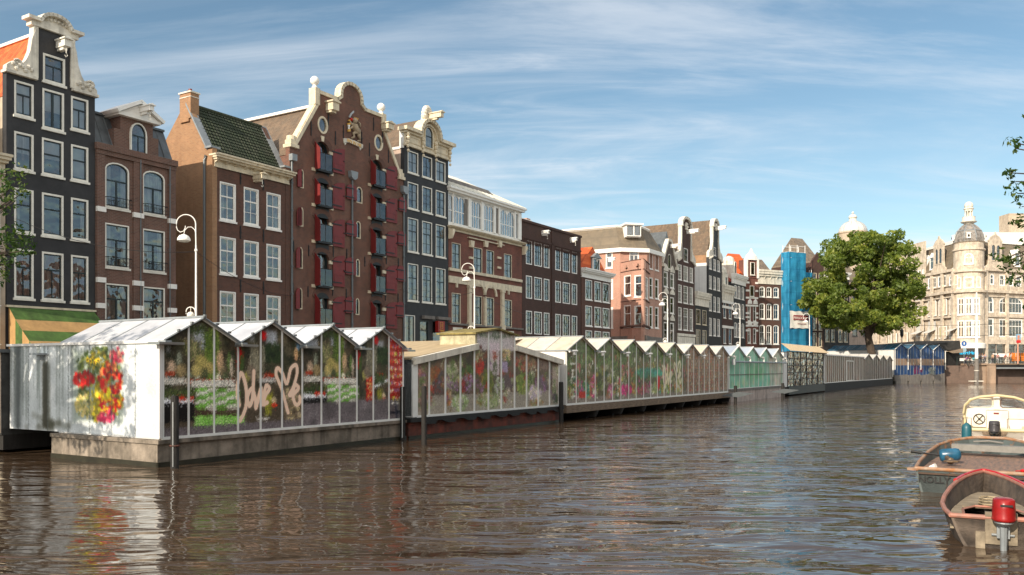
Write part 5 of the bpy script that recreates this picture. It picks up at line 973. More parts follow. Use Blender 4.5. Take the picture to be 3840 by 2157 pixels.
for k in range(9): a = f2.x(3700)+k*2.6; f2.win(a, a+2.5, .3, zg, kind='sash', top=.25, fw=.12, frame=M['grey'], inner=M['grey'], sw=.06, sill=False)
ze2 = f2.z(3696, 1015); f2.finish([(0, 0), (f2.w, 0), (f2.w, ze2), (0, ze2)], M['pale'], boxd=1.0)
mb = MB()   # rear body
def rel(v): return (v[0]-AHc.x, v[1]-AHc.y)
mb.prismz([rel(Lw1+Vector((1.2, 0))), rel(Lw0+Vector((1.2, 1))), rel((tcx, tcy)), rel(R0+Vector((.3, 1.3))), rel(R1+Vector((-.3, 1.3))), rel(R1+Vector((0, 26)))], 0, ze_-.2); mb.build('rear_body', [M['pale']], hA.root)
# bands, piers
mb = MB()
def band(P, Q, z, t, prj): 
    d_ = (Q-P).normalized(); n_ = Vector((d_.y, -d_.x)); a, b = rel(P), rel(Q); mb.add([(a[0]+n_.x*o, a[1]+n_.y*o, zz) for zz in (z, z+t) for o in (prj, -.1)]+[(b[0]+n_.x*o, b[1]+n_.y*o, zz) for zz in (z, z+t) for o in (prj, -.1)], [(0, 4, 6, 2), (2, 6, 7, 3), (0, 1, 5, 4), (0, 2, 3, 1), (4, 5, 7, 6)])
for P, Q in ((Lw1, Lw0), (R0, R1)):
    for z_, t_, p_ in ((zc-.3, .5, .55), (zc-1.1, .25, .2), (ze_-.35, .55, .45), (zc-5.0, .35, .25), (4.3+.0, .9, .25)): band(P, Q, z_, t_, p_)
    d_ = (Q-P).normalized(); n_ = Vector((d_.y, -d_.x)); Lg = (Q-P).length; k = 0; st = 3.6 if P == Lw1 else 5.6; x = (Lg-st*int(Lg/st)) if P == Lw1 else .4
    while x <= Lg+.1:
        c = P+d_*x; a = rel(c-d_*.35); b = rel(c+d_*.35); mb.add([(a[0], a[1], zz) for zz in (0, ze_)]+[(b[0], b[1], zz) for zz in (0, ze_)]+[(a[0]+n_.x*.35, a[1]+n_.y*.35, zz) for zz in (0, ze_)]+[(b[0]+n_.x*.35, b[1]+n_.y*.35, zz) for zz in (0, ze_)], [(4, 6, 7, 5), (0, 4, 5, 1), (2, 3, 7, 6)]); x += st
mb.build('stone_pier', [M['pale']], hA.root)
# round corner bay and turret
c_ = rel((tcx, tcy)); mb = MB(); zT1 = ypx(907, 163)-GA; zT0 = ypx(1010, 160)-GA
mb.lathe([(TR, 4.3), (TR, zc-.5), (TR+.45, zc-.4), (TR+.45, zc), (TR-.05, zc+.1), (TR-.1, zT0-.4), (TR+.3, zT0-.2), (TR+.25, zT0+.1), (TR-.1, zT0+.2), (TR-.1, zT1-1.7), (TR+.15, zT1-1.6), (TR+.15, zT1-1.35), (TR-.15, zT1-1.2), (TR-.15, zT1-.2), (TR+.1, zT1), (.1, zT1+.1)], (c_[0], c_[1], 0), 40)
mb.build('turret', [M['pale']], hA.root, False)
mb = MB(); mb.lathe([(TR, 0), (TR, 3.6)], (c_[0], c_[1], 0), 32); mb.build('shopfront', [dk], hA.root); mb = MB(); mb.lathe([(TR+.1, 3.6), (TR+.15, 4.5), (TR, 4.6)], (c_[0], c_[1], -.15), 32); mb.lathe([(TR+.08, .95+.2), (TR+.12, 1.7)], (c_[0], c_[1], -.15), 32)
mb.build('white_fascia', [M['purewhite']], hA.root)
def on_round(an, rad, zb_, zt_, w_, rise=0, nbar=2, curtain=False):   # window set in the round wall
    f3 = bpy.data.objects.new('t', None); th = math.radians(an); t_ = Vector((-math.sin(th), math.cos(th))); cpt = Vector((tcx+rad*math.cos(th), tcy+rad*math.sin(th)))
    A = cpt-t_*w_/2; Bq = cpt+t_*w_/2; f = world_face(hA, A, Bq); f.win(0, w_, zb_, zt_, rise=rise, hole=False, y=-.12, grid=(nbar, 1, 1), fw=.2, frame=M['purewhite'], inner=M['purewhite'], sw=.1, sill=True, top=.36)
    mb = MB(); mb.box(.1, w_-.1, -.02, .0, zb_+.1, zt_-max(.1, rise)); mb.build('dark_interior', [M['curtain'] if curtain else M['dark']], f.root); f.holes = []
    p = f.fr.O; import mathutils
    T = mathutils.Matrix.Translation((p.x-AHc.x, p.y-AHc.y, 0)) @ mathutils.Matrix.Rotation(f.fr.ang, 4, 'Z')
    for o in [o for o in bpy.data.objects if o.parent == f.root]:
        for q in [o]+list(o.children): q.data.transform(T)
        o.parent = hA.root
    bpy.data.objects.remove(f.root); bpy.data.objects.remove(f3)
R_ = TR*math.cos(R(13))
za1, zb1_ = ypx(1110, 158)-GA, ypx(1176, 158)-GA; za2, zb2_ = ypx(1197, 158)-GA, ypx(1264, 158)-GA
for an in (-146, -118, -90): on_round(an, R_, zb1_, za1, 1.27, 0, 2, an < -120); on_round(an, R_, zb2_, za2, 1.27, 0, 1)
for an, w_ in ((-156, .9), (-118, 1.7), (-80, .9)): on_round(an, TR-.2, ypx(1072, 158)-GA, ypx(1030, 158)-GA, w_, 0, 1, False)
on_round(-118, TR-.2, ypx(986, 160)-GA, ypx(944, 160)-GA, 1.6, .8, 2)
mb = MB()     # dome
dz = zT1+.05; E0 = [(2.7, 0), (2.75, .6), (2.6, 1.3), (2.25, 2.1), (1.7, 2.8), (1.15, 3.3), (.95, 3.5)]
mb.lathe(E0, (c_[0], c_[1], dz), 8); do = mb.build('dome', [pbr('slate_dome', (.34, .31, .28), .6, .4, 2.0, streak=.2)], hA.root); mb = MB()
for k in range(8): th = 2*math.pi*k/8; mb.tube([(c_[0]+r*math.cos(th), c_[1]+r*math.sin(th), dz+z) for r, z in E0[:-1]], .09, 6)
mb.lathe([(2.3, 2.05), (2.35, 2.15), (2.2, 2.25)], (c_[0], c_[1], dz), 8); mb.build('dome_rib', [M['lead']], do)
for k in (-1, 0, 1):
    th = R(-118+k*90); x, y = c_[0]+2.5*math.cos(th), c_[1]+2.5*math.sin(th); q = MB(); q.lathe([(.40, 0), (.40, .9), (.5, .95), (.5, 1.05), (.05, 1.2)], (x, y, dz+.5), 6); q.build('dome_dormer', [M['purewhite']], do); q = MB(); q.ball((x+.33*math.cos(th), y+.33*math.sin(th), dz+1.0), .2, 8, 0, 1.5); q.build('dormer_opening', [M['dark']], do)
mb = MB(); lz = dz+3.5; mb.lathe([(.75, 0), (.9, .15), (1.4, .4), (1.45, .55), (1.15, .6), (1.15, 1.4), (1.18, 1.45), (.6, 1.47)], (c_[0], c_[1], lz), 16)
for k in range(8): th = math.pi*k/4; mb.tube([(c_[0]+.62*math.cos(th), c_[1]+.62*math.sin(th), lz+1.4), (c_[0]+.62*math.cos(th), c_[1]+.62*math.sin(th), lz+2.55)], .12, 6)
mb.lathe([(.3, 1.4), (.3, 2.5)], (c_[0], c_[1], lz), 8); mb.lathe([(.74, 2.5), (.76, 2.85), (.92, 2.95), (.92, 3.1), (.65, 3.2), (.8, 3.5), (.76, 3.85), (.6, 4.15), (.3, 4.35), (.03, 4.4)], (c_[0], c_[1], lz), 12)
mb.build('lantern', [M['weathered']], hA.root)
# mansards with stone gables and dormers
mb = MB()
def slope(P, Q, z0, z1, inn):
    d_ = (Q-P).normalized(); n_ = Vector((-d_.y, d_.x)); a, b = rel(P), rel(Q); a2, b2 = rel(P+n_*inn), rel(Q+n_*inn); a3, b3 = rel(P+n_*9), rel(Q+n_*9); mb.add([(a[0], a[1], z0), (b[0], b[1], z0), (b2[0], b2[1], z1), (a2[0], a2[1], z1), (b3[0], b3[1], z1+.1), (a3[0], a3[1], z1+.1)], [(0, 1, 2, 3), (3, 2, 4, 5), (0, 3, 5), (1, 4, 2)])
La = Lw0+lwd*27.0; slope(Lw0+lwd*17.0, Lw0+lwd*1.5, ze_+.1, ze_+5.6, 2.4); slope(R0+rd*1.5, R1, ze_+.1, ze_+5.6, 2.4); mb.build('mansard_roof', [M['t_slate']], hA.root)
mb = MB()
for P, Q in ((Lw0+lwd*17.0+Vector((2.4, 0)), Lw0+lwd*2+Vector((2.4, 0))), (R0+rd*3+Vector((-.8, 2.2)), R1+Vector((-.8, 2.2)))): band(P, Q, ze_+5.55, .5, .2)
mb.build('roof_edge', [M['purewhite']], hA.root)
for P, d_, xs in ((Lw0, -lwd, (-11.5, -8.0)), (R0, rd, (9.5, 13.5, 17.5, 21.5))):
    for x_ in xs:
        Q = P+d_*(x_ if P == R0 else x_); dd = d_ if P == R0 else -lwd; f = world_face(hA, Q-dd*.75, Q+dd*.75); f.win(0, 1.5, ze_+.9, ze_+3.7, rise=.7, hole=False, y=.3, fw=.2, frame=M['purewhite'], inner=M['purewhite'], sill=True); q = MB(); q.box(-.15, 1.65, .42, 2.4, ze_+.7, ze_+3.4); q.prism([(-.25, ze_+3.3), (1.75, ze_+3.3), (.75, ze_+4.3)], .2, 2.4); q.build('dormer', [M['purewhite']], f.root)
        f.holes = []; f.finish([(.1, ze_+.2), (1.4, ze_+.2), (1.4, ze_+.3), (.1, ze_+.3)], M['pale'], boxd=.2, name='dormer_base')
for P, dd in ((Lw0+lwd*5.2, -lwd), (R0+rd*3.2, rd)):           # shaped stone gables either side of the turret
    f = world_face(hA, P-dd*2.6, P+dd*2.6); f.win(1.5, 2.5, ze_+1.7, ze_+4.8, rise=.5, fw=.12, frame=M['pale']); f.win(2.8, 3.8, ze_+1.7, ze_+4.8, rise=.5, fw=.12, frame=M['pale'])
    f.finish([(0, ze_-.2), (5.2, ze_-.2), (5.1, ze_+.6), (4.5, ze_+1.0), (4.3, ze_+2.4), (4.3, ze_+5.3), (4.5, ze_+5.5), (3.6, ze_+6.4), (2.9, ze_+6.7), (2.6, ze_+7.3), (2.3, ze_+6.7), (1.6, ze_+6.4), (.7, ze_+5.5), (.9, ze_+5.3), (.9, ze_+2.4), (.7, ze_+1.0), (.1, ze_+.6)], M['pale'], name='stone_gable', boxd=.6)
# awnings on the left wing
stg = pbr('pale_striped_canvas', (.62, .60, .56), .8, .1, 8, stretch=(1, 4, .2)); mb = MB()
Pn = Vector((lwd.y*-1, lwd.x))
for (a, b) in ((3482, 3510), (3566, 3592), (3437, 3466)):
    fL = Frame(Lw1, Lw0-Lw1); ua, ub = fL.at(a), fL.at(b); A, Bq = fL.pos(ua), fL.pos(ub); A2, B2 = fL.pos(ua, -1.6), fL.pos(ub, -1.6); zt_ = fL.at(3561, 1200)[1]-GA; zm_ = fL.at(3561, 1233)[1]-GA; zl_ = fL.at(3561, 1246)[1]-GA
    A, Bq, A2, B2 = rel(A+Vector((-.05, 0))), rel(Bq+Vector((-.05, 0))), rel(A2), rel(B2); mb.add([(*A, zt_), (*Bq, zt_), (*Bq, zm_), (*A, zm_), (*B2, zl_), (*A2, zl_)], [(0, 1, 2, 3), (3, 2, 4, 5)])
mb.build('canvas_awning', [stg], hA.root, split=1)
th = R(-118); cy_ = text('Albert Heijn', 1.35, None, hA.root, (0, 0, 0), ext=.05, align='CENTER', bold=.015) if False else None
signm = pbr('cyan_sign', (.02, .42, .75), .35, .02)
# sign letters stand on the round shop fascia
for i, chh in enumerate('Albert Heijn'):
    if chh == ' ': continue
    an = R(-153)+R(7.6)*[0, 1.0, 1.65, 2.5, 3.45, 4.2, 0, 5.5, 6.55, 7.4, 7.95, 8.7][i]
    text(chh, .85, signm, hA.root, (c_[0]+(TR+.06)*math.cos(an), c_[1]+(TR+.06)*math.sin(an), 2.55), (R(90), 0, an+R(90)), .04, bold=.02)
q = MB(); yy = ypx(1240, 160)-GA; fL = Frame(Lw1, Lw0-Lw1); pp = rel(fL.pos(fL.at(3533), -.12)); q.lathe([(.02, -1.3), (.6, -.9), (.62, .9), (.02, 1.3)], (pp[0], pp[1], yy), 10, sx=.3); q.build('yellow_poster', [pbr('yellow_print', (.68, .62, .03), .6, .1)], hA.root)
# pale house deeper on the right, behind the corner building
p = Vector((.577*190, 190)); bb = thing('office_block', 'plain pale grey block with rooftop box rising behind the sandstone corner building', 'building', (p.x, p.y, GA), 0); mb = MB(); t1 = ypx(880, 195)-GA; mb.box(-13, 16, 4, 24, 0, t1-3.2); mb.box(-4, 22, 2, 24, 0, t1); mb.build('wall', [M['whitewall']], bb); mb = MB(); mb.box(6.6, 28, 0, 1.9, 0, t1+.4); mb.build('sandstone_wall', [M['pale']], bb); mb = MB(); mb.box(4.5, 8, 6, 10, t1, t1+5); mb.build('rooftop_box', [M['plaster']], bb)
p = Vector((.478*196, 196)); bb = thing('sandstone_building', 'sandstone building with grey hipped roof to the right of the big tree', 'building', (p.x, p.y, GA), 0); mb = MB(); t1 = ypx(985, 196)-GA; mb.box(-2, 13, 0, 16, 0, t1); mb.build('wall', [M['pale']], bb); mb = MB(); hr = ypx(925, 198)-GA; mb.add([(-2.2, -.2, t1), (13.2, -.2, t1), (13.2, 16, t1), (-2.2, 16, t1), (2.5, 5, hr), (13.2, 5, hr-.4), (13.2, 11, hr-.4), (2.5, 11, hr)], [(0, 1, 5, 4), (4, 5, 6, 7), (0, 4, 7, 3), (1, 2, 6, 5)]); mb.build('hipped_roof', [M['t_slatedark']], bb)
# white dome of a church far behind
Yd = 240; dx = (3198-1920)/3200*Yd; dr = 50/3200*Yd*1.02; zb_ = ypx(872, Yd); dm = thing('domed_church', 'white ribbed dome with lantern rising behind the crown of the big tree', 'church', (dx, Yd, STREET)); Bz = zb_-STREET
mb = MB(); mb.lathe([(dr, -9), (dr, -.6), (dr*1.06, -.4), (dr*1.06, 0)], (0, 0, Bz), 32); mb.box(-dr*1.8, dr*1.8, -dr*1.2, dr*2.4, 0, Bz-9); mb.build('wall', [M['plaster']], dm)
hd = (872-830)/3200*Yd; mb = MB(); mb.lathe([(dr*math.cos(a), hd*1.02*math.sin(a)) for a in [math.pi/2*i/12 for i in range(12)]]+[(.9, hd)], (0, 0, Bz), 32); do = mb.build('dome', [pbr('white_lead_dome', (.66, .65, .62), .45, .12, 1, streak=.2)], dm, True)
mb = MB()
for k in range(12): th = 2*math.pi*k/12; mb.tube([(dr*1.005*math.cos(a)*math.cos(th), dr*1.005*math.cos(a)*math.sin(th), Bz+hd*1.02*math.sin(a)) for a in [math.pi/2*i/9 for i in range(9)]], .06, 5)
mb.build('dome_rib', [M['lead']], do); mb = MB(); lh = (830-795)/3200*Yd; mb.lathe([(1.05, 0), (1.1, .2), (.95, .3), (.95, lh*.36), (1.15, lh*.38), (1.1, lh*.5), (.8, lh*.68), (.25, lh*.78), (.2, lh*.8)], (0, 0, Bz+hd-.1), 16); mb.ball((0, 0, Bz+hd+lh*.9), .34, 10); mb.build('lantern', [M['weathered']], dm, True)
# ================================================================== setting: water, quays, street, ground
def water_mat():
    m, nt, p, o = mat('canal_water'); p.inputs['Base Color'].default_value = (.065, .042, .026, 1); p.inputs['Roughness'].default_value = .03; p.inputs['IOR'].default_value = 1.40
    tc = N(nt, 'ShaderNodeTexCoord'); hs_ = []
    for sc, st, rot, am, det, dis in ((.62, (.32, 1.0, 1), 20, 1.5, 2, .9), (1.7, (.34, 1, 1), 6, .50, 2, 1.1), (5.2, (.4, 1, 1), 34, .055, 1, .5)):
        mp = N(nt, 'ShaderNodeMapping'); mp.inputs['Scale'].default_value = st; mp.inputs['Rotation'].default_value = (0, 0, R(rot)); L(nt, tc.outputs['Object'], mp.inputs[0])
        no = N(nt, 'ShaderNodeTexNoise'); no.inputs['Scale'].default_value = sc; no.inputs['Detail'].default_value = det; no.inputs['Roughness'].default_value = .5; no.inputs['Distortion'].default_value = dis; L(nt, mp.outputs[0], no.inputs[0]); hs_.append(MA(nt, 'MULTIPLY', no.outputs[0], am))
    mpb = N(nt, 'ShaderNodeMapping'); mpb.inputs['Scale'].default_value = (.06, .12, 1); mpb.inputs['Rotation'].default_value = (0, 0, R(30)); L(nt, tc.outputs['Object'], mpb.inputs[0]); nb = N(nt, 'ShaderNodeTexNoise'); nb.inputs['Scale'].default_value = 1; nb.inputs['Detail'].default_value = 3; L(nt, mpb.outputs[0], nb.inputs[0])
    sp = N(nt, 'ShaderNodeSeparateXYZ'); L(nt, tc.outputs['Object'], sp.inputs[0])
    # breeze: ripples are calmer in the lee of the stalls, livelier towards the open middle
    open_ = N(nt, 'ShaderNodeMapRange'); open_.inputs[1].default_value = 1; open_.inputs[2].default_value = 20; open_.inputs[3].default_value = .55; open_.inputs[4].default_value = 1.25
    dd = MA(nt, 'ADD', MA(nt, 'MULTIPLY', MA(nt, 'SUBTRACT', sp.outputs[0], P0.x), D.y), MA(nt, 'MULTIPLY', MA(nt, 'SUBTRACT', sp.outputs[1], P0.y), -D.x)); L(nt, dd, open_.inputs[0])
    H = MA(nt, 'ADD', MA(nt, 'ADD', hs_[0], hs_[1]), hs_[2]); bp = N(nt, 'ShaderNodeBump'); bp.inputs['Distance'].default_value = .14
    L(nt, MA(nt, 'MULTIPLY', open_.outputs[0], MA(nt, 'SUBTRACT', MA(nt, 'MULTIPLY', nb.outputs[0], 2.6), .35), clamp=True), bp.inputs['Strength']); L(nt, H, bp.inputs['Height']); L(nt, bp.outputs[0], p.inputs['Normal']); return m
# water surface: swell modelled near the viewer, flat sheet beyond
rr = [2.2]; 
while rr[-1] < 150: rr.append(rr[-1]*1.022+.01)
nA = 190; V = []
for r in rr:
    for k in range(nA+1):
        th = R(35)+R(110)*k/nA; x, y = r*math.cos(th), r*math.sin(th); fade = max(0, 1-r/110)
        z = fade*(.045*noise.noise(Vector((x*.55+3, y*.75, 0)))+.022*noise.noise(Vector((x*1.1+y*.4, y*1.7-x*.3, 5)))+.006*noise.noise(Vector((x*2.4, y*3.6, 9))))
        V.append((x, y, z))
mb = MB(); mb.add(V, [(i*(nA+1)+k+1, i*(nA+1)+k, (i+1)*(nA+1)+k, (i+1)*(nA+1)+k+1) for i in range(len(rr)-1) for k in range(nA)])
wm = water_mat(); tag(mb.build('water', [wm], None, True), kind='structure')
mb = MB(); mb.box(-900, 900, -600, 1500, -3.1, -3.0); tag(mb.build('ground', [M['grey']]), kind='structure')
mb = MB(); mb.add([(-120, -60, -.06), (160, -60, -.06), (160, 300, -.06), (-120, 300, -.06)], [(0, 1, 2, 3)]); tag(mb.build('canal', [wm]), kind='structure')
def quad_world(pts, z0, z1, name, m, kind='structure', label=None, cat=None):
    mb = MB(); mb.prismz(pts, z0, z1); return tag(mb.build(name, [m]), label, cat, None, kind)
paving = pbr('brick_paving', (.22, .15, .12), .9, .25, 3); asph = pbr('asphalt', (.06, .058, .055), .9, .2, 4)
def W2(u, back): p = P0+D*u+B*back; return (p.x, p.y)
A1 = W2(-60, 9.2); A2 = W2(126, 9.2); q3 = W2(126, 9.2)
quay_pts = [W2(-60, 9.2), W2(150, 9.2), (79.0, 150.2), (160, 176), (160, 420), (-160, 420), W2(-60, 60)]
quad_world(quay_pts, -3, STREET-.15, 'quay', M['concrete'])
mb = MB(); mb.prismz([W2(-60, 9.6), W2(146, 9.6), W2(146, 9.6+9), W2(-60, 9.6+9)], STREET-.14, STREET-.10); tag(mb.build('road', [asph]), kind='structure')
mb = MB(); mb.prismz([W2(-60, 18.9), W2(120, 18.9), (60, 160), (20, 170), W2(-60, 40)], STREET-.14, STREET); tag(mb.build('pavement', [paving]), kind='structure')
mb = MB(); mb.prismz([(60, 150.5), (160, 177), (160, 420), (40, 420), (40, 165)], STREET-.1, 2.75); tag(mb.build('square', [paving]), kind='structure')
# near bank behind and to the right of the camera
Nb = lambda u, off: (P0.x+D.x*u-B.x*off, P0.y+D.y*u-B.y*off)
quad_world([Nb(-60, 21.5), Nb(118, 21.5), (160, 150), (160, -60)], -3, 1.25, 'near_quay', M['concrete'])

# ================================================================== painted stall prints
def srgb2lin(a): return np.where(a <= .04045, a/12.92, ((a+.055)/1.055)**2.4)
class Art:
    def __init__(s, W, z0, z1, res, base): s.W, s.z0, s.z1, s.res = W, z0, z1, res; s.nx = int(W/res)+2; s.nz = int((z1-z0)/res)+2; s.a = np.ones((s.nz, s.nx, 3))*np.array(base); s.rng = np.random.default_rng(5)
    def _win(s, x0, x1, z0, z1):
        i0 = max(int(x0/s.res), 0); i1 = min(int(x1/s.res)+2, s.nx); j0 = max(int((z0-s.z0)/s.res), 0); j1 = min(int((z1-s.z0)/s.res)+2, s.nz)
        if i1 <= i0 or j1 <= j0: return None
        X, Z = np.meshgrid((np.arange(i0, i1))*s.res, s.z0+np.arange(j0, j1)*s.res); return i0, i1, j0, j1, X, Z
    def _mix(s, w, m, col): 
        i0, i1, j0, j1 = w[:4]; m = m[..., None]; s.a[j0:j1, i0:i1] = s.a[j0:j1, i0:i1]*(1-m)+np.array(col)*m
    def rect(s, x0, z0, x1, z1, col, al=1, soft=0):
        if x1 < x0: x0, x1 = x1, x0
        if z1 < z0: z0, z1 = z1, z0
        w = s._win(x0, x1, z0, z1)
        if not w: return
        X, Z = w[4], w[5]; 
        if soft: m = np.clip(np.minimum(np.minimum(X-x0, x1-X), np.minimum(Z-z0, z1-Z))/soft, 0, 1)*al
        else: m = ((X >= x0) & (X <= x1) & (Z >= z0) & (Z <= z1))*al
        s._mix(w, m*1.0, col)
    def ell(s, cx, cz, rx, rz, col, al=1, soft=.35):
        w = s._win(cx-rx, cx+rx, cz-rz, cz+rz)
        if not w: return
        d = np.sqrt(((w[4]-cx)/rx)**2+((w[5]-cz)/rz)**2); s._mix(w, np.clip((1-d)/soft, 0, 1)*al, col)
    def cap(s, p, q, r, col, al=1, soft=.25):
        w = s._win(min(p[0], q[0])-r, max(p[0], q[0])+r, min(p[1], q[1])-r, max(p[1], q[1])+r)
        if not w: return
        dx, dz = q[0]-p[0], q[1]-p[1]; l2 = dx*dx+dz*dz+1e-9; t = np.clip(((w[4]-p[0])*dx+(w[5]-p[1])*dz)/l2, 0, 1); d = np.hypot(w[4]-p[0]-t*dx, w[5]-p[1]-t*dz)/r; s._mix(w, np.clip((1-d)/soft, 0, 1)*al, col)
    def line(s, pts, r, col, al=1, soft=.25):
        for a, b in zip(pts[:-1], pts[1:]): s.cap(a, b, r, col, al, soft)
    def clump(s, x0, z0, x1, z1, n, r0, r1, pal, asp=1.0, al=.9, ell=False, soft=.5):
        g = s.rng
        for _ in range(n):
            if ell: t = g.random()*6.283; k = math.sqrt(g.random()); x = (x0+x1)/2+k*math.cos(t)*(x1-x0)/2; z = (z0+z1)/2+k*math.sin(t)*(z1-z0)/2
            else: x = g.uniform(x0, x1); z = g.uniform(z0, z1)
            r = g.uniform(r0, r1); c = np.array(pal[g.integers(len(pal))])*g.uniform(.75, 1.2); s.ell(x, z, r*g.uniform(.6, 1.3), r*asp*g.uniform(.6, 1.3), np.clip(c, 0, 1), al, soft)
    def blades(s, x0, z0, x1, z1, n, ln, w_, pal, lean=.3, dn=False):
        g = s.rng
        for _ in range(n): x = g.uniform(x0, x1); z = g.uniform(z0, z1); l = ln*g.uniform(.5, 1.2); a = g.uniform(-lean, lean); c = np.clip(np.array(pal[g.integers(len(pal))])*g.uniform(.7, 1.25), 0, 1); s.cap((x, z), (x+l*math.sin(a), z+(-l if dn else l)*math.cos(a)), w_, c, .9, .6)
    def grain(s, j=1.6, n=.10):                      # halftone and weathering of the print
        g = s.rng; J, I = np.meshgrid(np.arange(s.nz), np.arange(s.nx), indexing='ij'); J = np.clip(J+np.rint(g.normal(size=J.shape)*j).astype(int), 0, s.nz-1); I = np.clip(I+np.rint(g.normal(size=I.shape)*j).astype(int), 0, s.nx-1); s.a = .45*s.a+.55*s.a[J, I]; s.a *= 1+g.normal(size=s.a.shape[:2])[..., None]*n
    def sample(s, x, z):
        fx = np.clip(x/s.res, 0, s.nx-1.001); fz = np.clip((z-s.z0)/s.res, 0, s.nz-1.001); i = fx.astype(int); j = fz.astype(int); return s.a[j, i]
def vcmat(name, rough=.3, coat=.0, spec=.5):
    m, nt, p, o = mat(name); at = N(nt, 'ShaderNodeAttribute'); at.attribute_name = 'print'; L(nt, at.outputs[0], p.inputs['Base Color']); p.inputs['Roughness'].default_value = rough; p.inputs['Coat Weight'].default_value = coat; p.inputs['Coat Roughness'].default_value = .06; p.inputs['Specular IOR Level'].default_value = spec
    tc = N(nt, 'ShaderNodeTexCoord'); no = N(nt, 'ShaderNodeTexNoise'); no.inputs['Scale'].default_value = .9; L(nt, tc.outputs['Object'], no.inputs[0]); b = N(nt, 'ShaderNodeBump'); b.inputs['Strength'].default_value = .25; b.inputs['Distance'].default_value = .05; L(nt, no.outputs[0], b.inputs['Height']); L(nt, b.outputs[0], p.inputs['Coat Normal']); return m
M['print'] = vcmat('printed_film', .45, .10, .25)
def print_mesh(name, art, W, top, z0, parent, m=None, place=None, gain=1.3, step=1.0):
    nx = int(W/(art.res*step)); zmax = max(top(W*i/nx) for i in range(nx+1)); nz = int((zmax-z0)/(art.res*step)); xs = np.linspace(0, W, nx+1); tp = np.array([top(x) for x in xs]); t = np.linspace(0, 1, nz+1)[:, None]
    Z = z0+t*(tp[None, :]-z0); X = np.repeat(xs[None, :], nz+1, 0); col = srgb2lin(np.clip(art.sample(X, Z), 0, 1))*gain
    me = bpy.data.meshes.new(name); V = [(place or (lambda a, b: (a, 0, b)))(a, b) for a, b in zip(X.ravel().tolist(), Z.ravel().tolist())]
    me.from_pydata(V, [], [(j*(nx+1)+i, j*(nx+1)+i+1, (j+1)*(nx+1)+i+1, (j+1)*(nx+1)+i) for j in range(nz) for i in range(nx)])
    at = me.color_attributes.new('print', 'FLOAT_COLOR', 'POINT'); buf = np.ones((len(V), 4), dtype=np.float32); buf[:, :3] = col.reshape(-1, 3); at.data.foreach_set('color', buf.ravel())
    me.materials.append(m or M['print']); o = bpy.data.objects.new(name, me); C.objects.link(o); o.parent = parent; return o
def graffiti(a, f, r, col, fuzz=.45):
    """the tag 'Love Me' with a heart for the M, f maps 0..1 x 0..1 to the wall"""
    S = [[(.20, .50), (.13, .30), (.10, .62), (.06, .80), (.00, .60), (.00, .35), (.08, .24), (.14, .45), (.11, .85), (.05, .98), (-.01, .70), (.02, .40), (.10, .22), (.04, .0)][6:],
         [(.02, .30), (-.01, .62), (.04, .92), (.10, .72), (.12, .42), (.09, .18), (.02, -.02)], [(.22, .96), (.20, .45), (.16, .28), (.13, .45), (.19, .62), (.24, .40), (.25, .24), (.32, .62), (.33, .30), (.39, .66), (.44, .60), (.38, .46), (.36, .30), (.42, .34)],
         [(.72, .10), (.62, .60), (.54, .88), (.56, 1.02), (.63, .92), (.70, .70), (.76, 1.0), (.84, 1.08), (.86, .92), (.80, .62), (.74, .46), (.84, .52), (.88, .62), (.82, .66), (.80, .42), (.84, .26), (.90, .30), (.90, .44)]]
    for st in S[1:]:
        P = [f(*p) for p in st]; Q = []
        for i in range(len(P)-1):
            p0, p1, p2, p3 = P[max(i-1, 0)], P[i], P[i+1], P[min(i+2, len(P)-1)]
            for k in range(6): t = k/6; Q.append(tuple(.5*((2*p1[d])+(-p0[d]+p2[d])*t+(2*p0[d]-5*p1[d]+4*p2[d]-p3[d])*t*t+(-p0[d]+3*p1[d]-3*p2[d]+p3[d])*t**3) for d in (0, 1)))
        a.line(Q, r*2.0, col, .10, 1.0); a.line(Q, r, col, 1, .3)
def panes(a, n):                                    # sheets of film that have faded unevenly
    for i in range(n): a.rect(a.W*i/n, a.z0, a.W*(i+1)/n, a.z1, [(.62, .58, .52), (.22, .2, .17), (.5, .52, .46)][a.rng.integers(3)], a.rng.uniform(.02, .22))
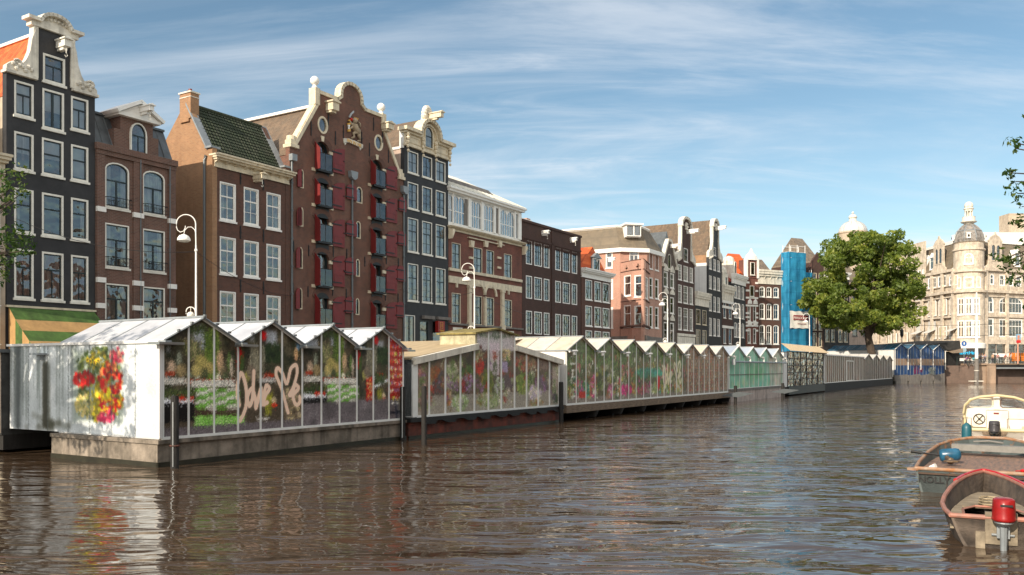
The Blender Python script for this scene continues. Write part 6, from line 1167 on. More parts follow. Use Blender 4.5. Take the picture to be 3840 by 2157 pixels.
# ------------------------------------------------------------------ generic stall row: gabled fronts along the front line
def stall(name, label, pl, pr, fr, floor, eave, peak, ngab, depth, art, roofmats, mull=3, wallz=0, base=None, mullm=None, base_name='hull', barw=.045, lights=None, step=1.0, gain=1.35, cat='flower stall', side=None, roofdepth=None, back=0, gutter=True, wallm=None):
    u0, u1 = fr.at(pl), fr.at(pr); W = u1-u0; p = fr.pos(u0); t = thing(name, label, cat, (p.x, p.y, 0), fr.ang); g = W/ngab; rd_ = roofdepth or depth
    def top(x): k = (x/g) % 1.0; k = .5-abs(.5-k) if x < W-1e-6 else 0; return eave+(peak-eave)*2*k
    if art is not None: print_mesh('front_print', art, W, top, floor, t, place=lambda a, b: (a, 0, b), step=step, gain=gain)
    mb = MB(); mm = mullm or M['galv']
    for i in range(ngab*mull+1):
        x = W*i/(ngab*mull); x = min(max(x, barw), W-barw); mb.box(x-barw/2, x+barw/2, -.035, .004, floor, top(x)-.02)
    mb.box(0, W, -.045, -.0, floor-.06, floor+.03)
    for i in range(ngab):
        a, m_, b = g*i, g*(i+.5), g*(i+1); mb.bar((a, -.03, eave), (m_, -.03, peak), .05); mb.bar((m_, -.03, peak), (b, -.03, eave), .05)
    mb.build('glazing_bar', [mm], t)
    # end walls
    wm_ = wallm or M['whitewall']
    for x in (0.0, W):
        q = MB(); q.box(x-.03 if x == 0 else x-.001, x+.001 if x == 0 else x+.03, .0, depth, floor-.03, eave-.01); q.build('end_wall', [side if (side and x == 0) else wm_], t)
    q = MB(); q.box(.03, W-.03, depth-.05, depth, floor, eave); q.build('rear_wall', [wm_], t)
    for i in range(ngab):
        a, m_, b = g*i, g*(i+.5), g*(i+1); rm = roofmats[i % len(roofmats)] if not isinstance(roofmats[0], tuple) else None
        for (xa, za_, xb, zb_) in ((a, eave, m_, peak), (b, eave, m_, peak)):
            mb = MB(); nP = max(3, int(round(rd_/1.15)))
            for k in range(nP):
                y0, y1 = -.12+(rd_+.12)*k/nP+.02, -.12+(rd_+.12)*(k+1)/nP-.02; mi = (k+i) % len(roofmats)
                mb.add([(xa, y0, za_+.03), (xa, y1, za_+.03), (xb, y1, zb_+.03), (xb, y0, zb_+.03), (xa, y0, za_-.01), (xa, y1, za_-.01), (xb, y1, zb_-.01), (xb, y0, zb_-.01)], [(0, 1, 2, 3), (4, 7, 6, 5), (0, 3, 7, 4), (1, 5, 6, 2), (0, 4, 5, 1), (3, 2, 6, 7)], mi)
                if k: mb.bar((xa, y0-.02, za_+.035), (xb, y0-.02, zb_+.035), .022, len(roofmats))
            mb.build('roof_slope', list(roofmats)+[M['lead']], t)
        q = MB(); q.box(m_-.05, m_+.05, -.16, rd_, peak+.02, peak+.07); q.bar((a, -.13, eave+.02), (m_, -.13, peak+.02), .035); q.bar((m_, -.13, peak+.02), (b, -.13, eave+.02), .035); q.build('ridge_bar', [M['lead']], t)
    q = MB()
    for i in range(ngab+1):
        x = g*i; q.box(x-.09, x+.09, -.30, rd_, eave-.05, eave+.005)
    if gutter: q.build('valley_gutter', [M['lead']], t)
    return t, W, g
# ------------------------------------------------------------------ first stall: cactus print, four gables, graffiti
def zB(x, y): return (550+x/2.783, 1180+y/2.783)
def zC(x, y): return (1050+x/3.015, 1200+y/3.015)
FL = Frame(P0, D); U0 = FL.at(604); U1 = FL.at(1513); WA = U1-U0
art = Art(WA, .7, 4.0, .024, (.30, .26, .21)); rg = art.rng
def A(x, y): u, z = FL.at(*zB(x, y)); return (u-U0, z)
def A3(x, y): u, z = FL.at(*zC(x, y)); return (u-U0, z)
gr = [(.20, .27, .12), (.27, .33, .16), (.14, .20, .10), (.36, .40, .22), (.22, .24, .17)]
art.clump(0, 1.6, WA, 4, 900, .06, .28, [(.22, .22, .15), (.30, .27, .20), (.16, .18, .12), (.35, .32, .25), (.20, .17, .13)], al=.7)
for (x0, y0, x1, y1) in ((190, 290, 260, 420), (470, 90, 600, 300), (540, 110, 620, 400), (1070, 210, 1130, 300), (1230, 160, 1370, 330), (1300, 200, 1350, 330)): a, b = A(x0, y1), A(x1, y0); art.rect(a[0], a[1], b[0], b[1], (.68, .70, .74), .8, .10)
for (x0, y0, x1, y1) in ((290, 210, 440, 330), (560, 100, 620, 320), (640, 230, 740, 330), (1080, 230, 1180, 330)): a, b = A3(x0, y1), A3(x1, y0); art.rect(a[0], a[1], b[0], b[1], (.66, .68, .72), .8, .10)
def both(fn):
    fn(lambda x, y: A(x, y)); fn(lambda x, y: (A(x, y)[0]+4.96, A(x, y)[1]))      # the print repeats every second gable
def paint(P):
    def E(x, y, rx, rz, c, al=1, so=.35): p = P(x, y); art.ell(p[0], p[1], rx, rz, c, al, so)
    p = P(640, 120); art.blades(P(610, 0)[0], P(0+610, 700)[1], P(750, 0)[0], P(610, 120)[1], 380, .55, .014, [(.40, .48, .18), (.32, .42, .15), (.48, .55, .26), (.22, .30, .12)], .12, True)
    art.blades(P(440, 0)[0], P(440, 520)[1], P(560, 0)[0], P(440, 330)[1], 80, .3, .014, [(.5, .5, .32), (.35, .42, .22), (.62, .55, .42)], .9); art.blades(P(440, 0)[0], P(440, 150)[1], P(620, 0)[0], P(440, 90)[1], 70, .22, .014, gr, 1.1, True)
    art.clump(P(1230, 0)[0], P(1230, 500)[1], P(1400, 0)[0], P(1230, 320)[1], 90, .05, .13, [(.16, .22, .12), (.22, .28, .15), (.12, .16, .10)])
    art.blades(P(1080, 0)[0], P(1080, 560)[1], P(1230, 0)[0], P(1080, 300)[1], 260, .4, .013, [(.50, .48, .40), (.40, .38, .31), (.58, .56, .48)], .1, True)
    for x, y, rx, rz, c in ((260, 560, .15, .24, (.72, .62, .52)), (340, 480, .10, .30, (.50, .52, .45)), (525, 590, .22, .24, (.66, .60, .38)), (570, 500, .24, .22, (.60, .55, .32)), (650, 560, .22, .20, (.62, .56, .34)), (765, 500, .14, .40, (.70, .58, .45)), (860, 500, .08, .34, (.35, .44, .22)), (885, 560, .07, .38, (.68, .62, .55)), (800, 600, .12, .16, (.45, .40, .30)), (820, 660, .13, .18, (.30, .33, .22)), (750, 670, .10, .14, (.90, .85, .75)), (1050, 650, .13, .2, (.58, .55, .30)), (1090, 600, .2, .24, (.45, .40, .34)), (610, 640, .12, .2, (.28, .30, .20)), (220, 650, .10, .09, (.42, .48, .48)), (540, 680, .09, .10, (.50, .52, .45)), (450, 640, .10, .10, (.45, .48, .38)), (990, 480, .10, .50, (.26, .34, .16)), (360, 590, .2, .22, (.55, .48, .34)), (190, 640, .1, .1, (.5, .45, .4))): E(x, y, rx, rz, c); E(x-10, y-20, rx*.5, rz*.5, tuple(min(1, v*1.2) for v in c), .5)
    E(1220, 225, .14, .17, (.72, .05, .05)); E(975, 400, .10, .10, (.78, .08, .08)); p0, p1 = P(955, 560), P(960, 320); art.cap(p0, p1, .06, (.70, .06, .06))
    for x in range(470, 920, 62): E(x+rg.integers(-6, 6), 705, .12, .08, (.66, .22, .12))
    for x in (230, 260, 1250, 1300): E(x, 640 if x > 1000 else 625, .14, .07, (.65, .22, .12))
    a, b = P(460, 770), P(930, 710); art.rect(a[0], a[1], b[0], a[1]+.20, (.80, .78, .74)); a, b = P(160, 735), P(420, 700); art.rect(a[0], a[1], b[0], a[1]+.16, (.76, .74, .70)); a = P(1170, 715); art.rect(a[0], a[1], P(1350, 0)[0], a[1]+.15, (.70, .68, .66))
    a = P(160, 940); art.rect(a[0], a[1], P(495, 0)[0], a[1]+.13, (.86, .86, .88)); a = P(160, 1180); art.rect(a[0], a[1]+.1, P(500, 0)[0], P(160, 945)[1], (.09, .08, .08)); art.blades(P(170, 0)[0], P(170, 890)[1], P(480, 0)[0], P(170, 860)[1], 70, .24, .02, gr, .8); [E(x, 880, .10, .07, (.72, .20, .12)) for x in (350, 380, 465)]
    a = P(515, 1040); art.rect(a[0], P(515, 1210)[1], P(920, 0)[0], P(515, 775)[1], (.28, .21, .17))
    for r_, yy in enumerate(range(800, 1010, 42)):
        for c_ in range(4): x = 585+c_*105; cc = [(.45, .70, .25), (.85, .84, .80), (.38, .62, .20), (.80, .80, .74)][(r_+c_) % 4]; E(x, yy+8*math.sin(c_), .27, .10, cc, 1, .25); E(x, yy+16, .25, .04, (.35, .30, .25), .5)
    for r_, yy in enumerate(range(1080, 1200, 30)):
        for c_ in range(5): x = 570+c_*98; E(x, yy, .25, .075, [(.48, .72, .30), (.42, .66, .25)][c_ % 2], 1, .25); E(x, yy+12, .25, .04, (.88, .86, .74), .9)
    art.rect(P(1410, 0)[0]+.1, P(1450, 1180)[1], P(1600, 0)[0], P(1450, 760)[1], (.42, .36, .29)); art.clump(P(1450, 0)[0], P(1450, 1170)[1], P(1600, 0)[0], P(1450, 780)[1], 160, .03, .08, [(.62, .56, .46), (.35, .30, .24), (.72, .66, .50), (.5, .42, .3)])
    E(1560, 410, .09, .25, (.82, .66, .48)); E(1580, 340, .08, .12, (.40, .55, .68)); E(1555, 460, .07, .08, (.75, .55, .42)); art.blades(P(1240, 0)[0], P(1240, 1060)[1], P(1300, 0)[0], P(1240, 960)[1], 26, .45, .03, [(.62, .60, .20), (.55, .55, .18)], .2); E(1330, 900, .11, .12, (.80, .72, .58)); E(1330, 950, .14, .08, (.78, .20, .10)); art.rect(P(1140, 0)[0], P(1140, 1110)[1], P(1280, 0)[0], P(1140, 1080)[1], (.78, .76, .74))
both(paint)
# grey floor of the printed scene and the seed rack at the right
fl = A(0, 1185)[1]; art.rect(0, .5, WA, fl-.05, (.40, .37, .38)); a = A3(860, 900); art.rect(a[0], .5, A3(1230, 0)[0], a[1]-.05, (.42, .39, .40)); a = A3(250, 955); art.rect(a[0], .5, A3(1340, 0)[0], a[1], (.41, .38, .39)); art.clump(A3(250, 0)[0], .7, WA, a[1]-.1, 160, .1, .4, [(.46, .43, .44), (.36, .33, .34)], al=.4)
w_ = [A3(860, 900), A3(1210, 620)]; art.line([(A3(1070, 760)[0], A3(1070, 760)[1]), (A3(1210, 680)[0], A3(1210, 690)[1])], .06, (.85, .86, .88)); art.blades(A3(1070, 0)[0], A3(1070, 740)[1], A3(1180, 0)[0], A3(1070, 700)[1], 60, .3, .02, gr, .4)
for (x0, y0, x1, y1) in ((975, 910, 1060, 660),):
    a, b = A3(x0, y0), A3(x1, y1); art.rect(a[0], a[1], b[0], b[1], (.68, .13, .09)); art.clump(a[0], a[1], b[0], b[1], 60, .03, .07, [(.85, .65, .30), (.72, .10, .10), (.80, .75, .60)])
a, b = A3(1228, 900), A3(1395, 190); art.rect(a[0], a[1], b[0]+.1, b[1]+.3, (.60, .16, .13))
for k in range(260): x = rg.uniform(a[0], b[0]+.05); z = a[1]+.26*round(rg.uniform(0, (b[1]-a[1]+.1)/.26)); art.ell(x, z+rg.uniform(-.02, .06), .05, .07, [(.85, .35, .30), (.90, .82, .70), (.75, .70, .25), (.80, .15, .12), (.55, .4, .55)][rg.integers(5)])
art.rect(A3(1260, 0)[0], A3(1260, 960)[1], A3(1340, 0)[0], A3(1260, 935)[1], (.86, .85, .82)); art.cap(A3(1225, 1060), A3(1350, 1040), .06, (.12, .12, .16)); art.cap(A3(1300, 940), A3(1320, 1110), .05, (.2, .2, .25))
art.grain(2.0, .12)
g0_, g1_ = A(930, 1130), A(1600, 540); graffiti(art, lambda x, y: (g0_[0]+(g1_[0]-g0_[0])*(.03+x*1.07), g0_[1]+(g1_[1]-g0_[1])*(.02+y*.92)), .066, (.92, .79, .70))
roofA = [pbr('milky_roof_glass', (.66, .68, .72), .22, .10, 1.2, streak=.06), pbr('milky_roof_glass_aged', (.60, .62, .67), .28, .14, 1.2, streak=.08)]
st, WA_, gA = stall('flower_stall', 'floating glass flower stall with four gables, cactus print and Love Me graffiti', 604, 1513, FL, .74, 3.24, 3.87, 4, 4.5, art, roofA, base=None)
q = MB()
for x in [0]+[gA*i for i in range(1, 5)]: q.box(x-.10 if x else -.3, x+.45, -.34, .12, 3.14, 3.20) if x < WA_-.2 else q.box(x-.1, x+.3, -.3, .1, 3.12, 3.18)
for i in range(4):
    for k in range(1, 6): x = gA*i+gA*k/6; z = 3.24+.63*(1-abs(1-2*k/6)); q.box(x-.03, x+.03, -.19, -.12, z+.04, z+.10)
q.build('gutter_bracket', [M['steel']], st)
# white end wall with the bouquet print
vW = FL.side(U0, 43, 1400)[0]; eA = Art(vW, .6, 3.35, .03, (.84, .86, .87)); E = eA
def S(x, y): v, z = FL.side(U0, 0+x/2.226, 1150+y/2.226); return (v, z)     # depth from the corner
E.clump(0, .6, vW, 3.3, 120, .2, .6, [(.80, .83, .84), (.86, .88, .88)], al=.3)
for k in range(60): v = E.rng.uniform(3.6, vW); E.cap((v, 3.2), (v+.02, E.rng.uniform(.7, 2.4)), E.rng.uniform(.02, .10), (.42, .45, .43), E.rng.uniform(.15, .40), .9)
for k in range(16): v = S(400, 0)[0]+E.rng.normal()*.10; E.cap((v, S(400, 480)[1]-.1*E.rng.random()), (v, S(400, 1000)[1]), .10, (.20, .18, .12), .32, .9)
for k in range(40): v = S(430, 0)[0]+E.rng.normal()*.5; E.ell(v, .78+abs(E.rng.normal())*.2, .16, .16, (.26, .25, .18), .3, .9)
for k in range(12): v = S(180, 0)[0]+E.rng.normal()*.14; E.cap((v, 3.1), (v, .8), .13, (.25, .27, .27), .22, .9)
f0, f1 = S(1060, 1010), S(615, 350); fx0, fx1 = min(f0[0], f1[0]), max(f0[0], f1[0]); fz0, fz1 = f0[1], f1[1]
E.rect(fx0, fz0+.0, fx1, fz1, (.60, .65, .60), .55, .12); E.rect(fx0+.1, fz0+.1, fx1-.1, fz1-.1, (.52, .58, .45), .5, .35)
W__ = fx1-fx0; H__ = fz1-fz0
def FX(a, b): return (fx1-a*W__, fz0+b*H__)      # a from the far (left) edge
def cl(a0, b0, a1, b1, n, r0, r1, pal, el=True): p, q_ = FX(a0, b0), FX(a1, b1); E.clump(q_[0], p[1], p[0], q_[1], n, r0, r1, pal, ell=el, al=.9)
cl(.08, .5, .9, 1.0, 160, .05, .12, [(.30, .36, .16), (.42, .46, .20), (.22, .30, .14)]); cl(.1, .05, .95, .62, 160, .05, .12, [(.40, .42, .18), (.32, .38, .16), (.55, .52, .2)])
cl(.32, .70, .70, .95, 60, .04, .08, [(.72, .62, .12), (.60, .52, .10), (.42, .40, .14)]); cl(.05, .50, .42, .68, 50, .06, .12, [(.75, .07, .06), (.85, .12, .08), (.6, .05, .08)])
cl(.50, .40, .95, .80, 80, .06, .13, [(.80, .06, .05), (.90, .28, .10), (.70, .05, .06), (.92, .55, .30)]); cl(.35, .05, .6, .55, 60, .05, .10, [(.80, .72, .16), (.70, .62, .14)]); cl(.06, .08, .42, .42, 120, .04, .08, [(.86, .78, .50), (.78, .70, .42), (.6, .6, .3)])
cl(.5, .18, .95, .45, 90, .05, .11, [(.90, .72, .08), (.85, .08, .05), (.92, .82, .2), (.80, .05, .15)]); cl(.48, .05, .8, .2, 30, .06, .12, [(.80, .15, .35), (.9, .3, .4)]); cl(.72, .80, .98, .98, 30, .05, .1, [(.9, .6, .5), (.75, .2, .3)])
for a_, b_ in ((.36, .82), (.44, .80), (.50, .83), (.30, .84)): p = FX(a_, b_); E.ell(p[0], p[1], .09, .09, (.85, .72, .10)); E.ell(p[0], p[1], .035, .035, (.18, .12, .06))
p = FX(.70, .42); E.ell(p[0], p[1], .12, .19, (.88, .85, .15))
for k in range(1, 7): E.cap((vW*k/7, .6), (vW*k/7, 3.4), .022, (.38, .40, .40), .9, .6)
E.grain(.8, .03)
o = print_mesh('end_wall_print', E, vW, lambda v: 3.20, .74, st, m=vcmat('painted_metal_sheet', .5, 0, .4), place=lambda a, b: (-.045, a, b), step=1.0, gain=1.0)
q = MB(); q.box(-.03, .02, 4.5, vW, .74, 3.18); q.box(0, WA_, 4.45, vW, 3.10, 3.20); q.box(-.10, .05, -.02, vW+.1, 3.18, 3.25); q.box(-.09, .0, -.06, .05, .74, 3.2); q.build('rear_annex', [M['whitewall']], st)
q = MB(); lv_ = S(370, 400); q.box(-.32, -.05, lv_[0]-.22, lv_[0]+.22, lv_[1]-.02, lv_[1]+.03); q.box(-.18, -.05, lv_[0]-.09, lv_[0]+.09, lv_[1]-.16, lv_[1]-.02); q.build('wall_lamp', [M['lead']], st)
mb = MB(); n = 60
for (x0, x1, y0, y1) in ((-.12, WA_+.05, -.02, 4.7),):
    mb.box(x0, x1, y0, y1, -.6, .60); mb.box(x0-.05, x1+.0, y0-.10, y1, .60, .70)
mb.build('hull', [M['concrete']], st); mb = MB(); mb.box(-.15, WA_+.05, -.10, -.02, -.3, .13); mb.box(-.15, -.11, -.1, 4.7, -.3, .13); mb.build('algae_band', [pbr('wet_algae', (.035, .032, .018), .5, .3, 3)], st)
q = MB(); q.box(-.17, 4.7*0+WA_, -.14, -.12, .56, .64) if False else None
# dark neighbour stall at the left edge
pD = FL.pos(U0-.0, vW+.08); t = thing('market_stall', 'dark closed stall with blue graffiti at the left edge', 'market stall', (pD.x, pD.y, 0), FL.ang)
q = MB(); q.box(-.25, 3, 0, 6, .55, 3.0); q.build('wall', [pbr('dark_grimy_panel', (.06, .062, .06), .7, .4, 2, streak=.4)], t); q = MB(); q.box(-.4, 3.1, -.1, 6.1, 3.0, 3.1); q.build('roof', [M['zinc']], t); q = MB(); q.box(-.3, -.252, .02, .32, .6, 3.0); q.build('corner_strip', [M['cream']], t)
q = MB(); q.tube([(-.27, 1.2+.4*math.cos(k*.5), 1.9+.5*math.sin(k*.5)) for k in range(9)], .05, 5); q.build('graffiti', [pbr('blue_spray', (.02, .12, .30), .6, .1)], t); q = MB(); q.box(-.2, 3, 0, 6, .1, .55); q.build('deck', [M['darkwood']], t)
# ------------------------------------------------------------------ second stall: low tan roof with raised middle, red hull
def z4(x, y): return (1500+x/3.215, 1200+y/3.215)
U2 = FL.at(1561); U3 = FL.at(2094); WB = U3-U2; um0, um1 = FL.at(1786)-U2, FL.at(1928)-U2; umc = (um0+um1)/2
def topB(x):
    if x < um0: return 2.80+(3.42-2.80)*x/um0
    if x > um1: return 3.42-(3.42-2.82)*(x-um1)/(WB-um1)
    return 3.93+(.20)*(1-abs(x-umc)/(umc-um0))
art = Art(WB, .75, 4.2, .028, (.36, .28, .22)); rg = art.rng
def A4(x, y): u, z = FL.at(*z4(x, y)); return (u-U2, z)
art.clump(0, .8, WB, 3.4, 700, .06, .25, [(.35, .22, .18), (.30, .26, .20), (.42, .30, .22), (.25, .20, .17), (.28, .30, .18)], al=.7); art.rect(0, .6, WB, A4(360, 925)[1], (.55, .52, .48))
for i in range(44):
    for j in range(6): art.rect(i*.25+.12*(j % 2), .78+j*.11, i*.25+.12*(j % 2)+.22, .78+j*.11+.085, (.60, .56, .50), .5)
def dk_(x0, y0, x1, y1, c=(.30, .27, .28), al=.9, so=.12): a, b = A4(x0, y1), A4(x1, y0); art.rect(a[0], a[1], b[0], b[1], c, al, so)
dk_(380, 600, 530, 920); dk_(1230, 640, 1370, 860, (.34, .28, .30)); dk_(1640, 660, 1790, 860, (.38, .34, .36)); dk_(925, 145, 1370, 370, (.74, .70, .71), 1, .02); dk_(1080, 280, 1200, 680, (.82, .74, .78), .95, .03); dk_(1225, 360, 1330, 500, (.80, .72, .50), .9, .02); dk_(1225, 510, 1300, 640, (.62, .55, .70), .9, .02); dk_(1830, 560, 1910, 980, (.74, .68, .62), .8, .1); dk_(205, 560, 330, 1130, (.55, .42, .38), .6, .1)
for k in range(14): p = A4(1235+18*(k % 4), 410+30*(k//4)); art.rect(p[0], p[1], p[0]+.06, p[1]+.07, (.30, .18, .45), .9)
for (x0, y0, x1, y1, n, r0, r1, pal) in (
    (930, 140, 1350, 220, 110, .04, .10, [(.40, .44, .34), (.30, .34, .26), (.52, .54, .46)]), (925, 325, 1010, 370, 8, .06, .1, [(.35, .15, .12)]), (560, 520, 710, 700, 90, .05, .11, [(.62, .64, .50), (.45, .50, .30), (.75, .70, .62)]),
    (550, 690, 620, 760, 30, .04, .08, [(.80, .25, .28), (.7, .15, .2)]), (520, 700, 720, 850, 90, .05, .10, [(.55, .62, .36), (.78, .78, .68), (.42, .5, .25)]), (735, 560, 890, 700, 70, .06, .13, [(.24, .32, .14), (.32, .40, .2)]), (740, 660, 890, 880, 90, .05, .10, [(.52, .34, .52), (.62, .5, .62), (.4, .42, .3), (.70, .60, .72)]),
    (555, 850, 620, 1040, 50, .05, .1, [(.72, .42, .28), (.66, .34, .20)]), (620, 900, 820, 1100, 160, .04, .10, [(.78, .80, .72), (.60, .68, .45), (.45, .55, .28)]), (895, 470, 1010, 650, 90, .05, .12, [(.68, .12, .08), (.55, .10, .08), (.75, .25, .12)]), (900, 380, 1060, 480, 60, .05, .12, [(.38, .22, .16), (.5, .25, .15)]),
    (990, 600, 1120, 900, 130, .06, .14, [(.38, .42, .16), (.50, .50, .2), (.30, .35, .14)]), (1120, 500, 1170, 700, 50, .03, .07, [(.28, .30, .18)]), (920, 880, 1220, 1080, 220, .05, .11, [(.55, .62, .35), (.42, .50, .24), (.70, .72, .55), (.8, .76, .72)]), (1140, 700, 1260, 900, 70, .05, .1, [(.62, .68, .50), (.78, .76, .78), (.4, .46, .3)]),
    (1400, 640, 1560, 900, 160, .06, .13, [(.50, .56, .24), (.38, .46, .18), (.60, .62, .34)]), (1550, 640, 1610, 780, 50, .05, .1, [(.34, .40, .22)]), (1550, 780, 1700, 980, 150, .05, .11, [(.82, .78, .76), (.70, .62, .74), (.85, .80, .70)]), (1540, 960, 1730, 1040, 70, .04, .09, [(.62, .42, .26), (.5, .5, .3)]), (1400, 440, 1640, 620, 120, .05, .11, [(.60, .36, .26), (.5, .42, .28), (.7, .5, .4)]), (1670, 480, 1790, 620, 60, .05, .1, [(.42, .30, .28), (.55, .45, .4)]),
    (1840, 720, 1880, 920, 40, .04, .09, [(.40, .50, .25)]), (1830, 900, 1900, 1010, 40, .05, .1, [(.25, .32, .18)]), (360, 560, 470, 720, 60, .05, .1, [(.62, .25, .12), (.5, .35, .2)]), (360, 800, 400, 850, 12, .06, .1, [(.85, .22, .12)]), (205, 600, 300, 680, 30, .05, .08, [(.80, .60, .55), (.7, .3, .28)]), (210, 720, 310, 1100, 60, .06, .12, [(.75, .68, .66), (.35, .4, .25), (.5, .35, .3)]), (1310, 640, 1370, 700, 10, .05, .1, [(.5, .2, .15)])):
    a, b = A4(x0, y1), A4(x1, y0); art.clump(a[0], a[1], b[0], b[1], n, r0, r1, pal, ell=True)
for k in range(90):
    u = rg.uniform(.1, WB); z = rg.uniform(1.0, topB(u)-.35); pal = [[(.42, .50, .24), (.30, .38, .16)], [(.60, .64, .44), (.72, .72, .6)], [(.66, .22, .16), (.5, .14, .1)], [(.60, .44, .6), (.45, .3, .45)], [(.8, .76, .7), (.6, .6, .45)], [(.62, .42, .2), (.36, .3, .14)]][rg.integers(6)]; r = rg.uniform(.12, .30); art.clump(u-r, z-r, u+r, z+r, 16, .03, .08, pal, ell=True, al=.75)
p = FL.pos(U2); t2 = thing('flower_stall', 'floating flower stall with low tan roof, raised middle gable and rusty red hull', 'flower stall', (p.x, p.y, 0), FL.ang)
art.grain(2, .1); panes(art, 11); print_mesh('front_print', art, WB, topB, .80, t2)
mb = MB()
for px in (345, 540, 722, 890, 1060, 1215, 1375, 1520, 1660, 1797): x = FL.at(1500+px/3.215)-U2; mb.box(x-.035, x+.035, -.045, .004, .8, topB(x))
mb.box(-.25, .03, -.05, .3, .76, 2.82); mb.box(WB-.05, WB+.02, -.05, .2, .76, 2.82); mb.box(0, WB, -.05, 0, .72, .82); mb.build('glazing_bar', [M['galv']], t2)
mb = MB(); 
def fascia(x0, z0, x1, z1, h_=.24): mb.add([(x0, -.16, z0-h_), (x1, -.16, z1-h_), (x1, -.16, z1), (x0, -.16, z0), (x0, .02, z0-h_), (x1, .02, z1-h_), (x1, .02, z1), (x0, .02, z0)], [(0, 1, 2, 3), (0, 4, 5, 1), (4, 7, 6, 5), (3, 2, 6, 7), (0, 3, 7, 4), (1, 5, 6, 2)])
fascia(-.25, 2.90, um0-.02, 3.52); fascia(um1+.02, 3.52, WB+.25, 2.92); mb.build('fascia_board', [M['weathered']], t2, split=1)
dB = 7.0; tan = pbr('tan_felt_roof', (.50, .385, .235), .85, .16, 1.4, stretch=(.4, 3, 3), streak=.1, bump=.25); mb = MB(); mb.prism([(-.35, 2.91), (umc, 3.72), (WB+.3, 2.93), (WB+.3, 2.86), (umc, 3.62), (-.35, 2.84)], .03, dB); mb.build('low_roof', [tan], t2)
mb = MB(); mb.prism([(um0-.02, 2.9), (um1+.02, 2.9), (um1+.02, 3.95), (umc, 4.14), (um0-.02, 3.95)], .05, 1.6); mb.box(um0-.15, um0-.02, -.05, 1.7, 3.3, 3.98); mb.build('raised_gable', [pbr('mossy_white_board', (.55, .50, .33), .8, .3, 3, streak=.5)], t2)
mb = MB(); mb.prism([(um0-.25, 3.96), (umc, 4.20), (um1+.2, 3.96), (um1+.2, 3.90), (umc, 4.13), (um0-.25, 3.89)], -.15, 1.8); mb.build('gable_roof', [pbr('mossy_ridge', (.30, .24, .08), .9, .4, 5)], t2)
mb = MB(); mb.box(-.25, 0.0, .02, dB, .8, 2.86); mb.box(WB-.05, WB, .02, dB, .8, 2.86); mb.box(0, WB, dB-.05, dB, .8, 2.86); mb.build('side_wall', [pbr('blue_grey_panel', (.12, .14, .155), .6, .15, 2, streak=.2)], t2)
mb = MB(); mb.lathe([(1.15, 0), (1.15, .12), (.95, .22), (.6, .32), (.2, .37), (.02, .38)], (2.3, 4.6, 3.32), 20); mb.box(1.3, 3.3, 3.6, 5.6, 3.05, 3.33); mb.build('skylight_dome', [M['purewhite']], t2)
mb = MB(); mb.box(-.5, WB+.15, -.04, dB, -.6, .58); mb.box(-.5, WB+.15, -.08, .1, .50, .60); mb.build('hull', [M['hullred']], t2)
mb = MB(); mb.box(-.55, WB+.2, -.20, dB, .60, .74)
for k in range(9): x = WB*k/9+.3*random.random(); mb.prism([(x, .60), (x+.9, .60), (x+.8, .52-.05*random.random()), (x+.3, .50)], -.24, -.19)
mb.build('rubber_fender', [M['rubber']], t2); mb = MB(); mb.box(-.52, WB+.17, -.08, -.04, -.3, .10); mb.build('algae_band', [bpy.data.materials['wet_algae']], t2)
# ------------------------------------------------------------------ third stall: eight gables on a deck
U4, U5 = FL.at(2122), FL.at(2729); WC_ = U5-U4
art = Art(WC_, .7, 4.3, .04, (.34, .30, .22)); rg = art.rng
def A5(x, y): u, z = FL.at(2050+x/3.68, 1230+y/3.68); return (u-U4, z)
art.clump(0, .8, WC_, 4.3, 2200, .08, .32, [(.34, .34, .20), (.42, .34, .24), (.28, .30, .17), (.46, .38, .27), (.24, .26, .16), (.38, .40, .24)], al=.75); art.rect(0, .6, WC_, 1.12, (.50, .45, .42), .9, .1)
art.blades(0, 2.6, WC_*.62, 4.1, 500, .4, .03, [(.30, .40, .18), (.40, .46, .24), (.22, .30, .14)], 1.2, True); art.clump(0, 2.4, WC_*.62, 3.2, 240, .08, .2, [(.55, .32, .20), (.48, .30, .18), (.5, .42, .24)], al=.6)
for k in range(70): u = rg.uniform(.3, WC_*.62); z = rg.uniform(1.2, 3.0); art.rect(u, z, u+.09, z+.22, (.86, .84, .80), .9)
for k in range(26):
    u = rg.uniform(.2, WC_*.60); pal = [[(.72, .20, .45), (.78, .42, .60)], [(.66, .66, .40), (.58, .60, .34)], [(.74, .40, .20), (.68, .50, .22)], [(.82, .80, .76), (.70, .72, .62)], [(.40, .56, .25), (.32, .48, .2)], [(.18, .50, .45), (.25, .58, .5)]][rg.integers(6)]; art.clump(u, 1.0, u+rg.uniform(.7, 1.5), rg.uniform(1.6, 2.2), 60, .05, .12, pal, ell=True)
for k in range(330):
    u = rg.uniform(0, WC_*.68); z = rg.uniform(1.1, 3.9); pal = [[(.36, .48, .20), (.24, .34, .14)], [(.56, .62, .38), (.44, .5, .26)], [(.70, .36, .20), (.52, .28, .16)], [(.82, .80, .74), (.6, .62, .5)], [(.68, .18, .30), (.8, .45, .5)], [(.2, .3, .14), (.16, .24, .12)], [(.74, .66, .30), (.5, .5, .2)]][rg.integers(7)] if z < 2.6 else [(.34, .46, .20), (.20, .30, .12), (.5, .54, .34)]; r = rg.uniform(.12, .38); art.clump(u-r, z-r, u+r, z+r, 18, .04, .10, pal, ell=True, al=.75)
art.clump(A5(1220, 0)[0], 2.0, A5(1600, 0)[0], 2.5, 150, .1, .2, [(.20, .52, .48), (.30, .60, .42)], ell=True, al=.7); a = A5(1020, 930); art.clump(a[0], a[1], A5(1180, 0)[0], A5(1020, 800)[1], 90, .06, .14, [(.80, .22, .50), (.70, .16, .38)], ell=True)
